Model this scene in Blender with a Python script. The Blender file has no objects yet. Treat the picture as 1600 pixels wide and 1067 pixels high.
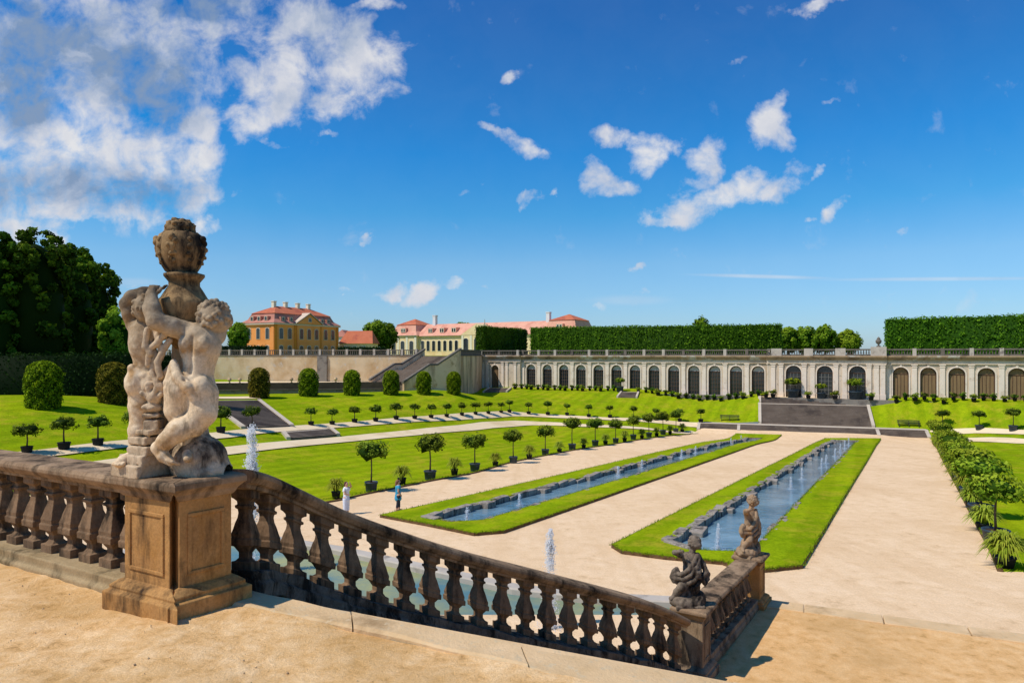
import bpy, bmesh, math, random
import numpy as np
from mathutils import Vector, Matrix
from mathutils.geometry import tessellate_polygon

SC = bpy.context.scene
COL = SC.collection
R = math.radians
random.seed(7)
RNG = np.random.default_rng(11)
F, CX, HY = 1067.0, 800.0, 555.0        # survey of the photograph: focal length, centre column and eye level, in its pixels


# ------------------------------------------------------------------ objects
def link(name, me, parent=None, mat=None, smooth=False, loc=None):
    o = bpy.data.objects.new(name, me)
    COL.objects.link(o)
    if parent is not None:
        o.parent = parent
    if mat is not None:
        me.materials.append(mat)
    if smooth:
        me.polygons.foreach_set('use_smooth', [True] * len(me.polygons))
    if loc is not None:
        o.location = loc
    return o


def tag(o, label, cat, group=None):
    o['label'] = label
    o['category'] = cat
    if group:
        o['group'] = group
    return o


def thing(name, label, cat, loc=(0, 0, 0), rz=0.0, group=None):
    o = bpy.data.objects.new(name, None)
    o.empty_display_size = 0.3
    COL.objects.link(o)
    o.location = loc
    o.rotation_euler = (0, 0, rz)
    return tag(o, label, cat, group)


def struct(o, kind='structure'):
    o['kind'] = kind
    return o


def copy_tree(o, parent=None):
    c = o.copy()
    COL.objects.link(c)
    if parent is not None:
        c.parent = parent
    for ch in list(o.children):
        copy_tree(ch, c)
    return c


ORD = ['first', 'second', 'third', 'fourth', 'fifth', 'sixth', 'seventh', 'eighth', 'ninth', 'tenth', 'eleventh', 'twelfth',
       'thirteenth', 'fourteenth', 'fifteenth', 'sixteenth', 'seventeenth', 'eighteenth', 'nineteenth', 'twentieth',
       'twenty-first', 'twenty-second', 'twenty-third', 'twenty-fourth', 'twenty-fifth', 'twenty-sixth']


# ------------------------------------------------------------------ mesh builder
class MB:
    def __init__(s):
        s.v, s.f = [], []

    def add(s, vs, fs):
        n = len(s.v)
        s.v += [tuple(map(float, p)) for p in vs]
        s.f += [tuple(i + n for i in f) for f in fs]
        return s

    def hexa(s, b, t):
        """b, t: four bottom and four top corners, both counter-clockwise from above"""
        return s.add(list(b) + list(t), [(3, 2, 1, 0), (4, 5, 6, 7), (0, 1, 5, 4), (1, 2, 6, 5), (2, 3, 7, 6), (3, 0, 4, 7)])

    def box(s, x0, x1, y0, y1, z0, z1):
        return s.hexa([(x0, y0, z0), (x1, y0, z0), (x1, y1, z0), (x0, y1, z0)], [(x0, y0, z1), (x1, y0, z1), (x1, y1, z1), (x0, y1, z1)])

    def obox(s, c, ax, L, W, z0, z1):
        """box of length L along the plan direction ax and width W across it, centred on c"""
        ax = Vector((ax[0], ax[1], 0)).normalized()
        n = Vector((-ax.y, ax.x, 0))
        c = Vector((c[0], c[1], 0))
        q = [c - ax * L / 2 - n * W / 2, c + ax * L / 2 - n * W / 2, c + ax * L / 2 + n * W / 2, c - ax * L / 2 + n * W / 2]
        return s.hexa([(p.x, p.y, z0) for p in q], [(p.x, p.y, z1) for p in q])

    def rings(s, rings, cap0=True, cap1=True, closed=True):
        n = len(rings[0])
        vs = [p for r in rings for p in r]
        fs = []
        for i in range(len(rings) - 1):
            for j in range(n if closed else n - 1):
                k = (j + 1) % n
                fs.append((i * n + j, i * n + k, (i + 1) * n + k, (i + 1) * n + j))
        if cap0:
            fs.append(tuple(range(n - 1, -1, -1)))
        if cap1:
            fs.append(tuple((len(rings) - 1) * n + j for j in range(n)))
        return s.add(vs, fs)

    def lathe(s, prof, n=16, c=(0, 0, 0), lobes=0, amp=0.0):
        rg = []
        for r, z in prof:
            rg.append([(c[0] + r * (1 + amp * math.cos(lobes * 2 * math.pi * j / n)) * math.cos(2 * math.pi * j / n),
                        c[1] + r * (1 + amp * math.cos(lobes * 2 * math.pi * j / n)) * math.sin(2 * math.pi * j / n), c[2] + z) for j in range(n)])
        return s.rings(rg)

    def tube(s, pts, rad, n=8):
        pts = [Vector(p) for p in pts]
        if not hasattr(rad, '__len__'):
            rad = [rad] * len(pts)
        rg = []
        for i, p in enumerate(pts):
            t = (pts[min(i + 1, len(pts) - 1)] - pts[max(i - 1, 0)]).normalized()
            a = Vector((0, 0, 1)) if abs(t.z) < .9 else Vector((1, 0, 0))
            u = t.cross(a).normalized()
            v = u.cross(t).normalized()
            rg.append([tuple(p + (u * math.cos(2 * math.pi * j / n) + v * math.sin(2 * math.pi * j / n)) * rad[i]) for j in range(n)])
        # orientation: reverse so that normals face out
        rg = [list(reversed(r)) for r in rg]
        return s.rings(rg)

    def sweep(s, path, prof, cap=True):
        """profile [(lateral, up)] swept along a 3-D path; lateral is to the right of travel, in plan"""
        P = [Vector(p) for p in path]
        rg = []
        for i, p in enumerate(P):
            d0 = (P[i] - P[i - 1]) if i > 0 else (P[1] - P[0])
            d1 = (P[i + 1] - P[i]) if i < len(P) - 1 else d0
            d0 = Vector((d0.x, d0.y, 0)).normalized()
            d1 = Vector((d1.x, d1.y, 0)).normalized()
            t = (d0 + d1).normalized()
            k = 1.0 / max(.4, t.dot(d0))
            n = Vector((t.y, -t.x, 0)) * k
            rg.append([tuple(p + n * a + Vector((0, 0, b))) for a, b in prof])
        return s.rings(rg, cap, cap)

    def prism(s, outline, steps):
        """plan outline (counter-clockwise) grown by off at each (off, z)"""
        n = len(outline)
        rg = []
        for off, z in steps:
            ring = []
            for i in range(n):
                a, b, c = Vector(outline[i - 1]), Vector(outline[i]), Vector(outline[(i + 1) % n])
                d0, d1 = (b - a).normalized(), (c - b).normalized()
                n0, n1 = Vector((d0.y, -d0.x)), Vector((d1.y, -d1.x))
                m = (n0 + n1)
                m = m / max(.35, m.length_squared / 2)
                q = b + m * off
                ring.append((q.x, q.y, z))
            rg.append(ring)
        return s.rings(rg)

    def build(s, name, mat, parent=None, smooth=False, world=False, bevel=0.0):
        me = bpy.data.meshes.new(name)
        v = s.v
        if world and parent is not None:
            l = parent.location
            v = [(x - l.x, y - l.y, z - l.z) for x, y, z in v]
        me.from_pydata(v, [], s.f)
        bm = bmesh.new()
        bm.from_mesh(me)
        bmesh.ops.recalc_face_normals(bm, faces=bm.faces)
        bm.to_mesh(me)
        bm.free()
        me.update()
        o = link(name, me, parent, mat, smooth)
        if bevel:
            m = o.modifiers.new('bevel', 'BEVEL')
            m.width = bevel
            m.segments = 2
            m.limit_method = 'ANGLE'
            m.angle_limit = R(40)
        return o


def np_mesh(name, V, quads=None, tris=None, tint=None):
    me = bpy.data.meshes.new(name)
    nq = 0 if quads is None else len(quads)
    nt = 0 if tris is None else len(tris)
    me.vertices.add(len(V))
    me.vertices.foreach_set('co', np.asarray(V, dtype=np.float32).ravel())
    loops, starts, tot = [], [], []
    if nq:
        loops.append(np.asarray(quads).ravel())
    if nt:
        loops.append(np.asarray(tris).ravel())
    lp = np.concatenate(loops).astype(np.int32)
    me.loops.add(len(lp))
    me.loops.foreach_set('vertex_index', lp)
    me.polygons.add(nq + nt)
    st = np.concatenate([np.arange(nq) * 4, nq * 4 + np.arange(nt) * 3]).astype(np.int32)
    me.polygons.foreach_set('loop_start', st)
    me.update(calc_edges=True)
    me.validate()
    if tint is not None:
        a = me.attributes.new('tint', 'FLOAT', 'FACE')
        a.data.foreach_set('value', np.asarray(tint, dtype=np.float32))
    return me


# ------------------------------------------------------------------ signed-distance modelling (for carved figures and people)
def surface_nets(d, lo, h):
    nx, ny, nz = d.shape
    s = d < 0
    cnt = np.zeros((nx - 1, ny - 1, nz - 1), np.int8)
    for i in (0, 1):
        for j in (0, 1):
            for k in (0, 1):
                cnt += s[i:nx - 1 + i, j:ny - 1 + j, k:nz - 1 + k]
    act = (cnt > 0) & (cnt < 8)
    ai, aj, ak = np.nonzero(act)
    N = len(ai)
    idx = np.full(act.shape, -1, np.int64)
    idx[act] = np.arange(N)
    acc = np.zeros((N, 3))
    num = np.zeros(N)
    cs = [(i, j, k) for i in (0, 1) for j in (0, 1) for k in (0, 1)]
    for a in cs:
        for ax in range(3):
            if a[ax] == 1:
                continue
            b = list(a)
            b[ax] = 1
            d0 = d[ai + a[0], aj + a[1], ak + a[2]]
            d1 = d[ai + b[0], aj + b[1], ak + b[2]]
            m = (d0 < 0) != (d1 < 0)
            t = np.where(m, d0 / np.where(m, d0 - d1, 1), 0)
            p = np.array(a)[None, :] + t[:, None] * (np.array(b) - np.array(a))[None, :]
            acc[m] += p[m]
            num[m] += 1
    V = np.asarray(lo)[None, :] + h * (np.stack([ai, aj, ak], 1) + acc / num[:, None])
    Q = []
    for ax in range(3):
        o1, o2 = (ax + 1) % 3, (ax + 2) % 3
        sl0 = [slice(None)] * 3
        sl1 = [slice(None)] * 3
        sl0[ax] = slice(0, -1)
        sl1[ax] = slice(1, None)
        ch = s[tuple(sl0)] != s[tuple(sl1)]
        e = np.stack(np.nonzero(ch), 1)
        lim = np.array(d.shape) - 1
        ok = (e[:, o1] > 0) & (e[:, o2] > 0) & (e[:, o1] < lim[o1]) & (e[:, o2] < lim[o2])
        e = e[ok]
        if not len(e):
            continue
        inside = s[e[:, 0], e[:, 1], e[:, 2]]
        u = np.zeros(3, int)
        u[o1] = 1
        w_ = np.zeros(3, int)
        w_[o2] = 1
        g = lambda q: idx[q[:, 0], q[:, 1], q[:, 2]]
        q = np.stack([g(e - u - w_), g(e - w_), g(e), g(e - u)], 1)
        q[~inside] = q[~inside][:, ::-1]
        Q.append(q)
    return V, np.concatenate(Q)


class SDF:
    """smooth union of simple shapes sampled on a grid"""
    def __init__(s, lo, hi, h):
        s.lo, s.h = np.array(lo, float), h
        n = [int(math.ceil((b - a) / h)) + 1 for a, b in zip(lo, hi)]
        ax = [np.float32(lo[i]) + np.float32(h) * np.arange(n[i], dtype=np.float32) for i in range(3)]
        s.X, s.Y, s.Z = np.meshgrid(*ax, indexing='ij')
        s.d = np.full(s.X.shape, 9.0, np.float32)

    def mix(s, q, k):
        if k <= 0:
            s.d = np.minimum(s.d, q)
        else:
            hh = np.clip(.5 + .5 * (s.d - q) / k, 0, 1)
            s.d = s.d * (1 - hh) + q * hh - k * hh * (1 - hh)
        return s

    def cut(s, q, k=.01):
        hh = np.clip(.5 - .5 * (s.d + q) / k, 0, 1)
        s.d = s.d * (1 - hh) - q * hh + k * hh * (1 - hh)
        return s

    def cap(s, a, b, ra, rb=None, k=.02):
        rb = ra if rb is None else rb
        a, b = np.array(a, np.float32), np.array(b, np.float32)
        ab = b - a
        L = float(ab @ ab) + 1e-9
        t = np.clip(((s.X - a[0]) * ab[0] + (s.Y - a[1]) * ab[1] + (s.Z - a[2]) * ab[2]) / L, 0, 1)
        q = np.sqrt((s.X - a[0] - t * ab[0]) ** 2 + (s.Y - a[1] - t * ab[1]) ** 2 + (s.Z - a[2] - t * ab[2]) ** 2) - (ra + (rb - ra) * t)
        return s.mix(q, k)

    def capq(s, a, b, ra):
        a, b = np.array(a, np.float32), np.array(b, np.float32)
        ab = b - a
        t = np.clip(((s.X - a[0]) * ab[0] + (s.Y - a[1]) * ab[1] + (s.Z - a[2]) * ab[2]) / (float(ab @ ab) + 1e-9), 0, 1)
        return np.sqrt((s.X - a[0] - t * ab[0]) ** 2 + (s.Y - a[1] - t * ab[1]) ** 2 + (s.Z - a[2] - t * ab[2]) ** 2) - ra

    def chain(s, pts, rad, k=.015):
        for i in range(len(pts) - 1):
            r0 = rad[i] if hasattr(rad, '__len__') else rad
            r1 = rad[i + 1] if hasattr(rad, '__len__') else rad
            s.cap(pts[i], pts[i + 1], r0, r1, k)
        return s

    def ellq(s, c, r, rz=0.0):
        x, y, z = s.X - c[0], s.Y - c[1], s.Z - c[2]
        if rz:
            ca, sa = math.cos(rz), math.sin(rz)
            x, y = x * ca + y * sa, -x * sa + y * ca
        k0 = np.sqrt((x / r[0]) ** 2 + (y / r[1]) ** 2 + (z / r[2]) ** 2)
        return (k0 - 1) * min(r)

    def ell(s, c, r, k=.02, rz=0.0):
        return s.mix(s.ellq(c, r, rz), k)

    def boxq(s, c, hs, rz=0.0, rd=.01):
        x, y, z = s.X - c[0], s.Y - c[1], s.Z - c[2]
        if rz:
            ca, sa = math.cos(rz), math.sin(rz)
            x, y = x * ca + y * sa, -x * sa + y * ca
        qx, qy, qz = np.abs(x) - hs[0] + rd, np.abs(y) - hs[1] + rd, np.abs(z) - hs[2] + rd
        return np.sqrt(np.maximum(qx, 0) ** 2 + np.maximum(qy, 0) ** 2 + np.maximum(qz, 0) ** 2) + np.minimum(np.maximum(qx, np.maximum(qy, qz)), 0) - rd

    def box(s, c, hs, rz=0.0, rd=.01, k=.01):
        return s.mix(s.boxq(c, hs, rz, rd), k)

    def rough(s, amp, f, seed=0.0):
        s.d = s.d + amp * (np.sin(s.X * f + seed + 1.7 * np.sin(s.Z * f * .6)) * np.sin(s.Y * f * 1.1 + 2 + seed) * np.sin(s.Z * f * .9 + 1.3 * np.sin(s.X * f * .7)))
        return s

    def mesh(s, name):
        V, Q = surface_nets(s.d, s.lo, s.h)
        return np_mesh(name, V, quads=Q)


# ------------------------------------------------------------------ materials
def _nodes(name):
    m = bpy.data.materials.new(name)
    m.use_nodes = True
    nt = m.node_tree
    return m, nt, nt.nodes, nt.links, nt.nodes['Principled BSDF']


def _noise(nt, vec, scale, detail=5, rough=.6, dist=0.0):
    n = nt.nodes.new('ShaderNodeTexNoise')
    n.inputs['Scale'].default_value = scale
    n.inputs['Detail'].default_value = detail
    n.inputs['Roughness'].default_value = rough
    n.inputs['Distortion'].default_value = dist
    nt.links.new(vec, n.inputs['Vector'])
    return n.outputs['Fac']


def _ramp(nt, fac, stops):
    r = nt.nodes.new('ShaderNodeValToRGB')
    el = r.color_ramp.elements
    while len(el) < len(stops):
        el.new(.5)
    for e, (p, c) in zip(el, stops):
        e.position = p
        e.color = (c[0], c[1], c[2], 1) if hasattr(c, '__len__') else (c, c, c, 1)
    nt.links.new(fac, r.inputs['Fac'])
    return r.outputs['Color']


def _mix(nt, fac, a, b, mode='MIX'):
    n = nt.nodes.new('ShaderNodeMix')
    n.data_type = 'RGBA'
    n.blend_type = mode
    for s_, v in ((0, fac), (6, a), (7, b)):
        if hasattr(v, 'is_linked') or hasattr(v, 'links'):
            nt.links.new(v, n.inputs[s_])
        elif hasattr(v, '__len__'):
            n.inputs[s_].default_value = (v[0], v[1], v[2], 1)
        else:
            n.inputs[s_].default_value = v
    return n.outputs[2]


def _math(nt, op, a, b=None, c=None):
    n = nt.nodes.new('ShaderNodeMath')
    n.operation = op
    for i, v in enumerate((a, b, c)):
        if v is None:
            continue
        if hasattr(v, 'links'):
            nt.links.new(v, n.inputs[i])
        else:
            n.inputs[i].default_value = v
    return n.outputs[0]


def _vec(nt, world=True, stretch=None):
    if world:
        o = nt.nodes.new('ShaderNodeNewGeometry').outputs['Position']
    else:
        o = nt.nodes.new('ShaderNodeTexCoord').outputs['Object']
    if stretch:
        mp = nt.nodes.new('ShaderNodeMapping')
        mp.inputs['Scale'].default_value = stretch
        nt.links.new(o, mp.inputs['Vector'])
        o = mp.outputs['Vector']
    return o


def mat(name, c1, c2, scale=4.0, c3=None, s3=.7, t3=(.5, .62), c4=None, s4=9.0, t4=(.55, .66), rough=.9, bump=.3, bscale=30.0, bdist=.01, world=True, spec=.06, stretch=None, st3=None):
    m, nt, N, L, P = _nodes(name)
    v = _vec(nt, world, stretch)
    col = _ramp(nt, _noise(nt, v, scale), [(.3, c1), (.7, c2)])
    if c3 is not None:
        v3 = _vec(nt, world, st3) if st3 else v
        col = _mix(nt, _ramp(nt, _noise(nt, v3, s3, 6, .65), [(t3[0], 0.0), (t3[1], 1.0)]), col, c3)
    if c4 is not None:
        col = _mix(nt, _ramp(nt, _noise(nt, v, s4, 4, .7), [(t4[0], 0.0), (t4[1], 1.0)]), col, c4)
    L.new(col, P.inputs['Base Color'])
    P.inputs['Roughness'].default_value = rough
    P.inputs['Specular IOR Level'].default_value = spec
    if bump:
        b = N.new('ShaderNodeBump')
        b.inputs['Strength'].default_value = bump
        b.inputs['Distance'].default_value = bdist
        L.new(_noise(nt, v, bscale, 8, .65), b.inputs['Height'])
        L.new(b.outputs['Normal'], P.inputs['Normal'])
    return m


def stone_mat(name, light, mid, dark, dark_amt=(.45, .6), orange=None, zdark=None, scale=3.0, bdist=.006, world=True):
    """weathered sandstone: pale where washed, black crust in blotches and streaks, dark in the hollows"""
    m, nt, N, L, P = _nodes(name)
    v = _vec(nt, world)
    col = _ramp(nt, _noise(nt, v, scale, 6, .65), [(.32, mid), (.66, light)])
    if orange is not None:
        col = _mix(nt, _ramp(nt, _noise(nt, v, scale * .9 + .37, 4, .6, .5), [(.5, 0.0), (.66, .85)]), col, orange)
    vs = _vec(nt, world, (1.6, 1.6, .45))
    dk = _ramp(nt, _noise(nt, vs, scale * .8, 7, .7), [(dark_amt[0], 0.0), (dark_amt[1], 1.0)])
    if zdark is not None:
        sp = N.new('ShaderNodeSeparateXYZ')
        L.new(v, sp.inputs[0])
        g = N.new('ShaderNodeMapRange')
        g.inputs['From Min'].default_value = zdark[0]
        g.inputs['From Max'].default_value = zdark[1]
        L.new(sp.outputs['Z'], g.inputs['Value'])
        nz = _math(nt, 'MULTIPLY', g.outputs[0], _math(nt, 'MULTIPLY_ADD', _noise(nt, v, scale * 2.2, 5, .6), 1.6, .1))
        dk = _math(nt, 'MAXIMUM', dk, _math(nt, 'MINIMUM', nz, .92))
    col = _mix(nt, dk, col, dark)
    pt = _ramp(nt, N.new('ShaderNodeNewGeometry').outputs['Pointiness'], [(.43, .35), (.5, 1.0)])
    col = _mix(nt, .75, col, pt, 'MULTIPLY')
    fine = _ramp(nt, _noise(nt, v, 60, 6, .7), [(.3, .72), (.7, 1.2)])
    col = _mix(nt, .8, col, fine, 'MULTIPLY')
    L.new(col, P.inputs['Base Color'])
    P.inputs['Roughness'].default_value = .93
    P.inputs['Specular IOR Level'].default_value = .05
    b = N.new('ShaderNodeBump')
    b.inputs['Strength'].default_value = .7
    b.inputs['Distance'].default_value = bdist
    h = _math(nt, 'ADD', _noise(nt, v, 26, 8, .7), _math(nt, 'MULTIPLY', _noise(nt, v, 130, 4, .7), .35))
    L.new(h, b.inputs['Height'])
    L.new(b.outputs['Normal'], P.inputs['Normal'])
    return m


def leaf_mat(name, dark, mid, light, trans=.22, hue=.03):
    m, nt, N, L, P = _nodes(name)
    a = N.new('ShaderNodeAttribute')
    a.attribute_name = 'tint'
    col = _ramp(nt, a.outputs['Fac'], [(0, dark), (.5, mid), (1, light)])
    oi = N.new('ShaderNodeObjectInfo')
    hs = N.new('ShaderNodeHueSaturation')
    L.new(_math(nt, 'MULTIPLY_ADD', oi.outputs['Random'], hue, .5 - hue / 2), hs.inputs['Hue'])
    L.new(_math(nt, 'MULTIPLY_ADD', oi.outputs['Random'], .35, .82), hs.inputs['Value'])
    L.new(col, hs.inputs['Color'])
    L.new(hs.outputs[0], P.inputs['Base Color'])
    P.inputs['Roughness'].default_value = .6
    P.inputs['Specular IOR Level'].default_value = .03
    t = N.new('ShaderNodeBsdfTranslucent')
    L.new(hs.outputs[0], t.inputs['Color'])
    mx = N.new('ShaderNodeMixShader')
    mx.inputs[0].default_value = trans
    L.new(P.outputs[0], mx.inputs[1])
    L.new(t.outputs[0], mx.inputs[2])
    L.new(mx.outputs[0], N['Material Output'].inputs['Surface'])
    return m


M = {}
M['path'] = mat('gravel path', (.80, .60, .36), (.86, .68, .43), .6, c3=(.70, .52, .29), s3=.2, bump=.4, bscale=10, bdist=.02)


def ground_mat(name, dark, mid, light, stain, scale, bdist, streak=None):
    """trodden sand or gravel: scuffed at every scale, hollows darker, faint tracks along the walk"""
    m, nt, N, L, P = _nodes(name)
    v = _vec(nt)
    n = _noise(nt, v, scale, 12, .72)
    col = _ramp(nt, n, [(.28, dark), (.44, mid), (.62, light)])
    col = _mix(nt, _ramp(nt, _noise(nt, v, scale * .11, 6, .66), [(.46, 0.0), (.70, .7)]), col, stain)
    if streak:
        mp = N.new('ShaderNodeMapping')
        mp.inputs['Rotation'].default_value = (0, 0, R(streak[0]))
        mp.inputs['Scale'].default_value = (1.0, .05, 1)
        L.new(v, mp.inputs['Vector'])
        col = _mix(nt, _ramp(nt, _noise(nt, mp.outputs['Vector'], streak[1], 5, .6), [(.5, 0.0), (.68, .55)]), col, stain)
    col = _mix(nt, .6, col, _ramp(nt, _noise(nt, v, scale * 14, 4, .8), [(.3, .70), (.7, 1.22)]), 'MULTIPLY')
    L.new(col, P.inputs['Base Color'])
    P.inputs['Roughness'].default_value = .95
    P.inputs['Specular IOR Level'].default_value = .03
    b = N.new('ShaderNodeBump')
    b.inputs['Strength'].default_value = .8
    b.inputs['Distance'].default_value = bdist
    L.new(_math(nt, 'ADD', n, _math(nt, 'MULTIPLY', _noise(nt, v, scale * 9, 6, .75), .22)), b.inputs['Height'])
    L.new(b.outputs['Normal'], P.inputs['Normal'])
    return m


M['sand'] = ground_mat('terrace sand', (.36, .19, .06), (.80, .475, .20), (.94, .63, .33), (.56, .31, .10), 7.5, .035)
M['sand2'] = ground_mat('landing sand', (.44, .245, .08), (.74, .42, .165), (.84, .52, .24), (.56, .33, .13), 5.0, .03)
M['gravel'] = ground_mat('pale gravel', (.62, .40, .21), (.84, .575, .33), (.90, .635, .385), (.74, .485, .26), 1.6, .05, (27, .9))


def lawn_mat():
    m, nt, N, L, P = _nodes('lawn grass')
    v = _vec(nt)
    col = _ramp(nt, _noise(nt, v, .16, 6, .66), [(.3, (.195, .285, .0055)), (.5, (.275, .355, .0060)), (.72, (.355, .395, .0085))])
    # mowing bands, dry patches, darker clover
    mp = N.new('ShaderNodeMapping')
    mp.inputs['Rotation'].default_value = (0, 0, R(27))
    L.new(v, mp.inputs['Vector'])
    wv_ = N.new('ShaderNodeTexWave')
    wv_.inputs['Scale'].default_value = .17
    wv_.inputs['Distortion'].default_value = 1.2
    wv_.inputs['Detail'].default_value = 2
    L.new(mp.outputs['Vector'], wv_.inputs['Vector'])
    col = _mix(nt, .6, col, _ramp(nt, wv_.outputs['Fac'], [(.3, .86), (.7, 1.12)]), 'MULTIPLY')
    col = _mix(nt, _ramp(nt, _noise(nt, v, .45, 7, .72), [(.50, 0.0), (.70, .85)]), col, (.47, .365, .030))
    col = _mix(nt, _ramp(nt, _noise(nt, v, 1.1, 8, .78), [(.48, 0.0), (.68, .7)]), col, (.115, .215, .004))
    fine = _ramp(nt, _noise(nt, v, 9, 8, .85), [(.32, .5), (.68, 1.35)])
    col = _mix(nt, .85, col, fine, 'MULTIPLY')
    L.new(col, P.inputs['Base Color'])
    P.inputs['Roughness'].default_value = .95
    P.inputs['Specular IOR Level'].default_value = 0
    b = N.new('ShaderNodeBump')
    b.inputs['Strength'].default_value = .6
    b.inputs['Distance'].default_value = .04
    L.new(_noise(nt, v, 14, 8, .8), b.inputs['Height'])
    L.new(b.outputs['Normal'], P.inputs['Normal'])
    return m


M['lawn'] = lawn_mat()
M['soil'] = mat('cut turf edge', (.10, .055, .025), (.17, .10, .045), 3, bump=.5, bscale=12)
M['blade'] = leaf_mat('grass blades', (.08, .17, .004), (.17, .29, .007), (.30, .40, .014), .3)
STD = ((.34, .205, .105), (.22, .125, .062), (.030, .021, .015))
M['cherubpale2'] = stone_mat('tan pier stone', (.36, .25, .15), (.24, .155, .09), (.04, .03, .022), (.5, .66), scale=3.4)
M['pier'] = stone_mat('ochre sandstone', (.56, .30, .105), (.38, .190, .068), (.045, .028, .018), (.52, .68), orange=(.42, .20, .055), scale=2.6)
M['rail'] = stone_mat('dark weathered sandstone', (.40, .265, .155), (.25, .155, .088), (.035, .026, .018), (.45, .64), scale=3.2)
M['baluster'] = stone_mat('blackened sandstone', (.29, .18, .10), (.175, .106, .06), (.03, .023, .017), (.46, .64), scale=4)
M['coping'] = mat('worn coping slabs', (.60, .395, .195), (.76, .52, .285), 3.0, c3=(.38, .24, .115), s3=1.6, t3=(.55, .7), c4=(.62, .46, .27), s4=18, bump=.8, bscale=45, bdist=.01)
M['footing'] = stone_mat('mossy tan footing', (.46, .33, .18), (.33, .23, .115), (.10, .075, .04), (.48, .66), scale=3)
M['grit'] = mat('mixed grit', (.26, .16, .08), (.66, .47, .28), 30, bump=0)
M['roughstone'] = stone_mat('rough grey footing', (.20, .17, .13), (.11, .09, .07), (.025, .022, .018), (.46, .6), scale=7, bdist=.02)
M['figure'] = stone_mat('pale carved sandstone', (.90, .71, .48), (.72, .50, .29), (.075, .05, .03), (.57, .74), orange=(.46, .245, .085), zdark=(.62, 1.2), scale=4.5, bdist=.003, world=False)
M['figurebase'] = stone_mat('carved sandstone plinth', (.66, .49, .32), (.48, .34, .205), (.07, .05, .035), (.5, .66), scale=4, bdist=.005, world=False)
M['urnstone'] = stone_mat('sooty sandstone urn', (.42, .26, .115), (.25, .15, .07), (.03, .022, .016), (.46, .6), scale=5, bdist=.004, world=False)
M['cherubdark'] = stone_mat('grey brown carved stone', (.27, .205, .145), (.16, .12, .085), (.03, .024, .019), (.45, .6), scale=5, bdist=.004, world=False)
M['cherubpale'] = stone_mat('tan carved stone', (.42, .29, .18), (.28, .18, .10), (.045, .033, .024), (.52, .66), orange=(.42, .21, .075), scale=5, bdist=.004, world=False)
M['basinstone'] = stone_mat('mossy basin stone', (.44, .365, .29), (.26, .215, .17), (.06, .05, .042), (.48, .64), scale=1.6, bdist=.03)
M['stepdark'] = mat('dark stone steps', (.150, .110, .082), (.21, .158, .118), .7, c3=(.105, .078, .062), s3=.3, c4=(.27, .21, .155), s4=3.2, t4=(.58, .75), bump=.4, bscale=8)
M['steplight'] = mat('pale step edging', (.50, .41, .31), (.60, .50, .38), 1.0, bump=.3, bscale=10)
M['orang'] = mat('cream sandstone facade', (.62, .495, .36), (.72, .58, .43), .35, c3=(.44, .33, .22), s3=.3, t3=(.46, .66), c4=(.30, .25, .20), s4=1.6, t4=(.56, .72), st3=(1, 1, .25), bump=.3, bscale=5, bdist=.03)
M['orangp'] = mat('pale pilaster stone', (.78, .63, .485), (.86, .71, .565), .7, c3=(.56, .42, .30), s3=.8, t3=(.55, .7), bump=.3, bscale=6, bdist=.02)
M['cornice'] = mat('stained cornice stone', (.42, .28, .16), (.54, .38, .23), .5, c3=(.25, .165, .095), s3=.5, t3=(.48, .64), c4=(.62, .54, .44), s4=.33, t4=(.55, .62), bump=.3, bscale=5, bdist=.03)
M['balgrey'] = mat('grey weathered balustrade', (.14, .115, .09), (.23, .19, .15), .8, c3=(.08, .068, .056), s3=.8, t3=(.5, .65), bump=.3, bscale=6)
M['pedpale'] = mat('pale pedestal stone', (.42, .36, .29), (.56, .48, .39), .8, c3=(.22, .18, .15), s3=1.1, t3=(.55, .7), bump=.2)
M['sandwall'] = mat('ashlar retaining wall', (.56, .41, .24), (.68, .52, .33), .5, c3=(.46, .30, .15), s3=.22, t3=(.48, .66), c4=(.52, .46, .37), s4=.9, t4=(.55, .7), bump=.5, bscale=3, bdist=.05)
M['brownwall'] = mat('rusty brown retaining wall', (.80, .53, .30), (.90, .64, .39), .4, c3=(.42, .27, .16), s3=.35, t3=(.46, .62), st3=(1, 1, .2), c4=(.45, .26, .11), s4=.5, t4=(.58, .7), bump=.5, bscale=3, bdist=.05)
M['greywall'] = mat('grey garden wall', (.20, .175, .145), (.28, .245, .20), .5, c3=(.13, .11, .095), s3=.5, bump=.4, bscale=4)
M['darkrail'] = mat('brown black parapet', (.065, .048, .038), (.10, .075, .058), .8, bump=.3)
M['winframe'] = mat('dark brown window timber', (.065, .034, .022), (.10, .055, .034), 3, rough=.6, bump=0)
M['doorwood'] = mat('brown timber shutters', (.20, .125, .062), (.28, .18, .09), 1.5, rough=.7, bump=0, stretch=(4, 4, .3))
M['fanlight'] = mat('pale dusty fanlight', (.44, .40, .34), (.56, .51, .44), 1.2, rough=.85, bump=0)
M['sashbar'] = mat('weathered brown glazing bars', (.115, .078, .055), (.16, .11, .08), 1.0, bump=0)
M['muntin'] = mat('grey glazing bars', (.20, .19, .165), (.26, .245, .21), 1.0, rough=.6, bump=0)
M['palo'] = mat('orange lime plaster', (.95, .335, .095), (.97, .375, .11), .25, c3=(.88, .30, .08), s3=.2, bump=0)
M['palp'] = mat('deep orange pilaster', (.70, .22, .030), (.76, .26, .04), .3, bump=0)
M['palsurround'] = mat('pale pink stone surround', (.62, .47, .34), (.70, .55, .41), .5, bump=0)
M['yel'] = mat('cream yellow plaster', (.88, .66, .34), (.92, .72, .42), .2, c3=(.82, .58, .28), s3=.2, bump=0)
M['yeltrim'] = mat('pale plaster trim', (.80, .70, .50), (.86, .77, .58), .4, bump=0)
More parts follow.
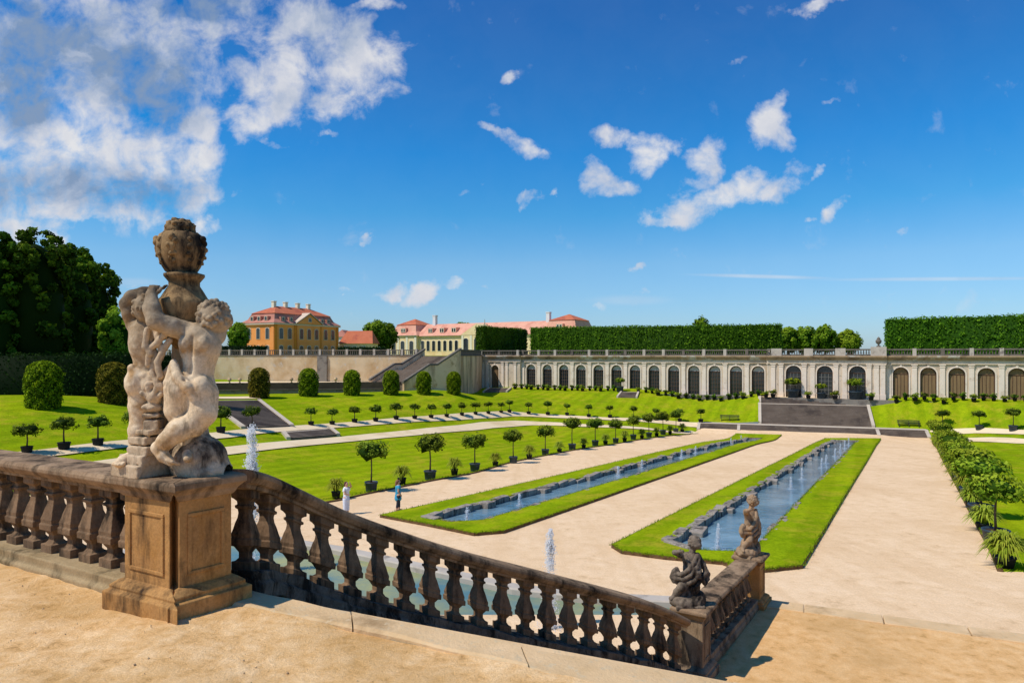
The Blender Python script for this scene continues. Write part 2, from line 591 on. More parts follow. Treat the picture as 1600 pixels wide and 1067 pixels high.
M['roofr'] = mat('red clay tiles', (.52, .145, .070), (.60, .19, .095), .6, c3=(.44, .12, .07), s3=.4, bump=.5, bscale=3, bdist=.05)
M['roofm'] = mat('mauve mansard tiles', (.48, .195, .135), (.56, .25, .175), .6, c3=(.40, .16, .115), s3=.4, bump=.5, bscale=3, bdist=.05)
M['roofp'] = mat('pink clay tiles', (.72, .34, .225), (.78, .40, .27), .5, c3=(.64, .28, .19), s3=.35, bump=.4, bscale=3, bdist=.05)
M['white'] = mat('white render', (.72, .70, .66), (.80, .78, .74), .5, bump=0)
M['glassdark'] = mat('dark window glass', (.018, .021, .024), (.035, .04, .045), .6, rough=.12, bump=0, spec=.6)
M['tub'] = mat('blue grey plant tub', (.020, .036, .050), (.032, .052, .068), 3, rough=.55, bump=.1, world=False, spec=.4)
M['tubblack'] = mat('black plant pot', (.014, .016, .018), (.024, .026, .028), 3, rough=.6, bump=0, world=False)
M['bark'] = mat('brown bark', (.085, .055, .033), (.14, .095, .060), 6, bump=.7, bscale=25, world=False, stretch=(2, 2, .4))
M['earth'] = mat('potting soil', (.05, .03, .018), (.08, .05, .03), 8, bump=.6, world=False)
M['benchwood'] = mat('dark bench slats', (.055, .060, .030), (.080, .082, .045), 3, bump=0)
M['citrus'] = leaf_mat('citrus leaves', (.018, .038, .004), (.095, .150, .011), (.31, .37, .035), .22)
M['citruslight'] = leaf_mat('light citrus leaves', (.035, .070, .005), (.150, .230, .012), (.38, .42, .030), .22)
M['strap'] = leaf_mat('strap leaves', (.05, .085, .006), (.20, .27, .018), (.46, .46, .05), .25)
M['yew'] = leaf_mat('clipped yew', (.022, .048, .003), (.14, .22, .006), (.44, .52, .012), .2, .02)
M['yewbrown'] = leaf_mat('bronzed clipped yew', (.022, .026, .004), (.130, .115, .010), (.36, .26, .025), .15, .02)
M['hedgedark'] = leaf_mat('dark hornbeam hedge', (.004, .013, .003), (.014, .036, .007), (.040, .080, .012), .12, .01)
M['hedge'] = leaf_mat('hornbeam hedge', (.016, .046, .003), (.085, .180, .009), (.23, .38, .018), .24, .02)
M['linden'] = leaf_mat('clipped linden leaves', (.010, .026, .003), (.058, .120, .008), (.25, .36, .016), .2, .02)
M['tree'] = leaf_mat('broadleaf tree', (.020, .055, .004), (.110, .215, .012), (.30, .42, .025), .28, .04)
M['yellowflower'] = leaf_mat('yellow flowers', (.40, .24, .01), (.62, .40, .015), (.75, .55, .03), .2, .02)


def water_mat(name, deep, shallow, sc=1.2, bump=.12, spec=.9):
    m, nt, N, L, P = _nodes(name)
    v = _vec(nt)
    col = _ramp(nt, _noise(nt, v, .35, 4, .6), [(.38, deep), (.64, shallow)])
    L.new(col, P.inputs['Base Color'])
    P.inputs['Roughness'].default_value = .04
    P.inputs['Specular IOR Level'].default_value = spec
    P.inputs['IOR'].default_value = 1.4
    b = N.new('ShaderNodeBump')
    b.inputs['Strength'].default_value = bump
    b.inputs['Distance'].default_value = .06
    L.new(_math(nt, 'ADD', _noise(nt, v, sc, 3, .6), _math(nt, 'MULTIPLY', _noise(nt, v, sc * 6, 3, .6), .3)), b.inputs['Height'])
    L.new(b.outputs['Normal'], P.inputs['Normal'])
    return m


M['water'] = water_mat('basin water', (.075, .16, .215), (.22, .34, .40), 2.2, .35, .55)
M['poolwater'] = water_mat('pool water', (.11, .20, .19), (.40, .36, .10), 1.6, .25, .35)


def spray_mat():
    m, nt, N, L, P = _nodes('white water spray')
    P.inputs['Base Color'].default_value = (.97, .98, .99, 1)
    P.inputs['Roughness'].default_value = .4
    t = N.new('ShaderNodeBsdfTranslucent')
    t.inputs['Color'].default_value = (.98, .99, 1.0, 1)
    mx = N.new('ShaderNodeMixShader')
    mx.inputs[0].default_value = .6
    L.new(P.outputs[0], mx.inputs[1])
    L.new(t.outputs[0], mx.inputs[2])
    tr = N.new('ShaderNodeBsdfTransparent')
    m2 = N.new('ShaderNodeMixShader')
    m2.inputs[0].default_value = .5
    L.new(mx.outputs[0], m2.inputs[1])
    L.new(tr.outputs[0], m2.inputs[2])
    L.new(m2.outputs[0], N['Material Output'].inputs['Surface'])
    return m


M['spray'] = spray_mat()


def flat(name, c, rough=.8):
    m, nt, N, L, P = _nodes(name)
    v = _vec(nt, False)
    L.new(_ramp(nt, _noise(nt, v, 14, 3), [(.3, tuple(x * .85 for x in c)), (.7, tuple(min(1, x * 1.1) for x in c))]), P.inputs['Base Color'])
    P.inputs['Roughness'].default_value = rough
    return m
# ------------------------------------------------------------------ terrain: surveyed heights, joined by a thin-plate surface
def at(px, py, Y):
    return ((px - CX) / F * Y, Y, -(py - HY) / F * Y)


# low steps and great staircase at the far end: their footprint is cut out of the lawn
LA, LB_ = Vector(at(1091, 673, 96)[:2]), Vector(at(1452, 683, 86.5)[:2])
dL = (LB_ - LA).normalized()
nL_ = Vector((-dL.y, dL.x))
Lw = (LB_ - LA).length
GB = LA + nL_ * 3.6
G0 = GB + dL * ((35.3 - GB.x) / dL.x)
Wd = 13.9
fp = lambda v: (v.x, v.y)
GZ0, GZ1 = -10.52, -9.70

SURVEY = [at(*c) for c in [
    (1255, 890, 21.9), (960, 855, 25.1), (595, 808, 31.2), (580, 765, 40.1), (672, 748, 45.2), (802, 717, 59), (894, 701.4, 69.6),
    (1290, 685, 86), (1375, 685, 86), (1150, 680, 92), (1215, 682, 89.8), (1056, 675, 95), (1090, 674, 96), (1455, 684, 86.5),
    (1545, 853, 25.3), (1600, 890, 21.9), (1470, 700, 70.8), (1100, 760, 41.5),
    (340, 708, 51), (560, 687, 68), (740, 668, 87), (826, 661, 96), (912, 665, 94.8), (1013, 670, 93.6),
    (75, 708, 44), (153, 697, 47), (215, 692, 50), (340, 680, 57), (486, 665, 71), (619, 656.5, 80.5), (763, 648, 94), (800, 645, 99),
    (953, 653, 101.5), (1095, 661.5, 97),
    (68, 636, 54), (177, 630, 61), (405, 621, 83), (482, 618, 87), (550, 617, 90), (611, 615.5, 93), (662, 614.5, 95.5), (709, 614, 98),
    (345, 616, 96.5), (590, 615, 103), (700, 612, 107), (752, 611, 125),
    (770, 607, 126), (843, 610, 121), (1000, 614, 112), (1184, 618.5, 103.5), 
    (1475, 672, 88.5), (1530, 673.5, 84), (1600, 675, 78), (1505, 687, 83), (1600, 690, 75)]]
SURVEY += [(x, y, -5.64 - .0562 * y) for x, y in [(-14, 8), (0, 8), (14, 8), (-10, 18), (5, 17), (18, 14), (10, 40), (22, 55), (-8, 26), (30, 36), (14, 60), (20, 68), (26, 76), (34, 78), (40, 80), (30, 64), (40, 70), (14, 76)]]
SURVEY += [(-5, 142, -6.2), (40, 124, -6.2),  (-60, 60, -4), (-60, 110, -4.5), (-110, 60, -3.6), (-110, 120, -4.2), (-40, 122, -4.7),
           (130, 55, -6.5), (110, 28, -8), (60, 40, -8.3), (60, 12, -6.8), (-60, 14, -4.6), (-30, 25, -6.5), (-20, 37, -7.4), (-110, 12, -4), (120, 110, -6)]
for k_, zz_ in ((0, GZ0), (.5, GZ0), (1, GZ0)):
    q_ = LA + dL * Lw * k_ - nL_ * 1.0
    SURVEY.append((q_.x, q_.y, zz_ - .02))
for k_ in (.02, .14, .82, .98):
    for off_, zz_ in ((3.2, GZ1), (4.2, GZ1 + .05)):
        q_ = LA + dL * Lw * k_ + nL_ * off_
        SURVEY.append((q_.x, q_.y, zz_))
for side_ in (-1.2, Wd + 1.2):
    for off_, zz_ in ((2.2, -8.55), (4.6, -7.2), (6.2, -6.7), (7.6, -6.25), (9.5, -6.2)):
        q_ = G0 + dL * side_ + nL_ * off_
        SURVEY.append((q_.x, q_.y, zz_))
for t_ in (22.5, 28, 34, 40, 48, 56):
    for d_, zz_ in ((-3.0, -5.95), (0, -5.95), (4.0, -5.95)):
        SURVEY.append((36.8 + .8714 * t_ + .4906 * d_, 107 - .4906 * t_ + .8714 * d_, zz_))
_S = np.array(SURVEY)
_n = len(_S)


def _phi(r2):
    return .5 * r2 * np.log(r2 + 1e-9)


_A = np.zeros((_n + 3, _n + 3))
_A[:_n, :_n] = _phi(((_S[:, None, :2] - _S[None, :, :2]) ** 2).sum(-1)) + np.eye(_n) * 1.5
_A[:_n, _n] = 1
_A[:_n, _n + 1:] = _S[:, :2]
_A[_n, :_n] = 1
_A[_n + 1:, :_n] = _S[:, :2].T
_W = np.linalg.solve(_A, np.concatenate([_S[:, 2], np.zeros(3)]))


def Hn(x, y):
    x, y = np.atleast_1d(np.asarray(x, float)), np.atleast_1d(np.asarray(y, float))
    r2 = (x[:, None] - _S[None, :, 0]) ** 2 + (y[:, None] - _S[None, :, 1]) ** 2
    return _phi(r2) @ _W[:_n] + _W[_n] + x * _W[_n + 1] + y * _W[_n + 2]


def H(x, y):
    return float(Hn(x, y)[0])


_YS = np.arange(11, 140, .2)


def spot(px, py, dz=0.0):
    """the point of the garden ground surveyed at that place of the photograph"""
    r, s = (px - CX) / F, -(py - HY) / F
    g = Hn(r * _YS, _YS) + dz - s * _YS
    k = np.nonzero((g[:-1] < 0) & (g[1:] >= 0))[0]
    if len(k):
        k = k[0]
        t = g[k] / (g[k] - g[k + 1])
        Y = _YS[k] + .2 * t
    else:
        Y = _YS[int(np.argmin(np.abs(g)))]
    return Vector((r * Y, Y, H(r * Y, Y) + dz))


def sp2(px, py):
    p = spot(px, py)
    return (p.x, p.y)


def sheet(name, outer, holes, dz, material, cell=3.0, skirt=0.0, skirt_mat=None):
    """flat pattern cut from the terrain, draped dz above it"""
    polys = [[Vector((p[0], p[1], 0)) for p in outer]] + [[Vector((p[0], p[1], 0)) for p in h] for h in holes]
    tris = tessellate_polygon(polys)
    pts = [p for pl in polys for p in pl]
    bm = bmesh.new()
    vs = [bm.verts.new(p) for p in pts]
    for t in tris:
        try:
            f = bm.faces.new([vs[i] for i in t])
        except ValueError:
            continue
    bmesh.ops.recalc_face_normals(bm, faces=bm.faces)
    xs = [p[0] for p in outer]
    ys = [p[1] for p in outer]
    for ax, lo, hi in ((0, min(xs), max(xs)), (1, min(ys), max(ys))):
        c = math.floor(lo / cell) * cell + cell
        while c < hi:
            n = Vector((1, 0, 0)) if ax == 0 else Vector((0, 1, 0))
            co = Vector((c, 0, 0)) if ax == 0 else Vector((0, c, 0))
            bmesh.ops.bisect_plane(bm, geom=list(bm.verts) + list(bm.edges) + list(bm.faces), plane_co=co, plane_no=n)
            c += cell
    bm.verts.ensure_lookup_table()
    co = np.array([v.co[:] for v in bm.verts])
    z = Hn(co[:, 0], co[:, 1]) + dz
    for v, q in zip(bm.verts, z):
        v.co.z = q
    for f in bm.faces:
        if f.normal.z < 0:
            f.normal_flip()
    bm.normal_update()
    for f in bm.faces:
        if f.normal.z < 0:
            f.normal_flip()
    bnd = []
    if skirt:
        bnd = [(e.verts[0].co.copy(), e.verts[1].co.copy(), e.link_faces[0].calc_center_median()) for e in bm.edges if len(e.link_faces) == 1]
    me = bpy.data.meshes.new(name)
    bm.to_mesh(me)
    bm.free()
    o = struct(link(name, me, None, material, True))
    if skirt:
        mb = MB()
        for a, b, c in bnd:
            d = (b - a).normalized()
            n = Vector((d.y, -d.x, 0))
            if n.dot(c - a) > 0:
                n = -n
            j0, j1 = n * .015, n * .015
            q = [a + j0, b + j1, b + n * .03 - Vector((0, 0, skirt)), a + n * .03 - Vector((0, 0, skirt))]
            if (q[1] - q[0]).cross(q[2] - q[0]).dot(n) < 0:
                q.reverse()
            mb.add(q, [(0, 1, 2, 3)])
        struct(mb.build('turf_edge', skirt_mat))
    return o


def flat2(px, py):
    """plan position on the evenly falling gravel plane"""
    Y = 5.64 * F / (py - 615.0)
    return ((px - CX) / F * Y, Y)


def smooth_poly(pts, sub=4):
    out = []
    n = len(pts)
    P = [Vector(p[:2]) for p in pts]
    for i in range(n - 1):
        p0, p1, p2, p3 = P[max(0, i - 1)], P[i], P[i + 1], P[min(n - 1, i + 2)]
        for k in range(sub):
            t = k / sub
            out.append(.5 * ((2 * p1) + (p2 - p0) * t + (2 * p0 - 5 * p1 + 4 * p2 - p3) * t * t + (3 * p1 - p0 - 3 * p2 + p3) * t ** 3))
    out.append(P[-1])
    return out


def ribbon(pts, width):
    P = [Vector(p[:2]) for p in pts]
    a, b = [], []
    for i, p in enumerate(P):
        t = (P[min(i + 1, len(P) - 1)] - P[max(i - 1, 0)]).normalized()
        n = Vector((-t.y, t.x))
        wd = width[i] if hasattr(width, '__len__') else width
        a.append(tuple(p + n * wd / 2))
        b.append(tuple(p - n * wd / 2))
    return a + b[::-1]


# ---- the pattern of the garden floor
G_LEFT = [sp2(*p) for p in [(1083, 677), (989, 689), (894, 704), (802, 722), (742, 739), (672, 752), (580, 770.5), (480, 788)]]
G_RIGHT = [sp2(*p) for p in [(1563, 893), (1548, 858), (1520, 806), (1486, 742), (1457, 689)]]
G_END = [fp(LB_ + nL_ * .25), fp(LA + nL_ * .25)]
L_END = [fp(LB_ + nL_ * .1), fp(LB_ + nL_ * 3.5), fp(G0 + dL * (Wd + .3) - nL_ * .1), fp(G0 + dL * (Wd + .3) + nL_ * 9), fp(G0 - dL * .3 + nL_ * 9), fp(G0 - dL * .3 - nL_ * .1), fp(LA + nL_ * 3.5), fp(LA + nL_ * .1)]
lawn_hole = [(-59, 9.5), (59, 9.5), (59, 21)] + G_RIGHT + L_END + G_LEFT + [(-16, 37), (-59, 24)]
gravel_outline = [(-59, 9.5), (59, 9.5), (59, 21)] + G_RIGHT + G_END + G_LEFT + [(-16, 37), (-59, 24)]
bed_left = [flat2(*p) for p in [(594, 808), (668, 822), (741, 837), (787, 833), (1221, 681.5), (1150, 680)]]
bed_right = [flat2(*p) for p in [(956, 855), (972, 865), (1040, 874), (1129, 882), (1160, 893), (1196, 894), (1253, 888), (1376, 685.5), (1290, 685.5)]]
basin_left = [flat2(*p) for p in [(664, 811), (702, 819), (754, 816), (1192, 683), (1167, 682.3)]]
basin_right = [flat2(*p) for p in [(1043, 851), (1090, 864), (1150, 866), (1186, 853), (1340, 689.5), (1302, 689)]]

sheet('lawn', [(-140, 8), (150, 8), (150, 150), (-140, 150)], [lawn_hole], 0.0, M['lawn'], 2.0)
sheet('gravel_parterre', gravel_outline, [bed_left, bed_right], 0.0, M['gravel'], 3.0)
sheet('lawn_bed', bed_left, [basin_left], .13, M['lawn'], 3.0, .2, M['soil'])
sheet('lawn_bed', bed_right, [basin_right], .13, M['lawn'], 3.0, .2, M['soil'])
sheet('water', basin_left, [], -.12, M['water'], 3.0)
sheet('water', basin_right, [], -.12, M['water'], 3.0)
# cut turf edge along the big lawns
for line in (G_LEFT + [(-16, 37), (-59, 24)], G_RIGHT):
    P = smooth_poly(line, 5)
    mb = MB()
    mb.sweep([(p.x, p.y, H(p.x, p.y)) for p in P], [(-.10, -.1), (.10, -.1), (.07, .075), (-.07, .075)])
    struct(mb.build('turf_edge', M['soil']))

pathA = smooth_poly([sp2(*p) for p in [(60, 742), (220, 720), (345, 707), (450, 695), (560, 685), (650, 676.5), (740, 668), (790, 663.5), (826, 662), (870, 663), (912, 665.2), (1013, 670.5), (1086, 675.5)]], 3)
pathB = smooth_poly([sp2(*p) for p in [(0, 716), (75, 709), (153, 699), (215, 693), (345, 681), (400, 674.5), (486, 668), (600, 659.5), (700, 653), (763, 649.2), (806, 647.2), (860, 650.5), (953, 655), (1040, 660), (1093, 663)]], 3)
sheet('garden_path', ribbon(pathA, 2.1), [], .085, M['path'], 2.0)
sheet('garden_path', ribbon(pathB, 1.7), [], .085, M['path'], 2.0)
sheet('garden_path', ribbon(smooth_poly([sp2(*p) for p in [(1470, 687), (1505, 688), (1600, 691), (1700, 694)]], 3), 2.0), [], .085, M['path'], 2.0)
sheet('garden_path', ribbon(smooth_poly([sp2(*p) for p in [(1457, 671.5), (1530, 673.5), (1600, 676), (1700, 680)]], 3), 1.4), [], .085, M['path'], 2.0)
sheet('garden_path', ribbon(smooth_poly([sp2(*p) for p in [(326, 622), (400, 621.5)]], 2), 2.6), [], .085, M['path'], 2.0)


# uneven turf along the cut edges: uncountable blades
def fringe(name, lines, n, seed, ymax=60):
    rg = np.random.default_rng(seed)
    segs = []
    for ln in lines:
        for a, b in zip(ln, ln[1:]):
            segs.append((np.array(a[:2]), np.array(b[:2])))
    Ls = np.array([np.linalg.norm(b - a) / max(12, .5 * (a[1] + b[1])) for a, b in segs])
    k = rg.choice(len(segs), n, p=Ls / Ls.sum())
    A = np.array([s_[0] for s_ in segs])[k]
    B = np.array([s_[1] for s_ in segs])[k]
    P = A + (B - A) * rg.random((n, 1)) + rg.normal(size=(n, 2)) * .05
    z = Hn(P[:, 0], P[:, 1]) + .10
    a = rg.uniform(0, 6.283, n)
    h = rg.uniform(.05, .13, n)
    w_ = rg.uniform(.008, .02, n)
    base = np.stack([P[:, 0], P[:, 1], z], 1)
    sd = np.stack([np.cos(a), np.sin(a), np.zeros(n)], 1) * w_[:, None]
    ln_ = rg.normal(size=(n, 2)) * .06
    tip = base + np.stack([ln_[:, 0], ln_[:, 1], h], 1)
    V = np.stack([base - sd, base + sd, tip], 1).reshape(-1, 3)
    return struct(link(name, np_mesh(name, V, tris=np.arange(3 * n).reshape(n, 3), tint=np.clip(rg.normal(.5, .25, n), 0, 1)), None, M['blade']), 'stuff')


fringe('grass_fringe', [bed_left + bed_left[:1], bed_right + bed_right[:1], basin_left + basin_left[:1], basin_right + basin_right[:1], G_LEFT, G_RIGHT], 26000, 9)
# ------------------------------------------------------------------ stone basins
def basin(outline, big, label):
    c = outline[0]
    t = thing('water_basin', label, 'water basin', (c[0], c[1], H(*c)))
    mb = MB()
    n = len(outline)
    rnd = random.Random(len(label))
    for i in range(n):
        a, b = Vector(outline[i]), Vector(outline[(i + 1) % n])
        L = (b - a).length
        d = (b - a) / L
        s = 0.0
        tall = i in big
        while s < L - .1:
            l = min(rnd.uniform(.55, 1.35), L - s)
            m = a + d * (s + l / 2)
            wd = rnd.uniform(.34, .48) if tall else rnd.uniform(.22, .36)
            top = H(m.x, m.y) + (.13 + rnd.uniform(-.03, .10) if tall else .13 + rnd.uniform(-.07, .02))
            out = Vector((d.y, -d.x)) * rnd.uniform(-.02, .1)
            m2 = m + out
            ax = (d + Vector((d.y, -d.x)) * rnd.uniform(-.06, .06))
            q = MB().obox(m2, ax, l * .985, wd, top - .75, top)
            vs = [(x + rnd.uniform(-.04, .04), y + rnd.uniform(-.04, .04), z + rnd.uniform(-.035, .035)) for x, y, z in q.v]
            mb.add(vs, q.f)
            s += l
    o = mb.build('stone_rim', M['basinstone'], t, world=True, bevel=.03)
    # cascade stones jutting in at the little falls
    for i in big:
        a, b = Vector(outline[i]), Vector(outline[(i + 1) % n])
        L = (b - a).length
        d = (b - a) / L
        nrm = Vector((-d.y, d.x))
        k = 0
        s = 3.0
        while s < L - 2:
            m = a + d * s + nrm * .35
            z = H(m.x, m.y)
            q = MB()
            q.obox(m - nrm * .12, d, rnd.uniform(.6, .95), rnd.uniform(.5, .75), z - .5, z + rnd.uniform(.06, .2))
            q.v = [(x + rnd.uniform(-.06, .06), y + rnd.uniform(-.06, .06), zz + rnd.uniform(-.05, .05)) for x, y, zz in q.v]
            q.build('cascade_stone', M['basinstone'], t, world=True, bevel=.05)
            s += rnd.uniform(4.5, 7.5)
    return t


basin(basin_left, (0, 4), 'long stone edged basin in the grass bed nearer the two people')
basin(basin_right, (0, 5), 'long stone edged basin in the grass bed right behind the two small cherub statues')

# ------------------------------------------------------------------ fountain jets
OCT = np.array([(1, 0, 0), (-1, 0, 0), (0, 1, 0), (0, -1, 0), (0, 0, 1), (0, 0, -1)], float)
OCTF = np.array([(0, 2, 4), (2, 1, 4), (1, 3, 4), (3, 0, 4), (2, 0, 5), (1, 2, 5), (3, 1, 5), (0, 3, 5)])


def jet_mesh(name, h, r, n, seed, drop=(.012, .04)):
    """aerated jet: torn clumps of drops climbing a column, a loose veil falling round it, splash at the foot"""
    rg = np.random.default_rng(seed)
    K = 46
    tc_ = np.sort(rg.random(K))
    off = rg.normal(size=(K, 2)) * r * .16
    cr = r * rg.uniform(.22, .46, K) * np.where(tc_ > .93, .75, 1)
    k = rg.integers(0, K, n)
    g = rg.normal(size=(n, 3))
    P = np.stack([off[k, 0] + g[:, 0] * cr[k] * .62, off[k, 1] + g[:, 1] * cr[k] * .62, h * tc_[k] * .97 + g[:, 2] * h * .022], 1)
    nv = n // 3
    t = rg.random(nv) ** 1.3
    ang = rg.random(nv) * 2 * np.pi
    rad = r * (.45 + 1.1 * (1 - t) ** 1.5) * rg.uniform(.6, 1.15, nv)
    P = np.concatenate([P, np.stack([rad * np.cos(ang), rad * np.sin(ang), h * t * .96], 1)])
    ns = n // 4
    a2 = rg.random(ns) * 2 * np.pi
    r2 = r * (.3 + 2.3 * rg.random(ns))
    P = np.concatenate([P, np.stack([r2 * np.cos(a2), r2 * np.sin(a2), .5 * r * rg.random(ns) ** 2], 1)])
    P[:, 2] = np.clip(P[:, 2], -.02, h)
    N = len(P)
    sz = rg.uniform(drop[0], drop[1], N) * np.concatenate([np.ones(n), np.full(nv, .6), np.full(ns, .6)])
    st = np.stack([sz, sz, sz * rg.uniform(.8, 2.2, N)], 1)
    V = (P[:, None, :] + OCT[None] * st[:, None, :]).reshape(-1, 3)
    T = (np.arange(N)[:, None, None] * 6 + OCTF[None]).reshape(-1, 3)
    return np_mesh(name, V, tris=T)


def jet(p, h, r, n, seed, label, group=None, drop=(.012, .04)):
    o = link('fountain_jet', jet_mesh('fountain_jet', h, r, n, seed, drop), None, M['spray'], False, p)
    tag(o, label, 'fountain jet', group)
    return o


# ---- pool below the stairs
pool_outline = [(-11, 24.6), (-9, 24.2), (-5.9, 22.7), (-2.9, 20.8), (0, 18.9), (2, 18.2), (4.2, 17.9), (5.2, 16.2), (4.0, 14.2), (1.5, 13.6), (-2, 14.8), (-7, 17.4), (-11.5, 20.0), (-12.5, 22.8)]
POOLZ = -6.62
mb = MB().add([(x, y, POOLZ) for x, y in pool_outline], [tuple(range(len(pool_outline) - 1, -1, -1))])
pool = struct(mb.build('water', M['poolwater']))
ro = [Vector(p) for p in pool_outline][::-1]
t = thing('fountain_pool', 'low stone rimmed pool glimpsed through the sloping balustrade', 'pool', (0, 18, POOLZ))
mb = MB()
mb.prism([tuple(p) for p in pool_outline][::-1], [(.45, -7.6), (.45, POOLZ + .13), (.40, POOLZ + .18), (.03, POOLZ + .18), (0, POOLZ + .14), (0, -7.2)])
mb.f = [f for f in mb.f if len(f) == 4]
mb.build('pool_rim', M['pedpale'], t, world=True)
jet(Vector((at(393, 905, 20.6)[0], 20.6, POOLZ)), 4.6, .26, 6500, 3, 'tall white fountain jet rising just right of the large urn statue', None, (.008, .024))
jet(Vector((at(859, 980, 16.4)[0], 16.4, POOLZ)), 2.45, .19, 4500, 5, 'white fountain jet rising above the middle of the sloping stair balustrade', None, (.006, .019))

JR = [(1122, 858, 41), (1236, 764, 19), (1253, 749, 18), (1284, 731, 16), (1291, 724, 15), (1305, 713, 13), (1313, 706, 13), (1320, 700, 12), (1326, 695, 11)]
for i, (px, py, hp) in enumerate(JR):
    p = spot(px, py, -.12)
    jet(p, hp * p.y / F, .12, 900, 20 + i, '%s small jet from the near end of the right hand stone basin' % ORD[i], 'small jets in the stone basins', (.006, .016))
JL = [(730, 814, 23), (812, 790, 19), (966, 743, 15), (1003, 731, 13), (1065, 715, 13), (1087, 708, 11), (1142, 693, 9), (1158, 688, 8)]
for i, (px, py, hp) in enumerate(JL):
    p = spot(px, py, -.12)
    jet(p, hp * p.y / F, .12, 900, 40 + i, '%s small jet from the near end of the left hand stone basin' % ORD[i], 'small jets in the stone basins', (.006, .016))
# ------------------------------------------------------------------ the terrace in the foreground
TZ = -1.53                       # terrace floor, measured from the eye
AL = Vector((-.876, .482))       # along the left balustrade, away from the pier
NL = Vector((-.482, -.876))      # its front
EV = Vector((.915, -.4035))      # along the treads
NV = Vector((.4035, .915))       # down the stairs


def P2(v, z):
    return (v.x, v.y, z)


def wob(x, y):
    return .010 * math.sin(3.1 * x + 1.3 * math.sin(2.3 * y)) + .007 * math.sin(7.3 * x + 5.9 * y) + .005 * math.sin(13 * x - 11 * y + 2 * math.sin(5 * x)) + .003 * math.sin(31 * x + 27 * y)


def floor_sheet(name, outline, zf, material, cell):
    tris = tessellate_polygon([[Vector((p[0], p[1], 0)) for p in outline]])
    bm = bmesh.new()
    vs = [bm.verts.new((p[0], p[1], 0)) for p in outline]
    for t_ in tris:
        bm.faces.new([vs[i] for i in t_])
    for ax in (0, 1):
        lo, hi = min(p[ax] for p in outline), max(p[ax] for p in outline)
        c = lo + cell
        while c < hi:
            v = Vector((0, 0, 0))
            v[ax] = c
            n = Vector((0, 0, 0))
            n[ax] = 1
            bmesh.ops.bisect_plane(bm, geom=list(bm.verts) + list(bm.edges) + list(bm.faces), plane_co=v, plane_no=n)
            c += cell
    for v in bm.verts:
        v.co.z = zf(v.co.x, v.co.y)
    bm.normal_update()
    for f in bm.faces:
        if f.normal.z < 0:
            f.normal_flip()
    me = bpy.data.meshes.new(name)
    bm.to_mesh(me)
    bm.free()
    return struct(link(name, me, None, material, True))


near_edge = [(-2.0, 4.28), (-1.55, 4.1), (-.885, 3.82), (-.367, 3.55), (.32, 3.19), (1.2, 2.80), (3.6, 1.70)]
far_edge = [(-1.80, 4.48), (-.73, 3.93), (.165, 3.53), (.95, 3.22), (1.9, 2.80), (3.9, 1.90)]
terr = [(-6.0, -3.0), (3.6, -3.0)] + near_edge[::-1] + [(-2.3, 4.5), (-6.0, 6.55)]
floor_sheet('terrace_sand', terr, lambda x, y: TZ + wob(x, y), M['sand'], .11)
# worn coping slabs along the head of the stairs
mb = MB()
cuts = [0.0, .95, 2.05, 3.1, 4.2, 5.3]


def along(poly, s):
    P = [Vector(p) for p in poly]
    for a, b in zip(P, P[1:]):
        l = (b - a).length
        if s <= l:
            return a + (b - a) * s / l
        s -= l
    return P[-1]


for a, b in zip(cuts, cuts[1:]):
    k = 10
    rgs = []
    for i in range(k + 1):
        s_ = a + .005 + (b - a - .010) * i / k
        n_, f_ = along(near_edge, s_ + .25), along(far_edge, s_)
        zz = TZ + .016 + .005 * math.sin(2.3 * a)
        e_ = (f_ - n_).normalized() * .02
        w1, w2 = .008 * math.sin(11 * s_), .008 * math.sin(13 * s_ + 1)
        n_, f_ = n_ + e_ * w1 / .02, f_ + e_ * w2 / .02
        rgs.append([P2(n_, TZ - .2), P2(n_, zz - .014), P2(n_ + e_, zz + .004 * math.sin(7 * s_)), P2((n_ + f_) / 2, zz + .004 * math.sin(5 * s_ + 2)), P2(f_ - e_, zz), P2(f_, zz - .016), P2(f_, TZ - .2)])
    mb.rings(rgs)
struct(mb.build('coping_slabs', M['coping']))

# a few larger chips and dead leaves lying about are part of the same grit
# small stones and grit on the sand: nobody could count them
rg = np.random.default_rng(5)
V, T = [], []
for i in range(1500):
    y = rg.uniform(2.2, 4.6)
    x = rg.uniform(-4.2, 1.2)
    if (Vector((x, y)) - Vector((-1.55, 4.1))).dot(NV) > -.05 or (Vector((x, y)) - Vector((-2.3, 4.1))).dot(-NL) > .05:
        continue
    r = .002 + .008 * rg.random() ** 5
    q = OCT * r * rg.uniform(.6, 1.3, (1, 3)) + rg.normal(0, r * .15, (6, 3)) + np.array([x, y, TZ + wob(x, y) + r * .3])
    T.append(OCTF + len(V) * 6)
    V.append(q)
o = link('loose_grit', np_mesh('loose_grit', np.concatenate(V), tris=np.concatenate(T)), None, M['grit'], False)
struct(o, 'stuff')

# ------------------------------------------------------------------ balustrades
BAL = [(0, .080), (.125, .080), (.135, .056), (.17, .040), (.235, .040), (.275, .056), (.30, .064), (.31, .088), (.385, .090), (.40, .080), (.45, .082), (.50, .072),
       (.58, .060), (.64, .047), (.70, .042), (.745, .046), (.755, .060), (.785, .062), (.795, .048), (.835, .050), (.862, .066), (.875, .080), (1.0, .080)]


def baluster(mb, c, ax, h, shear=0.0, sc=1.0):
    """square-section turned baluster standing at c, its faces along ax, its courses following the slope"""
    ax = Vector((ax[0], ax[1])).normalized()
    n = Vector((-ax.y, ax.x))
    rg_ = []
    for t_, r in BAL:
        r *= sc
        ring = []
        for sx, sy in ((-1, -1), (1, -1), (1, 1), (-1, 1)):
            p = Vector((c[0], c[1])) + ax * r * sx + n * r * sy
            ring.append((p.x, p.y, c[2] + t_ * h + shear * r * sx))
        rg_.append(ring)
    mb.rings(rg_)


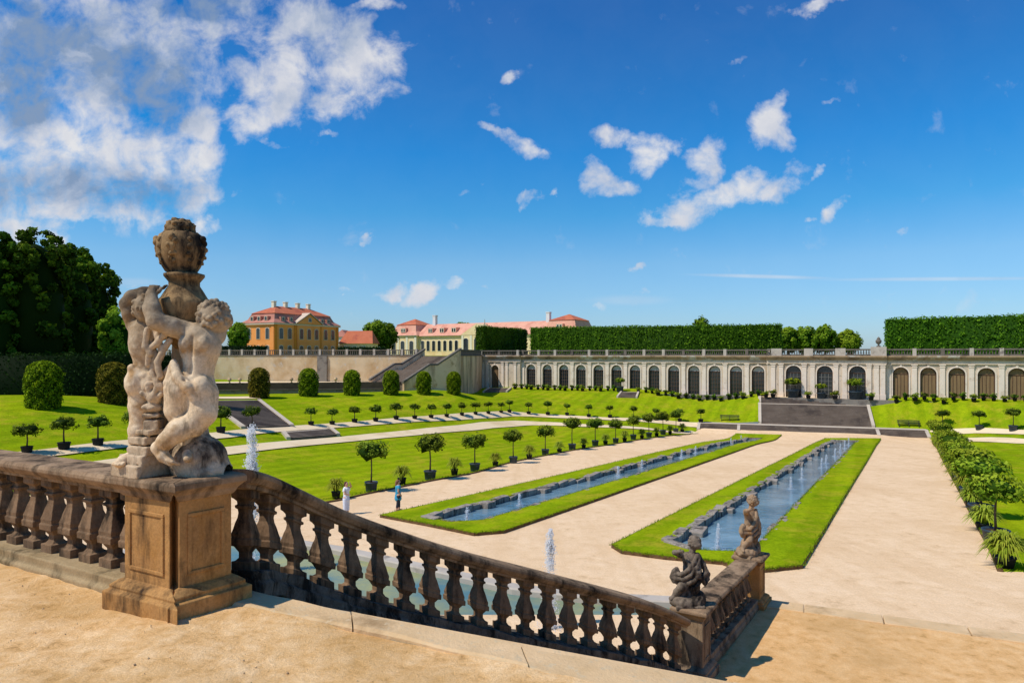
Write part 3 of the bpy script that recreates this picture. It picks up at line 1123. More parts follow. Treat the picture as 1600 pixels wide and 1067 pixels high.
def catmull(P, sub):
    out = []
    P = [Vector(p) for p in P]
    for i in range(len(P) - 1):
        p0, p1, p2, p3 = P[max(0, i - 1)], P[i], P[i + 1], P[min(len(P) - 1, i + 2)]
        for k in range(sub):
            t_ = k / sub
            out.append(.5 * ((2 * p1) + (p2 - p0) * t_ + (2 * p0 - 5 * p1 + 4 * p2 - p3) * t_ * t_ + (3 * p1 - p0 - 3 * p2 + p3) * t_ ** 3))
    out.append(P[-1])
    return out


def rail_prof(w=.15, t=.125):
    return [(-w * .62, -t), (w * .62, -t), (w * .66, -t * .78), (w * .82, -t * .70), (w, -t * .42), (w, -t * .24), (w * .9, -t * .06), (w * .55, 0),
            (-w * .55, 0), (-w * .9, -t * .06), (-w, -t * .24), (-w, -t * .42), (-w * .82, -t * .70), (-w * .66, -t * .78)]


def balustrade(label, path, pitch, hb, foot, footmat, foot_top_w, lead=.1, tail=.1, sc=1.0, railw=.15, plinth=None):
    """path: top line of the rail"""
    P = [Vector(p) for p in path]
    t_ = thing('stone_balustrade', label, 'balustrade', (P[0].x, P[0].y, P[0].z - .125 - hb - foot))
    pr = rail_prof(railw)
    pr = pr[::-1]
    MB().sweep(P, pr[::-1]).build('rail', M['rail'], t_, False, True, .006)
    b0 = -.125 - hb
    w_ = foot_top_w
    ft = [(-w_ * 1.15, b0 - foot), (w_ * 1.15, b0 - foot), (w_ * 1.15, b0 - foot * .5), (w_, b0 - foot * .38), (w_, b0), (-w_, b0), (-w_, b0 - foot * .38), (-w_ * 1.15, b0 - foot * .5)]
    mbf = MB().sweep(P, ft)
    if plinth:
        rr = random.Random(3)
        mbf.v = [(x + rr.uniform(-1, 1) * plinth, y + rr.uniform(-1, 1) * plinth, z + rr.uniform(-1, 1) * plinth) for x, y, z in mbf.v]
    mbf.build('footing', footmat, t_, False, True, .01)
    L = [0]
    for a, b in zip(P, P[1:]):
        L.append(L[-1] + ((b - a).xy).length)
    tot = L[-1]
    n = int(round((tot - lead - tail) / pitch)) + 1
    for i in range(n):
        s = lead + (tot - lead - tail) * i / max(1, n - 1)
        k = max(j for j in range(len(P) - 1) if L[j] <= s + 1e-6)
        f = (s - L[k]) / (L[k + 1] - L[k])
        p = P[k].lerp(P[k + 1], f)
        d = P[k + 1] - P[k]
        sl = d.z / d.xy.length
        mb_ = MB()
        baluster(mb_, (p.x, p.y, p.z + b0 - .012), d.xy, hb + .03, sl, sc)
        mb_.build('baluster', M['baluster'], t_, False, True, .004)
    return t_


# left, level balustrade
A0 = Vector((-2.27, 4.42))
pl = [(A0 + AL * s).to_3d() + Vector((0, 0, -.775)) for s in (-.1, .8, 1.7, 2.6, 3.5)]
balustrade('level stone balustrade running left from the pier under the urn statue', pl, .24, .53, .145, M['footing'], .17, .12, .1, .88, .165)
# the sloping one, curving down beside the stairs
ST = [(365, 732, 4.42), (430, 752, 4.95), (553, 804, 5.6), (720, 860, 6.4), (850, 894, 6.98), (1000, 934, 7.75), (1064, 962, 8.25)]
stair_top = catmull([at(*p) for p in ST], 7)
balustrade('sloping curved stone balustrade descending beside the stairs to the small cherub', stair_top, .272, .535, .17, M['roughstone'], .16, .17, .16, .85, .145, .012)
# the lower one
P1C, P2C = Vector((2.26, 8.50)), Vector((3.84, 10.98))
LD = (P2C - P1C).normalized()
low = [(P1C + LD * s).to_3d() + Vector((0, 0, -3.13 - .03 * s)) for s in (.12, 1.0, 1.9, 2.75)]
balustrade('short lower balustrade between the two small cherub statues', low, .235, .50, .16, M['rail'], .16, .22, .2, .92, .17)


# ------------------------------------------------------------------ piers
def pier(name, label, outline, ztop, zbot, panels, m):
    cx = sum(p[0] for p in outline) / len(outline)
    cy = sum(p[1] for p in outline) / len(outline)
    t_ = thing(name, label, 'pedestal', (cx, cy, zbot))
    h = ztop - zbot
    b = .19 * h
    MB().prism(outline, [(.088, zbot - .1), (.088, zbot + b * .62), (.068, zbot + b * .66), (.058, zbot + b * .74), (.064, zbot + b * .82), (.03, zbot + b), (.0, zbot + b + .012)]).build('base', m, t_, False, True, .008)
    MB().prism(outline, [(0, zbot + b), (0, ztop - .105)]).build('shaft', m, t_, False, True, .008)
    MB().prism(outline, [(.006, ztop - .125), (.02, ztop - .105), (.028, ztop - .085), (.056, ztop - .055), (.066, ztop - .048), (.066, ztop - .014), (.052, ztop)]).build('cap', M['rail'], t_, False, True, .008)
    for a, c, n_ in panels:
        a, c, n_ = Vector(a), Vector(c), Vector(n_)
        d = (c - a)
        L = d.length
        d = d / L
        z0, z1 = zbot + b + .075, ztop - .2
        mb_ = MB()
        mw, mg = .022, .05
        for (u0, u1, v0, v1) in ((mg, L - mg, z0, z0 + mw), (mg, L - mg, z1 - mw, z1), (mg, mg + mw, z0 + mw, z1 - mw), (L - mg - mw, L - mg, z0 + mw, z1 - mw)):
            q = [a + d * u0, a + d * u1]
            pr = [(q[0].x, q[0].y, v0), (q[1].x, q[1].y, v0), (q[1].x, q[1].y, v1), (q[0].x, q[0].y, v1)]
            fr = [(x + n_.x * .010, y + n_.y * .010, z) for x, y, z in pr]
            bk = [(x - n_.x * .02, y - n_.y * .02, z) for x, y, z in pr]
            mb_.add(bk + fr, [(0, 1, 2, 3)[::-1], (4, 5, 6, 7), (0, 1, 5, 4), (1, 2, 6, 5), (2, 3, 7, 6), (3, 0, 4, 7)])
        mb_.build('panel_moulding', m, t_, False, True, .004)
    return t_


Ca, N_, Cb = Vector((-2.0, 3.99)), Vector((-2.03, 4.10)), Vector((-1.95, 4.0))
CA0 = Ca + AL * .44
Sd = Vector((.61, .79))
Sn = Vector((.79, -.61))
B0 = Cb + Sd * .33
out1 = [CA0, Ca, N_, Cb, B0, B0 - Sn * .36, CA0 - NL * .40]
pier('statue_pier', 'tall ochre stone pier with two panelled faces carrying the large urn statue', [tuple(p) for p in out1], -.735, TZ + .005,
     [(CA0, Ca, NL), (Cb, B0, Sn)], M['pier'])


def square(c, d, s):
    d = Vector(d).normalized()
    n = Vector((-d.y, d.x))
    return [tuple(c + d * a * s + n * b * s) for a, b in ((-1, -1), (1, -1), (1, 1), (-1, 1))]


sq1, sq2 = square(P1C, LD, .165), square(P2C, LD, .18)
LN = Vector((LD.y, -LD.x))
pier('statue_pier', 'small stone pier at the foot of the sloping balustrade under the dark cherub', sq1, -3.10, -3.97,
     [(P1C - LD * .165 + LN * .165, P1C + LD * .165 + LN * .165, LN)], M['cherubpale2'] if 'cherubpale2' in M else M['pier'])
pier('statue_pier', 'small stone pier at the far end of the short lower balustrade', sq2, -3.19, -4.0,
     [(P2C - LD * .18 + LN * .18, P2C + LD * .18 + LN * .18, LN)], M['pier'])

# ------------------------------------------------------------------ steps, landing and the drop to the garden
LZ = -3.97
s0, s1 = 3.36, 8.16
nst = 15
bx = [(p.xy.dot(NV), p.xy.dot(EV)) for p in stair_top]


def bal_e(s):
    for (a, ea), (b, eb) in zip(bx, bx[1:]):
        if a <= s <= b:
            return ea + (eb - ea) * (s - a) / (b - a)
    return bx[0][1] if s < bx[0][0] else bx[-1][1]


mb = MB()
for i in range(nst):
    a, b = s0 + (s1 - s0) * i / nst, s0 + (s1 - s0) * (i + 1) / nst
    z = TZ - (TZ - LZ) * (i + 1) / nst
    if i == nst - 1:
        break
    e0, e1 = bal_e(a), 8.0
    q = [NV * a + EV * e0, NV * a + EV * e1, NV * (b + .02) + EV * e1, NV * (b + .02) + EV * bal_e(b)]
    q = [q[0], q[3], q[2], q[1]][::-1]
    mb.hexa([P2(v, z - .6) for v in q], [P2(v, z - .002 * i) for v in q])
struct(mb.build('terrace_steps', M['coping']))
curb = 11.46
eL1, eL2 = P1C.dot(EV) - .05, P2C.dot(EV)
land = [NV * (s1 - .33) + EV * (bal_e(s1) - .1), NV * (s1 - .33) + EV * 8.6, NV * curb + EV * 8.6, NV * curb + EV * (eL2 - .35), P1C - LN * .12]
floor_sheet('landing_sand', [tuple(p) for p in land], lambda x, y: LZ + .5 * wob(x, y), M['sand2'], .25)
mb = MB()
k = 9
for i in range(k):
    e0, e1 = eL2 - .3 + (8.9 - eL2) * i / k + .006, eL2 - .3 + (8.9 - eL2) * (i + 1) / k - .006
    q = [NV * curb + EV * e0, NV * curb + EV * e1, NV * (curb + .36) + EV * e1, NV * (curb + .36) + EV * e0]
    mb.hexa([P2(v, LZ - .3) for v in q], [P2(v, LZ + .018) for v in q])
struct(mb.build('landing_kerb', M['coping'], bevel=.015))
mb = MB()
nl = 15
zend = -6.66
for i in range(nl):
    a = curb + .36 + i * .34
    z = LZ - (LZ - zend) * (i + 1) / nl
    q = [NV * a + EV * (eL2 - .2), NV * a + EV * 9, NV * (a + .36) + EV * 9, NV * (a + .36) + EV * (eL2 - .2)]
    mb.hexa([P2(v, z - .7) for v in q], [P2(v, z) for v in q])
struct(mb.build('terrace_steps', M['coping']))


def drop_wall(path, tops, zb, th, m):
    mb_ = MB()
    for (a, ta), (b, tb) in zip(zip(path, tops), list(zip(path, tops))[1:]):
        a, b = Vector(a), Vector(b)
        d = (b - a).normalized()
        n = Vector((-d.y, d.x)) * th / 2
        q = [a - n, b - n, b + n, a + n]
        mb_.hexa([P2(v, zb) for v in q], [P2(q[0], ta), P2(q[1], tb), P2(q[2], tb), P2(q[3], ta)])
    return struct(mb_.build('terrace_wall', m))


drop_wall([tuple(p.xy) for p in pl], [-1.54] * len(pl), -8, .32, M['brownwall'])
drop_wall([tuple(p.xy) for p in stair_top[::3]], [p.z - .84 for p in stair_top[::3]], -8, .28, M['brownwall'])
drop_wall([tuple(p.xy) for p in low], [LZ - .03] * len(low), -8, .30, M['brownwall'])


# ------------------------------------------------------------------ carved figures
FX, FY, FZ = at(272, 742, 4.28)
FZ = -.737


def S(px, py, d=0.0):
    return ((px - 272) * .00401, d, (742 - py) * .00401)


U = .00401
st = thing('urn_statue', 'large carved statue of two naked cherubs holding up a flower urn on the ochre pier', 'statue', (FX, FY, FZ))
st.scale = (.945, .945, 1)
# rock, steps and tree stump between the figures
g = SDF((-.36, -.30, -.02), (.36, .26, .98), .0075)
g.ell(S(312, 722, .0), (46 * U, .17, 40 * U), .02)
g.ell(S(325, 738, .0), (40 * U, .18, 22 * U), .02)
g.ell(S(300, 690, .03), (24 * U, .12, 40 * U), .03)
g.cap(S(270, 735, .07), S(272, 610, .11), 27 * U, 19 * U, .02)
g.cap(S(272, 610, .11), S(281, 520, .09), 19 * U, 20 * U, .02)
ry = math.atan2(AL.y, AL.x)
g.box(S(231, 733, -.02), (38 * U, .17, 10 * U), ry, .006, .004)
g.box(S(240, 716, -.03), (30 * U, .15, 7 * U), ry, .006, .004)
g.box(S(246, 702, -.04), (26 * U, .13, 6 * U), ry, .006, .004)
g.box(S(243, 688, -.04), (22 * U, .12, 6 * U), ry, .006, .004)
g.box(S(248, 675, -.06), (20 * U, .10, 4 * U), ry, .006, .004)
g.box(S(249, 664, -.08), (11 * U, .07, 8 * U), .2, .006, .006)
g.box(S(248, 650, -.08), (13 * U, .07, 3 * U), .2, .006, .006)
g.ell(S(248, 638, -.09), (15 * U, .07, 8 * U), .01)
g.ell(S(252, 622, -.09), (12 * U, .06, 12 * U), .012)
for a in (-.9, -.3, .35, .95):
    g.cap(S(252, 628, -.10), S(252 + 20 * math.sin(a), 628 - 20 * math.cos(a), -.13), 5 * U, 4 * U, .008)
g.ell(S(246, 604, -.10), (9 * U, .045, 8 * U), .01)
g.ell(S(265, 606, -.10), (10 * U, .05, 9 * U), .01)
vines = [[(262, 604), (252, 585), (256, 560), (246, 535), (250, 508)], [(258, 598), (272, 585), (282, 575)], [(258, 575), (268, 556), (262, 530), (270, 508)],
         [(246, 572), (250, 548), (262, 540), (274, 528), (284, 520)], [(252, 556), (244, 545), (247, 520)], [(268, 590), (262, 570), (272, 548), (280, 536)]]
for i, v in enumerate(vines):
    g.chain([S(x, y, -.13 + .018 * math.sin(i + .6 * j)) for j, (x, y) in enumerate(v)], [5 * U] * len(v), .006)
g.ell(S(262, 520, -.09), (20 * U, .05, 16 * U), .012)
g.rough(.003, 60)
g.rough(.0015, 140, 2)
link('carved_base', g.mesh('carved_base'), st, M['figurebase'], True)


def cherub_head(g, c, r, look):
    """a child's head with curls, ears and a face turned to look"""
    c = np.array(c)
    f = np.array(look, float)
    f /= np.linalg.norm(f)
    up = np.array((0, 0, 1.0))
    s = np.cross(f, up)
    s /= np.linalg.norm(s)
    g.ell(tuple(c), (r, r, r * 1.08), .01)
    g.ell(tuple(c + f * r * .35 - up * r * .35), (r * .72, r * .72, r * .68), .02)
    for k in (-1, 1):
        g.ell(tuple(c + f * r * .78 + s * k * r * .42 - up * r * .38), (r * .3, r * .3, r * .3), .01)
        g.ell(tuple(c + s * k * r * .98 - up * r * .12), (r * .16, r * .22, r * .26), .008)
    g.ell(tuple(c + f * r * 1.06 - up * r * .2), (r * .15, r * .15, r * .22), .01)
    g.ell(tuple(c + f * r * .97 - up * r * .58), (r * .24, r * .18, r * .09), .008)
    rr = np.random.default_rng(int(1000 * abs(c[0])) + 3)
    for i in range(130):
        a = rr.normal(size=3)
        a /= np.linalg.norm(a)
        if a @ f > .45 and a[2] < .5 or a[2] < -.55:
            continue
        g.ell(tuple(c + a * r * np.array((1.0, 1.0, 1.08)) * .99), (r * rr.uniform(.11, .19),) * 3, .002)


def hand(g, wr, direction, r, side):
    """palm, four fingers of unequal length and a thumb"""
    d = np.array(direction, float)
    d /= np.linalg.norm(d)
    s = np.array(side, float)
    s -= d * (s @ d)
    s /= np.linalg.norm(s)
    n = np.cross(d, s)
    wr = np.array(wr, float)
    pc = wr + d * r * 1.0
    g.cap(wr, tuple(pc), r * .8, r * .85, .008)
    for i, ln in zip((-1.5, -.5, .5, 1.5), (1.3, 1.6, 1.65, 1.35)):
        a = pc + s * i * r * .42 + d * r * .35
        b = a + d * r * ln * .6 + n * r * .15
        c = b + d * r * ln * .45 + n * r * .5
        g.chain([tuple(a), tuple(b), tuple(c)], [r * .30, r * .27, r * .22], .002)
    a = wr + s * r * .7 + d * r * .4
    g.chain([tuple(a), tuple(a + s * r * .6 + d * r * .7), tuple(a + s * r * .6 + d * r * 1.3 + n * r * .3)], [r * .34, r * .3, r * .24], .003)


# cherub on the right, seen from behind, one knee on the rock
g = SDF((-.10, -.38, .03), (.42, .24, 1.16), .0068)
g.cap(S(321, 536, -.06), S(322, 562, -.07), 29 * U, 25 * U, .015)
g.ell(S(324, 546, -.075), (33 * U, .098, 32 * U), .015)
g.cap(S(302, 524, -.06), S(343, 528, -.03), 14 * U, 13 * U, .02)
g.cap(S(324, 565, -.07), S(318, 598, -.08), 23 * U, 25 * U, .02)
g.ell(S(318, 605, -.08), (30 * U, .10, 25 * U), .015)
g.ell(S(298, 606, -.135), (18 * U, .075, 25 * U), .008)
g.ell(S(331, 611, -.13), (19 * U, .078, 24 * U), .008)
g.cap(S(334, 521, -.05), S(340, 508, -.03), 14 * U, 13 * U, .015)
# legs
g.chain([S(330, 618, -.10), S(333, 645, -.12), S(322, 664, -.14)], [25 * U, 22 * U, 18 * U], .012)
g.chain([S(320, 662, -.15), S(300, 672, -.19), S(284, 687, -.21), S(272, 696, -.21)], [18 * U, 17 * U, 13 * U, 9 * U], .015)
g.chain([S(272, 696, -.21), S(282, 708, -.22), S(294, 716, -.22)], [10 * U, 9 * U, 7 * U], .01)
for i in range(5):
    g.cap(S(292 + i * 1.5, 713 + i * 1.5, -.245 + i * .012), S(300 + i, 716 + i * 1.2, -.25 + i * .013), 3.2 * U, 2.6 * U, .003)
g.chain([S(298, 612, -.11), S(293, 640, -.10), S(296, 662, -.08)], [27 * U, 22 * U, 17 * U], .02)
g.chain([S(296, 662, -.08), S(300, 685, -.05), S(306, 706, -.10)], [16 * U, 14 * U, 9 * U], .015)
g.chain([S(306, 706, -.10), S(318, 712, -.20)], [9 * U, 7 * U], .01)
# drapery sling over the hip
g.chain([S(290, 570, -.15), S(300, 590, -.19), S(318, 606, -.205), S(324, 622, -.19)], [6 * U, 8 * U, 8 * U, 5 * U], .01)
g.chain([S(286, 574, -.14), S(282, 600, -.165), S(288, 626, -.165)], [5 * U, 6 * U, 4 * U], .01)
# arm reaching up round the urn
g.chain([S(303, 522, -.08), S(286, 515, -.15), S(268, 507, -.20)], [16 * U, 14.5 * U, 14 * U], .015)
g.chain([S(268, 507, -.20), S(260, 488, -.19), S(254, 468, -.15)], [14 * U, 13 * U, 9 * U], .012)
hand(g, S(254, 468, -.15), (.12, .35, 1), 9 * U, (1, 0, 0))
g.chain([S(345, 528, -.02), S(338, 505, .10), S(318, 490, .16)], [14 * U, 13 * U, 9 * U], .015)
cherub_head(g, S(341, 501, -.03), 26 * U, (-.7, .55, .25))
for k_ in (-1, 1):
    g.ell(S(322 + k_ * 15, 541, -.155), (9 * U, .03, 12 * U), .01)
g.cut(g.capq(S(316, 628, -.205), S(314, 590, -.212), 2.6 * U), .008)
g.cut(g.capq(S(322, 532, -.175), S(318, 585, -.172), 3.0 * U), .016)
g.rough(.0016, 85, 1)
link('cherub', g.mesh('cherub'), st, M['figure'], True)

# cherub on the left, weight on one leg, forearm over the head
g = SDF((-.38, -.30, .03), (.02, .30, 1.22), .0068)
g.cap(S(222, 520, -.02), S(226, 556, -.02), 20 * U, 17 * U, .015)
g.ell(S(224, 538, -.03), (21 * U, .09, 34 * U), .012)
g.cap(S(211, 511, -.02), S(236, 514, .03), 12 * U, 12 * U, .015)
g.cap(S(226, 560, -.02), S(227, 595, -.01), 17 * U, 20 * U, .015)
g.ell(S(227, 600, -.02), (23 * U, .10, 25 * U), .015)
g.ell(S(220, 601, -.08), (17 * U, .07, 23 * U), .008)
g.ell(S(239, 604, -.065), (16 * U, .065, 21 * U), .008)
g.chain([S(224, 612, -.04), S(222, 638, -.05), S(221, 655, -.05)], [20 * U, 17 * U, 13.5 * U], .012)
g.chain([S(221, 655, -.05), S(221, 674, -.065), S(215, 700, -.05), S(213, 714, -.05)], [13.5 * U, 14.5 * U, 9.5 * U, 8.5 * U], .012)
g.chain([S(210, 715, -.06), S(206, 719, -.13), S(204, 721, -.16)], [10 * U, 9 * U, 7 * U], .01)
for i in range(5):
    g.cap(S(197 + i * 4, 721, -.17), S(196 + i * 4.2, 722, -.195 + abs(i - 3) * .008), 3.2 * U, 2.5 * U, .003)
g.chain([S(236, 612, .02), S(240, 645, .04), S(240, 690, .06), S(238, 712, .06)], [23 * U, 18 * U, 13 * U, 9 * U], .02)
# drapery band
g.chain([S(208, 590, -.06), S(216, 578, -.10), S(234, 590, -.10), S(246, 606, -.07)], [4 * U, 6 * U, 6 * U, 4 * U], .012)
g.chain([S(209, 511, -.02), S(204, 495, -.04), S(200, 480, -.05)], [12.5 * U, 11 * U, 10 * U], .012)
g.chain([S(199, 479, -.05), S(210, 468, -.06), S(228, 461, -.05), S(240, 458, -.03)], [10 * U, 10 * U, 8.5 * U, 6.5 * U], .012)
hand(g, S(240, 458, -.03), (1, .25, .18), 7.5 * U, (0, 1, .2))
g.cap(S(226, 510, .0), S(233, 498, .02), 12 * U, 11 * U, .015)
cherub_head(g, S(234, 486, -.055), 20.5 * U, (.8, .1, .2))
g.cut(g.capq(S(230, 624, -.14), S(230, 590, -.145), 2.4 * U), .008)
g.rough(.0016, 85, 4)
link('cherub', g.mesh('cherub'), st, M['figure'], True)

# urn
prof = [(14, 548), (22, 538), (33, 515), (40, 492), (42, 478), (41, 472), (36, 468), (30, 458), (24, 449), (24, 443), (29, 437), (31.5, 434), (31.5, 430.5), (25, 429), (24, 427), (29, 419),
        (35, 404), (37.5, 393), (37, 381), (33, 370), (28, 366), (25, 365), (20, 366)]
mb = MB()
n = 64
rgs = []
for r, y in prof:
    up = y < 428
    ring = []
    for j in range(n):
        a = 2 * math.pi * j / n
        k = 1 + (.045 * abs(math.sin(4.5 * a + .4)) - .02 if up and y > 369 else 0) + (.03 * math.sin(10 * a) if 475 < y < 530 else 0)
        x_, y_, z_ = S(278 if up else 283, y, .05)
        ring.append((x_ + r * U * k * math.cos(a), y_ + r * U * k * math.sin(a), z_))
    rgs.append(ring)
mb.rings(rgs)
urn = mb.build('urn', M['urnstone'], st, True)
g = SDF((-.22, -.20, 1.28), (.26, .30, 1.62), .0075)
rr = random.Random(4)
g.ell(S(276, 362, .05), (24 * U, .10, 14 * U), .01)
for i in range(120):
    a, b = rr.uniform(0, 6.28), rr.uniform(0, 1)
    q = math.sqrt(b) * 23
    z = 347 + (q / 24) ** 2 * 11 + rr.uniform(-4, 2)
    x_, y_, z_ = S(276 + q * math.cos(a), z, .05 + q * U * math.sin(a))
    r_ = rr.uniform(3.0, 5.2) * U
    g.ell((x_, y_, z_), (r_, r_, r_ * .8), .002)
    g.cut(g.ellq((x_, y_, z_ + r_ * .75), (r_ * .4, r_ * .4, r_ * .4)), .004)
link('flower_bouquet', g.mesh('flower_bouquet'), urn, M['urnstone'], True)
g = SDF((-.26, -.22, 1.18), (.30, .32, 1.54), .008)
for k in range(9):
    a0 = -2.9 + k * .698
    ca, sa = math.cos(a0), math.sin(a0)
    for rad, yy, r_ in ((27, 369, 4.5), (34, 379, 5.0), (37, 390, 4.4), (36.5, 402, 3.6), (32, 412, 3.2), (26, 420, 2.6)):
        w_ = 2.2 * math.sin(yy * .21 + k)
        q = S(278 + ca * rad - sa * w_, yy, .05 + (sa * rad + ca * w_) * U)
        g.ell(q, (r_ * U,) * 3, .008)
    if k % 2 == 0:
        for i in range(7):
            f = i / 6
            aa = a0 + .16 * math.sin(i * 2.1)
            q = S(278 + math.cos(aa) * (38 - 7 * f * f), 376 + 38 * f, .05 + math.sin(aa) * (38 - 7 * f * f) * U)
            g.ell(q, ((5.6 - 2.6 * f) * U,) * 3, .004)
link('garland', g.mesh('garland'), urn, M['urnstone'], True)


def small_cherub(label, origin, sc, mirror, m, mb_):
    """standing child figure wrapped in drapery on a rock; local units are pixels of height scaled by sc"""
    t_ = thing('cherub_statue', label, 'statue', origin)
    q = lambda x, z, d=0.0: (x * sc * mirror, d * sc, z * sc)
    g = SDF((-48 * sc, -34 * sc, -3 * sc), (48 * sc, 34 * sc, 36 * sc), 1.1 * sc)
    for x, z, d, r in ((-8, 6, 0, (26, 20, 12)), (8, 8, 2, (20, 18, 14)), (-2, 18, 3, (15, 13, 14)), (-22, 8, -4, (10, 10, 8)), (16, 14, -3, (9, 9, 11)), (-12, 22, 2, (9, 9, 9))):
        g.ell(q(x, z, d), tuple(c * sc for c in r), 3 * sc)
    g.box(q(-2, 0, 0), (24 * sc, 19 * sc, 3.2 * sc), 0, 1 * sc, 1 * sc)
    g.rough(1.1 * sc, .35 / sc, 2)
    link('rock_base', g.mesh('rock_base'), t_, mb_, True)
    h = .8 * sc
    g = SDF((-40 * sc, -26 * sc, 8 * sc), (40 * sc, 26 * sc, 122 * sc), h)
    g.ell(q(2, 62, 0), (13 * sc, 10 * sc, 16 * sc), 4 * sc)
    g.ell(q(1, 77, 0), (14 * sc, 9.5 * sc, 11 * sc), 4 * sc)
    g.ell(q(1, 48, 0), (14 * sc, 12 * sc, 11 * sc), 4 * sc)
    g.cap(q(-10, 82, 0), q(13, 82, 0), 5.5 * sc, 5.5 * sc, 4 * sc)
    g.cap(q(3, 84, 0), q(6, 95, -1), 5 * sc, 5 * sc, 2 * sc)
    g.chain([q(-6, 46, -2), q(-13, 34, -8), q(-17, 31, -9)], [10 * sc, 8 * sc, 7 * sc], 3 * sc)
    g.chain([q(-17, 31, -9), q(-22, 22, -3), q(-27, 14, -2)], [6.5 * sc, 6 * sc, 3.6 * sc], 2 * sc)
    g.chain([q(-27, 14, -2), q(-32, 12, -7)], [4 * sc, 3 * sc], 2 * sc)
    g.chain([q(7, 44, 0), q(8, 30, -4), q(6, 22, -3), q(5, 12, -6)], [10 * sc, 8 * sc, 7 * sc, 4 * sc], 3 * sc)
    # arms
    g.chain([q(-12, 82, 0), q(-19, 86, -6), q(-27, 90, -9)], [5 * sc, 4.6 * sc, 4.2 * sc], 2 * sc)
    g.chain([q(-27, 90, -9), q(-22, 93, -15)], [4.2 * sc, 3.2 * sc], 2 * sc)
    hand(g, q(-22, 93, -15), (mirror * .8, -.3, .2), 3 * sc, (0, 0, 1))
    g.chain([q(15, 80, 0), q(22, 68, -2), q(27, 56, -3)], [5 * sc, 4.6 * sc, 4.4 * sc], 2 * sc)
    g.chain([q(27, 56, -3), q(18, 50, -10), q(10, 50, -14)], [4.4 * sc, 4 * sc, 3 * sc], 2 * sc)
    hand(g, q(10, 50, -14), (-mirror, -.2, .1), 2.8 * sc, (0, 0, 1))
    cherub_head(g, q(8, 105, -2), 10.5 * sc, (mirror * .45, -.8, .05))
    g.rough(.35 * sc, .8 / sc, 2)
    body = link('body', g.mesh('body'), t_, m, True)
    g = SDF((-40 * sc, -28 * sc, 10 * sc), (40 * sc, 26 * sc, 96 * sc), h * 1.1)
    for pts in ([(12, 86, -6), (4, 74, -12), (-6, 62, -14), (-16, 54, -11), (-24, 52, -4)], [(14, 80, -6), (8, 66, -13), (-2, 54, -15), (-13, 46, -12), (-24, 46, -5)],
                [(15, 72, -5), (12, 58, -13), (4, 46, -15), (-6, 40, -14)], [(16, 62, -2), (16, 46, -10), (10, 36, -12), (2, 30, -10)],
                [(-8, 84, -4), (-2, 70, -12), (8, 58, -14), (17, 46, -10), (24, 38, -6), (30, 44, -2)], [(18, 50, 0), (26, 44, -2), (31, 52, -2)],
                [(-22, 60, 0), (-27, 48, -1), (-22, 38, -2)], [(-26, 58, -3), (-30, 47, -2), (-27, 40, -2)]):
        g.chain([q(*p) for p in pts], [3.6 * sc] * len(pts), 2.2 * sc)
    g.ell(q(-23, 50, 0), (8.5 * sc, 7 * sc, 11 * sc), 3 * sc)
    g.ell(q(5, 40, 3), (16 * sc, 10 * sc, 10 * sc), 4 * sc)
    g.rough(.5 * sc, .7 / sc, 5)
    link('drapery', g.mesh('drapery'), t_, m, True)
    return t_


small_cherub('dark draped cherub statue on the pier at the foot of the sloping balustrade', (P1C.x - .05, P1C.y, -3.10), .0074, 1, M['cherubdark'], M['cherubdark'])
c2 = small_cherub('paler tan cherub statue on the far pier against the right hand basin', (P2C.x - .02, P2C.y, -3.19), .0081, 1, M['cherubpale'], M['cherubpale'])
c2.rotation_euler = (0, 0, R(38))
# ------------------------------------------------------------------ foliage
def ico(sub):
    bm = bmesh.new()
    bmesh.ops.create_icosphere(bm, subdivisions=sub, radius=1.0)
    V = np.array([v.co[:] for v in bm.verts])
    T = np.array([[v.index for v in f.verts] for f in bm.faces])
    bm.free()
    return V, T


ICO2, ICO2F = ico(2)
ICO3, ICO3F = ico(3)


def leaves(C, Nn, size, rg, aspect=.5):
    """one small diamond leaf per centre, facing roughly along its normal"""
    n = len(C)
    Nn = Nn / (np.linalg.norm(Nn, axis=1, keepdims=True) + 1e-9)
    t = rg.normal(size=(n, 3))
    t -= Nn * (t * Nn).sum(1, keepdims=True)
    t /= np.linalg.norm(t, axis=1, keepdims=True) + 1e-9
    b = np.cross(Nn, t)
    s = (size if hasattr(size, '__len__') else np.full(n, size))[:, None] * rg.uniform(.7, 1.3, (n, 1))
    V = np.stack([C - t * s * .5, C + b * s * aspect * .5 + Nn * s * .06, C + t * s * .5 - Nn * s * .1, C - b * s * aspect * .5 + Nn * s * .06], 1).reshape(-1, 3)
    return V, np.arange(4 * n).reshape(n, 4)


def leaf_object_mesh(name, C, Nn, size, tint, rg, aspect=.5, coreV=None, coreF=None, coretint=.05):
    V, Q = leaves(C, Nn, size, rg, aspect)
    tn = np.clip(tint, 0, 1)
    if coreV is not None:  # dark core added inside the leaves to block light
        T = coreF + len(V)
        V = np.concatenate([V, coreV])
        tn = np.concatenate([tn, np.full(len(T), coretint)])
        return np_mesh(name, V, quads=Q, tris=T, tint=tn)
    return np_mesh(name, V, quads=Q, tint=tn)


def sph(n, rg):
    a = rg.normal(size=(n, 3))
    return a / np.linalg.norm(a, axis=1, keepdims=True)


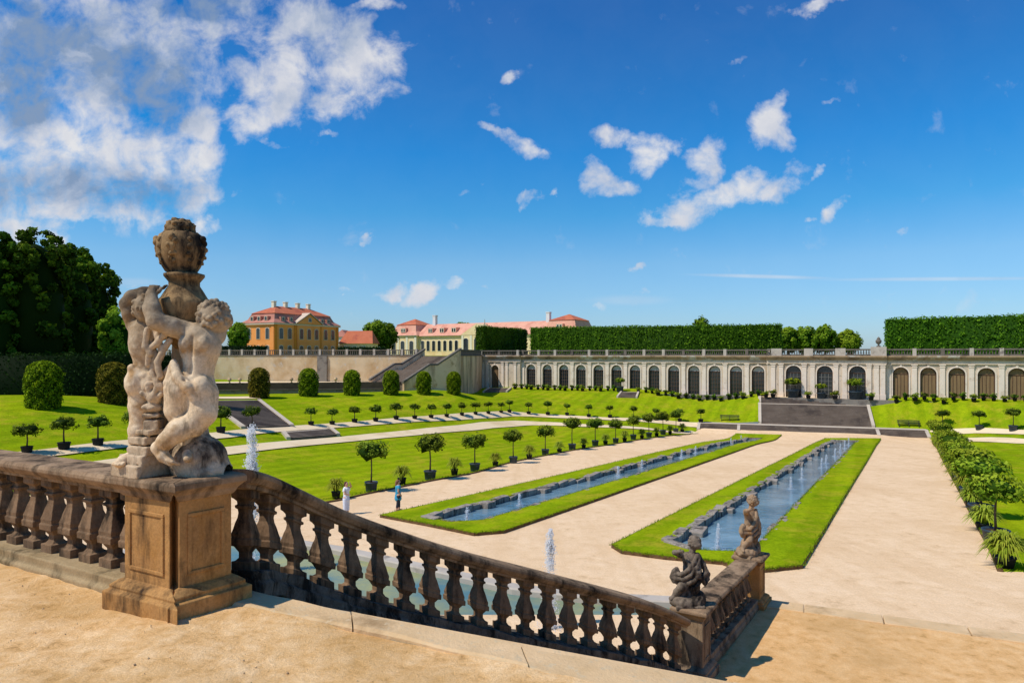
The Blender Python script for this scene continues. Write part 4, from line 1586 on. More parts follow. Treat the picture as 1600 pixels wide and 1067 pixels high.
def clump_crown(name, rx, rz, zc, K, n, leaf, seed, core=.72, under=-.75, aspect=.55, low=.3, clump=.36):
    rg = np.random.default_rng(seed)
    D = sph(K * 3, rg)
    D = D[D[:, 2] > under][:K]
    K = len(D)
    S_ = np.array([rx, rx, rz])
    cc = D * S_ * rg.uniform(.68, .92, (K, 1))
    cr = rx * clump * rg.uniform(.75, 1.25, K)
    ct = rg.uniform(-.16, .2, K)
    k = rg.integers(0, K, n)
    d = sph(n, rg)
    d = d + D[k] * .6
    d /= np.linalg.norm(d, axis=1, keepdims=True)
    P = cc[k] + d * cr[k][:, None] * (rg.random((n, 1)) ** .4) * np.array([1, 1, min(1.1, rz / rx + .25)])
    out = P / S_
    out /= np.linalg.norm(out, axis=1, keepdims=True)
    Nn = out * .8 + d * .5 + rg.normal(size=(n, 3)) * .55 + np.array([0, 0, .25])
    tint = low + .18 + .22 * d[:, 2] + .16 * (P[:, 2] / rz) + ct[k] + rg.normal(size=n) * .13  # paler upward: new growth, plus light from above put into the leaf colour
    P[:, 2] += zc
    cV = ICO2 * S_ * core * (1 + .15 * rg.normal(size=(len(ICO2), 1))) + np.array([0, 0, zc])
    return leaf_object_mesh(name, P, Nn, leaf, tint, rg, aspect, cV, ICO2F, .02)


def tub_parts(t, r, h, m, soil=True):
    tb = MB().lathe([(r * .80, 0), (r * .83, .02), (r * .97, h * .86), (r * 1.04, h * .87), (r * 1.06, h * .99), (r * 1.0, h), (r * .94, h), (r * .92, h * .9), (0.02, h * .88)], 20).build('tub', m, t, True)
    a = MB().lathe([(r * .92, h * .89), (r * .5, h * .93), (.02, h * .94)], 16).build('soil', M['earth'], tb, True)
    for s in (-1, 1):
        MB().tube([(s * r * .93, -.06, h * .74), (s * r * 1.13, -.05, h * .76), (s * r * 1.15, 0, h * .70), (s * r * 1.13, .05, h * .76), (s * r * .93, .06, h * .74)], .014, 6).build('handle', m, tb, True)


def tub_tree(label, group, H_, cr, chh, tubr, tubh, seed, m='citrus', K=30, n=900, leaf=.15, tubm='tub', lean=0.0):
    t = thing('tub_tree', label, 'tub tree', (0, 0, 0), 0, group)
    tub_parts(t, tubr, tubh, M[tubm])
    zc = H_ - chh * .52
    rr = random.Random(seed)
    bx_, by_ = rr.uniform(-.05, .05) + lean, rr.uniform(-.04, .04)
    tk = MB().tube([(0, 0, tubh * .85), (bx_ * .7, by_, tubh + (zc - tubh) * .4), (bx_ * .2, -by_, zc - chh * .2), (0, 0, zc)], [.055, .042, .040, .03], 8)
    for k in range(5):
        a = k * 1.26 + rr.uniform(-.3, .3)
        tk.tube([(bx_ * .2, 0, zc - chh * .38), (cr * .4 * math.cos(a), cr * .4 * math.sin(a), zc + chh * .08), (cr * .7 * math.cos(a), cr * .7 * math.sin(a), zc + chh * .2)], [.026, .016, .006], 5)
    tk.build('trunk', M['bark'], t, True)
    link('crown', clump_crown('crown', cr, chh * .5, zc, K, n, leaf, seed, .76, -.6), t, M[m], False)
    return t


def place_set(protos, spots, labels, group, rot=True):
    out = []
    used = [False] * len(protos)
    rr = random.Random(len(spots) * 7 + len(group))
    for i, p in enumerate(spots):
        k = i % len(protos)
        if not used[k]:
            o = protos[k]
            used[k] = True
        else:
            o = copy_tree(protos[k])
        o.location = p[:3]
        s = p[3] if len(p) > 3 else 1.0
        s *= rr.uniform(.93, 1.07)
        o.scale = (s * rr.uniform(.94, 1.06), s * rr.uniform(.94, 1.06), s * rr.uniform(.95, 1.05))
        if rot:
            o.rotation_euler = (0, 0, rr.uniform(0, 6.28))
        o['label'] = labels[i]
        o['group'] = group
        out.append(o)
    return out


def z_of(p, dz=0.0):
    return (p.x, p.y, p.z + dz)


# ---- lemon trees in tubs along the left gravel walk
LT = [(580, 768), (672, 749), (742, 736), (802, 723.5), (852, 711), (894, 703), (930, 696.5), (962, 692), (989.5, 686.5), (1014, 683), (1036, 679), (1056, 676)]
protos = [tub_tree('x', None, 2.84 + .12 * math.sin(3 * i), .83 + .06 * math.cos(5 * i), 1.08 + .1 * math.sin(7 * i), .37, .58, 100 + i, lean=.05 * math.sin(4 * i)) for i in range(6)]
sp_ = [z_of(spot(*p), .0) + (1.0 if i < 6 else 1.03,) for i, p in enumerate(LT)]
lab = []
for i in range(len(LT)):
    if i == 0:
        lab.append('round headed lemon tree in a blue grey tub, nearest the woman in white')
    elif i == 1:
        lab.append('round headed tub tree on the gravel edge just right of the person in blue')
    else:
        lab.append('%s round headed tub tree from the near end of the left gravel walk' % ORD[i])
place_set(protos, sp_, lab, 'tub trees along the left gravel walk')


# ---- strap-leaved lilies in pots between them
def pot_plant_mesh(name, r, h, n, seed, wd=.035, pf=.42):
    rg = np.random.default_rng(seed)
    V, Q, T = [], [], []
    for i in range(n):
        a = rg.uniform(0, 6.283)
        e = rg.uniform(.15, 1.0)
        L_ = r * rg.uniform(.85, 1.25)
        d = np.array([math.cos(a), math.sin(a), 0])
        s = np.array([-math.sin(a), math.cos(a), 0])
        P0 = d * r * .12 * rg.random() + np.array([0, 0, h * pf])
        pts = []
        for j in range(5):
            f = j / 4
            x = L_ * f * (.35 + .65 * e)
            z = h * (.62 * math.sin(min(1.0, f * 1.15) * math.pi * .62) * (1.35 - .75 * e) - .36 * e * f ** 3)
            pts.append(P0 + d * x + np.array([0, 0, z]))
        b = len(V)
        for j, p in enumerate(pts):
            w_ = wd * (.5, 1.0, 1.0, .75, .12)[j] * .5
            V += [p - s * w_, p + s * w_]
        tn = .35 + .3 * rg.random() + .15 * (1 - e)
        for j in range(4):
            Q.append((b + 2 * j, b + 2 * j + 1, b + 2 * j + 3, b + 2 * j + 2))
            T.append(tn + .06 * j)
    return np_mesh(name, np.array(V), quads=np.array(Q), tint=np.clip(T, 0, 1))


def pot_plant(label, r, h, seed, n=90, tubm='tubblack', m='strap', wd=.045, pf=.42):
    t = thing('pot_plant', label, 'pot plant')
    MB().lathe([(r * .30, 0), (r * .40, h * pf), (r * .43, h * pf + .01), (r * .42, h * pf + .04), (r * .37, h * pf + .04), (.02, h * pf)], 16).build('pot', M[tubm], t, True)
    link('foliage', pot_plant_mesh('foliage', r, h, n, seed, wd, pf), t, M[m], False)
    return t


PL = [(525, 779), (628, 757), (710, 742), (774, 729), (827, 717.5), (874, 707.5), (912, 701), (946, 694.5), (976, 690), (1003, 685.5), (1026, 681.5), (1047, 678.5), (1066, 675.5)]
protos = [pot_plant('x', .64, 1.12, 200 + i, 210, pf=.34) for i in range(3)]
lab = ['dark potted lily with arching leaves behind the woman in white', 'dark potted lily with arching leaves right behind the person in blue'] + \
      ['arching potted lily, number %s from the near end of the left gravel walk' % ORD[i] for i in range(2, len(PL))]
place_set(protos, [z_of(spot(*p), .0) for p in PL], lab, 'potted lilies along the left gravel walk')

# ---- the right hand row, seen end on
R0, R1 = spot(1556, 852), spot(1464, 688)
protos = [tub_tree('x', None, 2.62, .95 + .05 * i, .92, .47, .62, 130 + i, 'citruslight', 26, 820, .17, 'tub', .05) for i in range(3)]
pp = [pot_plant('x', .74, 1.12, 230 + i, 260, 'tubblack', 'strap', .055, .27) for i in range(2)]
nR = 12
ts, ps = [], []
for i in range(nR):
    f = i / (nR - 1)
    q = Vector((R0.x, R0.y)).lerp(Vector((R1.x, R1.y)), f)
    ts.append((q.x, q.y, H(q.x, q.y)))
    if i > 0:
        q = Vector((R0.x, R0.y)).lerp(Vector((R1.x, R1.y)), (i - .5) / (nR - 1))
        ps.append((q.x - .15, q.y, H(q.x, q.y)))
place_set(protos, ts, ['nearest leafy tub tree of the row edging the right gravel walk'] + ['%s leafy tub tree from the near end of the right hand row' % ORD[i] for i in range(1, nR)], 'tub trees along the right gravel walk')
q = spot(1570, 886)
ps = [(q.x, q.y, q.z)] + ps
place_set(pp, ps, ['large arching potted lily at the near end of the right hand row'] + ['%s arching potted lily from the near end of the right hand row' % ORD[i] for i in range(1, nR)], 'potted lilies along the right gravel walk')

# ---- small tub trees along the upper path
UB = [(42, 708), (100, 703), (153, 696.5), (212, 690), (345, 677), (394, 672), (486, 665), (519, 664), (554, 660.5), (587, 659), (619, 656), (648, 655), (673.6, 653.5), (698, 652), (721.7, 649.5), (743, 648), (763, 647), (783, 645.5)]
FB = [(796, 645), (826, 647.5), (856, 649), (886, 649.5), (920, 652), (953, 653), (990, 656), (1025, 657), (1062, 659), (1095, 660)]
protos = [tub_tree('x', None, 1.98 + .1 * math.sin(3 * i), .66 + .05 * math.cos(5 * i), .86 + .07 * math.sin(5 * i), .33, .48, 160 + i, 'citrus', 22, 620, .14, 'tubblack', .04 * math.sin(4 * i)) for i in range(5)]
sp_ = []
for i, p in enumerate(UB):
    s_ = spot(*p)
    hpx = 51 if i < 4 else (38 if i < 6 else 27.5 - 8.5 * (i - 6) / 11)
    sp_.append(z_of(s_, .0) + (max(.78, min(1.25, hpx * s_.y / F / 1.98)),))
lab = ['small tub tree cut by the left edge above the level balustrade', 'second small tub tree from the left edge above the level balustrade', 'third small tub tree from the left edge above the level balustrade',
       'small tub tree half hidden behind the left cherub\'s leg', 'small tub tree on the grass just right of the urn statue', 'small tub tree in front of the wide dark garden stairs'] + \
      ['%s small tub tree right of the dark stairs along the upper left path' % ORD[i] for i in range(12)]
place_set(protos, sp_, lab, 'small tub trees along the upper path')
protos = [tub_tree('x', None, 1.98 + .08 * math.sin(4 * i), .60 + .05 * math.cos(3 * i), .74, .33, .50, 170 + i, 'citrus', 20, 560, .14, 'tubblack') for i in range(4)]
place_set(protos, [z_of(spot(*p), .0) + (.98,) for p in FB], ['%s small tub tree from the left along the path below the long arcade' % ORD[i] for i in range(10)], 'small tub trees below the arcade')
RB = [(1473, 671), (1530, 671.5), (1583, 673.5)]
protos = [tub_tree('x', None, 2.45, .82, .86, .45, .62, 180 + i, 'citrus', 22, 520, .15, 'tub') for i in range(2)]
place_set(protos, [z_of(spot(*p), .0) for p in RB], ['small tub tree rising just behind the far end of the right hand row', 'tub tree standing alone on the right slope, left of its neighbour', 'tub tree on the right slope closest to the right edge'], 'tub trees on the right hand slope')


# ---- clipped yew domes
def dome_mesh(name, r, h, seed, n=5200, leaf=.15, fuzz=.05, lum=.06):
    rg = np.random.default_rng(seed)
    t = rg.random(n)
    a = rg.uniform(0, 6.2832, n)
    hs = h - r * 1.05                       # straight part, then a round head
    cut = hs / (hs + r * 1.5)
    side = t < cut
    z = np.where(side, t / cut * hs, 0)
    th = np.where(side, 0, (t - cut) / (1 - cut) * np.pi / 2)
    bul = r * (.90 + .12 * np.sin(np.clip(z / hs, 0, 1) * np.pi * .62))
    rad = np.where(side, bul, r * np.cos(th) * 1.0)
    z = np.where(side, z, hs + r * 1.05 * np.sin(th))
    lump = lum * r * (np.sin(a * 5 + seed) * np.sin(z * 4.2 + 2 * seed) + np.sin(a * 9 + 2) * np.sin(z * 7.5))
    rad = rad + lump + rg.normal(size=n) * fuzz * (rg.random(n) < .8) - .12 * rg.random(n) ** 2
    P = np.stack([rad * np.cos(a), rad * np.sin(a), z], 1)
    Nn = np.stack([np.cos(a) * np.cos(th), np.sin(a) * np.cos(th), np.sin(th) + .15], 1) + rg.normal(size=(n, 3)) * .6
    tint = .42 + .25 * lump / (lum * r) * .6 + .18 * np.sin(th) + rg.normal(size=n) * .16
    m, k = 14, 18
    cv = []
    for i in range(m):
        f = i / (m - 1)
        zz, rr_ = (f / .6 * hs, r * .82) if f < .6 else (hs + r * .9 * math.sin((f - .6) / .4 * math.pi / 2), r * .82 * math.cos((f - .6) / .4 * math.pi / 2 * .98))
        cv += [(rr_ * math.cos(2 * math.pi * j / k), rr_ * math.sin(2 * math.pi * j / k), zz) for j in range(k)]
    T = []
    for i in range(m - 1):
        for j in range(k):
            p, q, r_, s_ = i * k + j, i * k + (j + 1) % k, (i + 1) * k + (j + 1) % k, (i + 1) * k + j
            T += [(p, q, r_), (p, r_, s_)]
    return leaf_object_mesh(name, P, Nn, leaf, tint, rg, .6, np.array(cv), np.array(T), .03)


DM = [(68, 636, 72, 27.5, 'yew', 'bright green clipped yew dome at far left before the dark hedge'), (177, 630, 64, 24, 'yewbrown', 'bronze tinged clipped yew dome just left of the urn statue'),
      (405, 621.5, 47, 17, 'yewbrown', 'bronze tinged clipped dome above the wide dark stairs'), (482, 618.5, 43, 16, 'yew', 'second clipped dome of the six along the upper lawn, from the left'),
      (550, 617, 39, 14, 'yew', 'third clipped dome of the six along the upper lawn, from the left'), (611, 616, 37.5, 13.2, 'yew', 'fourth clipped dome of the six, before the foot of the stone staircase'),
      (662, 615, 35, 12.3, 'yew', 'fifth clipped dome of the six, before the brown staircase wall'), (709, 614.5, 34, 12, 'yew', 'last clipped dome on the right, before the brown retaining wall')]
for i, (px, py, hp, rp, mm, lb) in enumerate(DM):
    p = spot(px, py)
    o = thing('clipped_yew', lb, 'topiary', z_of(p, -.1), 0, 'clipped yew domes')
    h_, r_ = hp * p.y / F + .1, rp * .9 * p.y / F
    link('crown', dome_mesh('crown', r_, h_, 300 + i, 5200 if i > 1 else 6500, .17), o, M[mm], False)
    MB().tube([(0, 0, -.2), (0, 0, h_ * .5)], [.12, .08], 8).build('trunk', M['bark'], o, True)


# ---- hedges
def hedge_mesh(L_, W_, H0, H1, dens, leaf, seed, zb=0.0, fuzz=.12, streak=True, low=.44):
    """clipped hedge, x 0..L, y 0..W, front at y=0; top runs from H0 to H1"""
    rg = np.random.default_rng(seed)
    P, Nn, tn = [], [], []
    Hm = max(H0, H1)

    def face(n, fn, nrm, up):
        a, b = rg.random(n), rg.random(n)
        p = fn(a, b)
        lump = .5 * np.sin(p[:, 0] * 1.7 + 1.3 * np.sin(p[:, 2] * .8)) * np.sin(p[:, 2] * 1.4 + seed) + .5 * np.sin(p[:, 0] * 4.1 + p[:, 1]) * np.sin(p[:, 2] * 2.2 + 1)
        p = p + np.array(nrm) * (lump * .10 + .05 * np.sin(p[:, 0] * .45 + seed) + rg.normal(size=n) * fuzz)[:, None]
        P.append(p)
        Nn.append(np.array(nrm)[None] + rg.normal(size=(n, 3)) * .65)
        st = .22 * np.sin(p[:, 0] * 3.3 + 2 * np.sin(p[:, 0] * .7)) if streak else 0
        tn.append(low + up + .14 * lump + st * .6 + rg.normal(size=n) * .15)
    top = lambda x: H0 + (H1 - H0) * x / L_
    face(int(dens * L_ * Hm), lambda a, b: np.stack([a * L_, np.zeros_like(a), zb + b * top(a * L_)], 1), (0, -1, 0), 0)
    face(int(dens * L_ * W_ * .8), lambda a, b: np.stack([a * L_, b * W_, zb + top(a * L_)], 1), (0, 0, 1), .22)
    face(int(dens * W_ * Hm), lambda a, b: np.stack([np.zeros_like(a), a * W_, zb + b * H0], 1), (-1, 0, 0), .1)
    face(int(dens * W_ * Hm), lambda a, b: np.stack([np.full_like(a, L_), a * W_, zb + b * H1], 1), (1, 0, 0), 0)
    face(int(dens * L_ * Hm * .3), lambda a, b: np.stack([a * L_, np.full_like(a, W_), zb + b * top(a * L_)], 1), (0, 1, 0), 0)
    e = .1
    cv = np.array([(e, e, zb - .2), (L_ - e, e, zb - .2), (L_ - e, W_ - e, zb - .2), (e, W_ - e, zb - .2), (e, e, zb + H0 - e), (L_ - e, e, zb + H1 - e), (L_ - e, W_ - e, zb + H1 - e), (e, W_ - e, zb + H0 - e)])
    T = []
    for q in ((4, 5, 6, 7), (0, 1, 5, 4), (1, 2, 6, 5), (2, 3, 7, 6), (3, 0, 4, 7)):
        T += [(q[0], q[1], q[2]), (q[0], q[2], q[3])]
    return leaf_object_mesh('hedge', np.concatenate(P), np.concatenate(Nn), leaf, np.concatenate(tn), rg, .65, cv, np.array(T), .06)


def hedge(label, a, b, W_, H0, H1, m, dens=26, leaf=.26, seed=1, z=0.0, zb=0.0, **k):
    a, b = Vector(a), Vector(b)
    d = b - a
    o = link('clipped_hedge', hedge_mesh(d.length, W_, H0, H1, dens, leaf, seed, zb, **k), None, M[m], False, (a.x, a.y, z))
    o.rotation_euler = (0, 0, math.atan2(d.y, d.x))
    return tag(o, label, 'hedge')


hedge('long near black clipped hedge behind the two left yew domes', (-66, 60), (-31, 69), 2.2, 4.4, 4.4, 'hedgedark', 30, .24, 2, -4.35)


# ---- big trees
def big_tree(name, label, cat, base, zt, z0, r, m, seed, K=70, n=7000, leaf=.5, tk=.25, group=None, rzf=1.0, low=.3):
    o = thing(name, label, cat, base, 0, group)
    h = zt - base[2]
    lo = z0 - base[2]
    zc, rz = (h + lo) / 2, (h - lo) / 2
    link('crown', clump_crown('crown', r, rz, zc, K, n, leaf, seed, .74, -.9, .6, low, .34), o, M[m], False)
    mb_ = MB().tube([(0, 0, -.3), (0, .05, lo * .6 + .3), (.1, 0, zc)], [tk * 1.3, tk, tk * .5], 9)
    for k in range(5):
        a = k * 1.3 + seed
        mb_.tube([(0, 0, lo * .7 + .3), (r * .35 * math.cos(a), r * .35 * math.sin(a), zc), (r * .6 * math.cos(a), r * .6 * math.sin(a), zc + rz * .4)], [tk * .6, tk * .35, tk * .1], 6)
    mb_.build('trunk', M['bark'], o, True)
    return o


def lime_tree(label, px, Y, ytop, rp, seed):
    """tall old lime kept to a rounded shape, foliage to the ground"""
    x = (px - CX) / F * Y
    zt, r, zb = -(ytop - HY) / F * Y, rp / F * Y, -4.2
    o = thing('clipped_lime_tree', label, 'tree', (x, Y, zb), 0, 'clipped limes at the left edge')
    h = zt - zb
    rg = np.random.default_rng(seed)
    K, n = 190, 15000
    D = sph(K * 2, rg)
    D = D[D[:, 2] > -.95][:K]
    K = len(D)
    # column with a rounded head
    zz = np.where(D[:, 2] > 0, h - r + D[:, 2] * r, (h - r) * (1 + D[:, 2]))
    rad = np.where(D[:, 2] > 0, np.sqrt(np.maximum(0, 1 - D[:, 2] ** 2)), .96) * r
    an = np.arctan2(D[:, 1], D[:, 0])
    cc = np.stack([rad * np.cos(an), rad * np.sin(an), zz], 1) * rg.uniform(.86, 1.02, (K, 1))
    cr = r * rg.uniform(.13, .27, K)
    ct = rg.uniform(-.2, .2, K)
    k = rg.integers(0, K, n)
    d = sph(n, rg) + np.stack([np.cos(an[k]), np.sin(an[k]), np.maximum(0, D[k, 2]) + .2], 1) * .6
    d /= np.linalg.norm(d, axis=1, keepdims=True)
    P = cc[k] + d * cr[k][:, None] * (rg.random((n, 1)) ** .35)
    tint = .36 + .26 * d[:, 2] + ct[k] + .16 * (P[:, 2] / h - .5) + rg.normal(size=n) * .13  # lit crown tops put into the leaf colour: tint rises with height
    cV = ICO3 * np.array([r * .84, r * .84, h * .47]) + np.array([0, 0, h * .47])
    me = leaf_object_mesh('crown', P, d + rg.normal(size=(n, 3)) * .5, .46, tint, rg, .6, cV, ICO3F, .03)
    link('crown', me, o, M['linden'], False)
    MB().tube([(0, 0, -.3), (0, 0, 4)], [.35, .28], 9).build('trunk', M['bark'], o, True)
    return o


for i, (px, Y, yt, rp, lb) in enumerate([(-20, 68, 368, 44, 'dark clipped lime tree cut off by the left edge of the view'), (56, 71, 366, 46, 'tallest dark clipped lime tree behind the left hedge'),
                                         (104, 80, 390, 42, 'dark clipped lime tree, third from the left edge'), (141, 90, 410, 35, 'dark clipped lime tree at the right end of the tall row')]):
    lime_tree(lb, px, Y, yt, rp, 400 + i)


def tree_at(name, label, px, Y, ytop, ybot, rp, base_z, m, seed, **k):
    x = (px - CX) / F * Y
    return big_tree(name, label, 'tree', (x, Y, base_z), -(ytop - HY) / F * Y, -(ybot - HY) / F * Y, rp / F * Y, m, seed, **k)


tree_at('broadleaf_tree', 'light green tree seen just left of the urn statue behind the hedge', 186, 78, 484, 566, 27, -4.3, 'tree', 31, n=6500, leaf=.34, low=.5)
tree_at('broadleaf_tree', 'bright green tree at the left end of the orange palace', 372, 165, 506, 545, 15, -.1, 'tree', 32, n=3500, leaf=.6, low=.42)
tree_at('broadleaf_tree', 'taller round tree left of the long pink roofed building', 588, 215, 501, 548, 21, -.1, 'tree', 33, n=5000, leaf=.75, low=.25)
tree_at('broadleaf_tree', 'shorter round tree touching the long pink roofed building', 606, 222, 505, 548, 14, -.1, 'tree', 34, n=3600, leaf=.75, low=.2)
for i, (px, yt, rp, lb) in enumerate([(1232, 512, 16, 'first round tree from the left in the gap between the tall hedges'), (1260, 511, 17, 'second round tree from the left in the gap between the tall hedges'),
                                      (1289, 506, 17, 'tallest round tree in the gap between the tall hedges'), (1325, 518, 18, 'yellowish loose tree at the right end of the hedge gap')]):
    tree_at('broadleaf_tree', lb, px, 150, yt, 552, rp, -.1, 'tree', 35 + i, n=4000, leaf=.55, low=.34 if i < 3 else .55)
tree_at('pine_tree', 'distant dark conifer tip peeping over the long clipped hedge', 1096, 260, 493, 545, 13, -.1, 'linden', 41, n=1800, leaf=.9, low=.25)
tree_at('broadleaf_tree', 'low distant treetop over the roof of the long building', 723, 300, 502, 545, 12, -.1, 'linden', 42, n=1500, leaf=1.1)

# ------------------------------------------------------------------ the two visitors
def person(label, base, hgt, face, spec):
    """continuous body with hair and clothing as parts; units of height"""
    t = thing('person', label, 'person', base, face)
    u = hgt
    h = .0095 * u
    q = lambda x, y, z: (x * u, y * u, z * u)
    box = ((-.36 * u, -.36 * u, -.02 * u), (.36 * u, .36 * u, 1.04 * u))
    g = SDF(*box, h)
    g.cap(q(0, 0, .555), q(0, 0, .78), .072 * u, .085 * u, .03 * u)
    g.ell(q(0, 0, .75), (.105 * u, .062 * u, .08 * u), .03 * u)
    g.ell(q(0, .0, .52), (.09 * u, .065 * u, .07 * u), .03 * u)
    g.cap(q(0, 0, .80), q(0, -.008, .88), .033 * u, .030 * u, .015 * u)
    g.ell(q(0, -.012, .925), (.048 * u, .058 * u, .068 * u), .012 * u)
    g.ell(q(0, -.072, .915), (.009 * u, .012 * u, .013 * u), .006 * u)
    for s in (-1, 1):
        g.ell(q(s * .049, 0, .92), (.008 * u, .014 * u, .02 * u), .004 * u)
        f = spec['feet'][0 if s < 0 else 1]
        g.chain([q(s * .05, 0, .50), q(s * .052 + f[0] * .4, f[1] * .4 - .01, .28), q(s * .05 + f[0], f[1] + .01, .05)], [.068 * u, .046 * u, .028 * u], .015 * u)
        g.chain([q(s * .05 + f[0], f[1] + .015, .03), q(s * .055 + f[0], f[1] - .085, .014)], [.028 * u, .018 * u], .01 * u)
        a = spec['arms'][0 if s < 0 else 1]
        g.chain([q(s * .105, 0, .79), q(*a[0]), q(*a[1])], [.034 * u, .027 * u, .018 * u], .012 * u)
        d = Vector(a[1]) - Vector(a[0])
        hand(g, q(*a[1]), tuple(d), .020 * u, (0, -1, .2))
    link('body', g.mesh('body'), t, spec['skin'], True)
    g = SDF(*box, h)
    g.ell(q(0, .014, .945), (.056 * u, .062 * u, .062 * u), .01 * u)
    if spec['long']:
        g.chain([q(0, .05, .93), q(0, .06, .86), q(0, .055, .80)], [.045 * u, .042 * u, .03 * u], .01 * u)
    else:
        g.ell(q(0, .05, .90), (.045 * u, .03 * u, .04 * u), .01 * u)
    g.cut(g.ellq(q(0, -.085, .90), (.06 * u, .06 * u, .07 * u)), .01 * u)
    link('hair', g.mesh('hair'), t, spec['hair'], True)
    for nm, fn, m in spec['clothes']:
        g = SDF(*box, h)
        fn(g, q, u)
        link(nm, g.mesh(nm), t, m, True)
    return t


def top_white(g, q, u):
    g.cap(q(0, 0, .57), q(0, 0, .77), .085 * u, .094 * u, .03 * u)
    g.ell(q(0, 0, .745), (.118 * u, .074 * u, .085 * u), .03 * u)
    for s in (-1, 1):
        g.cap(q(s * .10, 0, .785), q(s * .135, -.01, .735), .045 * u, .04 * u, .015 * u)
    g.cut(g.ellq(q(0, -.02, .86), (.055 * u, .06 * u, .05 * u)), .01 * u)


def skirt_pale(g, q, u):
    g.cap(q(0, 0, .57), q(0, 0, .45), .09 * u, .105 * u, .02 * u)
    for s in (-1, 1):
        g.cap(q(s * .045, 0, .47), q(s * .055, 0, .14), .082 * u, .062 * u, .02 * u)


def dress_blue(g, q, u):
    g.cap(q(0, 0, .60), q(0, 0, .77), .080 * u, .090 * u, .03 * u)
    g.ell(q(0, 0, .745), (.112 * u, .072 * u, .085 * u), .03 * u)
    g.cap(q(0, 0, .58), q(0, 0, .40), .085 * u, .115 * u, .03 * u)
    for s in (-1, 1):
        g.cap(q(s * .10, 0, .785), q(s * .125, 0, .745), .042 * u, .038 * u, .015 * u)
    g.cut(g.ellq(q(0, -.02, .86), (.05 * u, .06 * u, .045 * u)), .01 * u)


def leggings(g, q, u):
    for s, f in ((-1, (0, .05)), (1, (0, -.05))):
        g.chain([q(s * .05, 0, .48), q(s * .052 + f[0] * .4, f[1] * .4 - .01, .28), q(s * .05, f[1] * .9, .12)], [.072 * u, .052 * u, .04 * u], .015 * u)


skin = flat('sunlit skin', (.55, .30, .19), .6)
p = spot(541, 803)
person('woman in a white top and pale skirt shading her eyes on the gravel', (p.x, p.y, p.z), 1.52, R(68), dict(
    feet=((0, .03), (0, -.03)), arms=(((-.155, -.06, .66), (-.06, -.15, .62)), ((.165, -.06, .83), (.06, -.09, .945))), skin=skin, hair=flat('red brown hair', (.085, .022, .012)), long=False,
    clothes=[('top', top_white, flat('white cotton', (.80, .79, .78))), ('skirt', skirt_pale, flat('pale blue cotton', (.66, .70, .78)))]))
p = spot(622, 797.5)
person('person in a bright blue tunic and dark leggings walking beside the basin lawn', (p.x, p.y, p.z), 1.50, R(112), dict(
    feet=((0, .05), (0, -.05)), arms=(((-.13, .02, .64), (-.12, -.06, .52)), ((.13, .03, .64), (.115, -.03, .50))), skin=skin, hair=flat('light brown hair', (.24, .10, .045)), long=True,
    clothes=[('tunic', dress_blue, flat('bright blue cotton', (.03, .30, .46))), ('leggings', leggings, flat('dark navy leggings', (.018, .022, .035)))]))
# ------------------------------------------------------------------ helpers for buildings, in a building's own frame: x along the front, y into the building, z up
def arch_pts(xc, hw, z0, zs, n=10):
    """outline of an arched opening, left foot to right foot"""
    P = [(xc - hw, z0), (xc - hw, zs)]
    for i in range(1, n):
        a = math.pi - math.pi * i / n
        P.append((xc + hw * math.cos(a), zs + hw * math.sin(a)))
    return P + [(xc + hw, zs), (xc + hw, z0)]


def arched_bay(mb, x0, x1, z0, z1, xc, hw, zs, y=0.0, depth=.5, n=10):
    """wall panel x0..x1, z0..z1 with an arched opening and its reveal"""
    A = arch_pts(xc, hw, z0, zs, n)
    mb.add([(x0, y, z0), (xc - hw, y, z0), (xc - hw, y, zs), (x0, y, zs)], [(0, 1, 2, 3)])
    mb.add([(xc + hw, y, z0), (x1, y, z0), (x1, y, zs), (xc + hw, y, zs)], [(0, 1, 2, 3)])
    mb.add([(x0, y, zs), (xc - hw, y, zs), (xc - hw, y, z1), (x0, y, z1)], [(0, 1, 2, 3)])
    mb.add([(xc + hw, y, zs), (x1, y, zs), (x1, y, z1), (xc + hw, y, z1)], [(0, 1, 2, 3)])
    for (xa, za), (xb, zb) in zip(A[1:-2], A[2:-1]):
        mb.add([(xa, y, za), (xb, y, zb), (xb, y, z1), (xa, y, z1)], [(0, 1, 2, 3)])
    for (xa, za), (xb, zb) in zip(A, A[1:]):
        mb.add([(xa, y, za), (xb, y, zb), (xb, y + depth, zb), (xa, y + depth, za)], [(0, 1, 2, 3)])


def arch_band(mb, xc, hw, z0, zs, w_, y0, y1, n=12, legs=True):
    """raised band round an arch"""
    I, O = arch_pts(xc, hw, z0, zs, n), arch_pts(xc, hw + w_, z0, zs, n)
    if not legs:
        I, O = I[1:-1], O[1:-1]
    for i in range(len(I) - 1):
        a, b, c, d = I[i], I[i + 1], O[i + 1], O[i]
        mb.add([(p[0], y0, p[1]) for p in (a, b, c, d)] + [(p[0], y1, p[1]) for p in (a, b, c, d)],
               [(0, 1, 2, 3), (7, 6, 5, 4), (0, 1, 5, 4), (1, 2, 6, 5), (2, 3, 7, 6), (3, 0, 4, 7)])


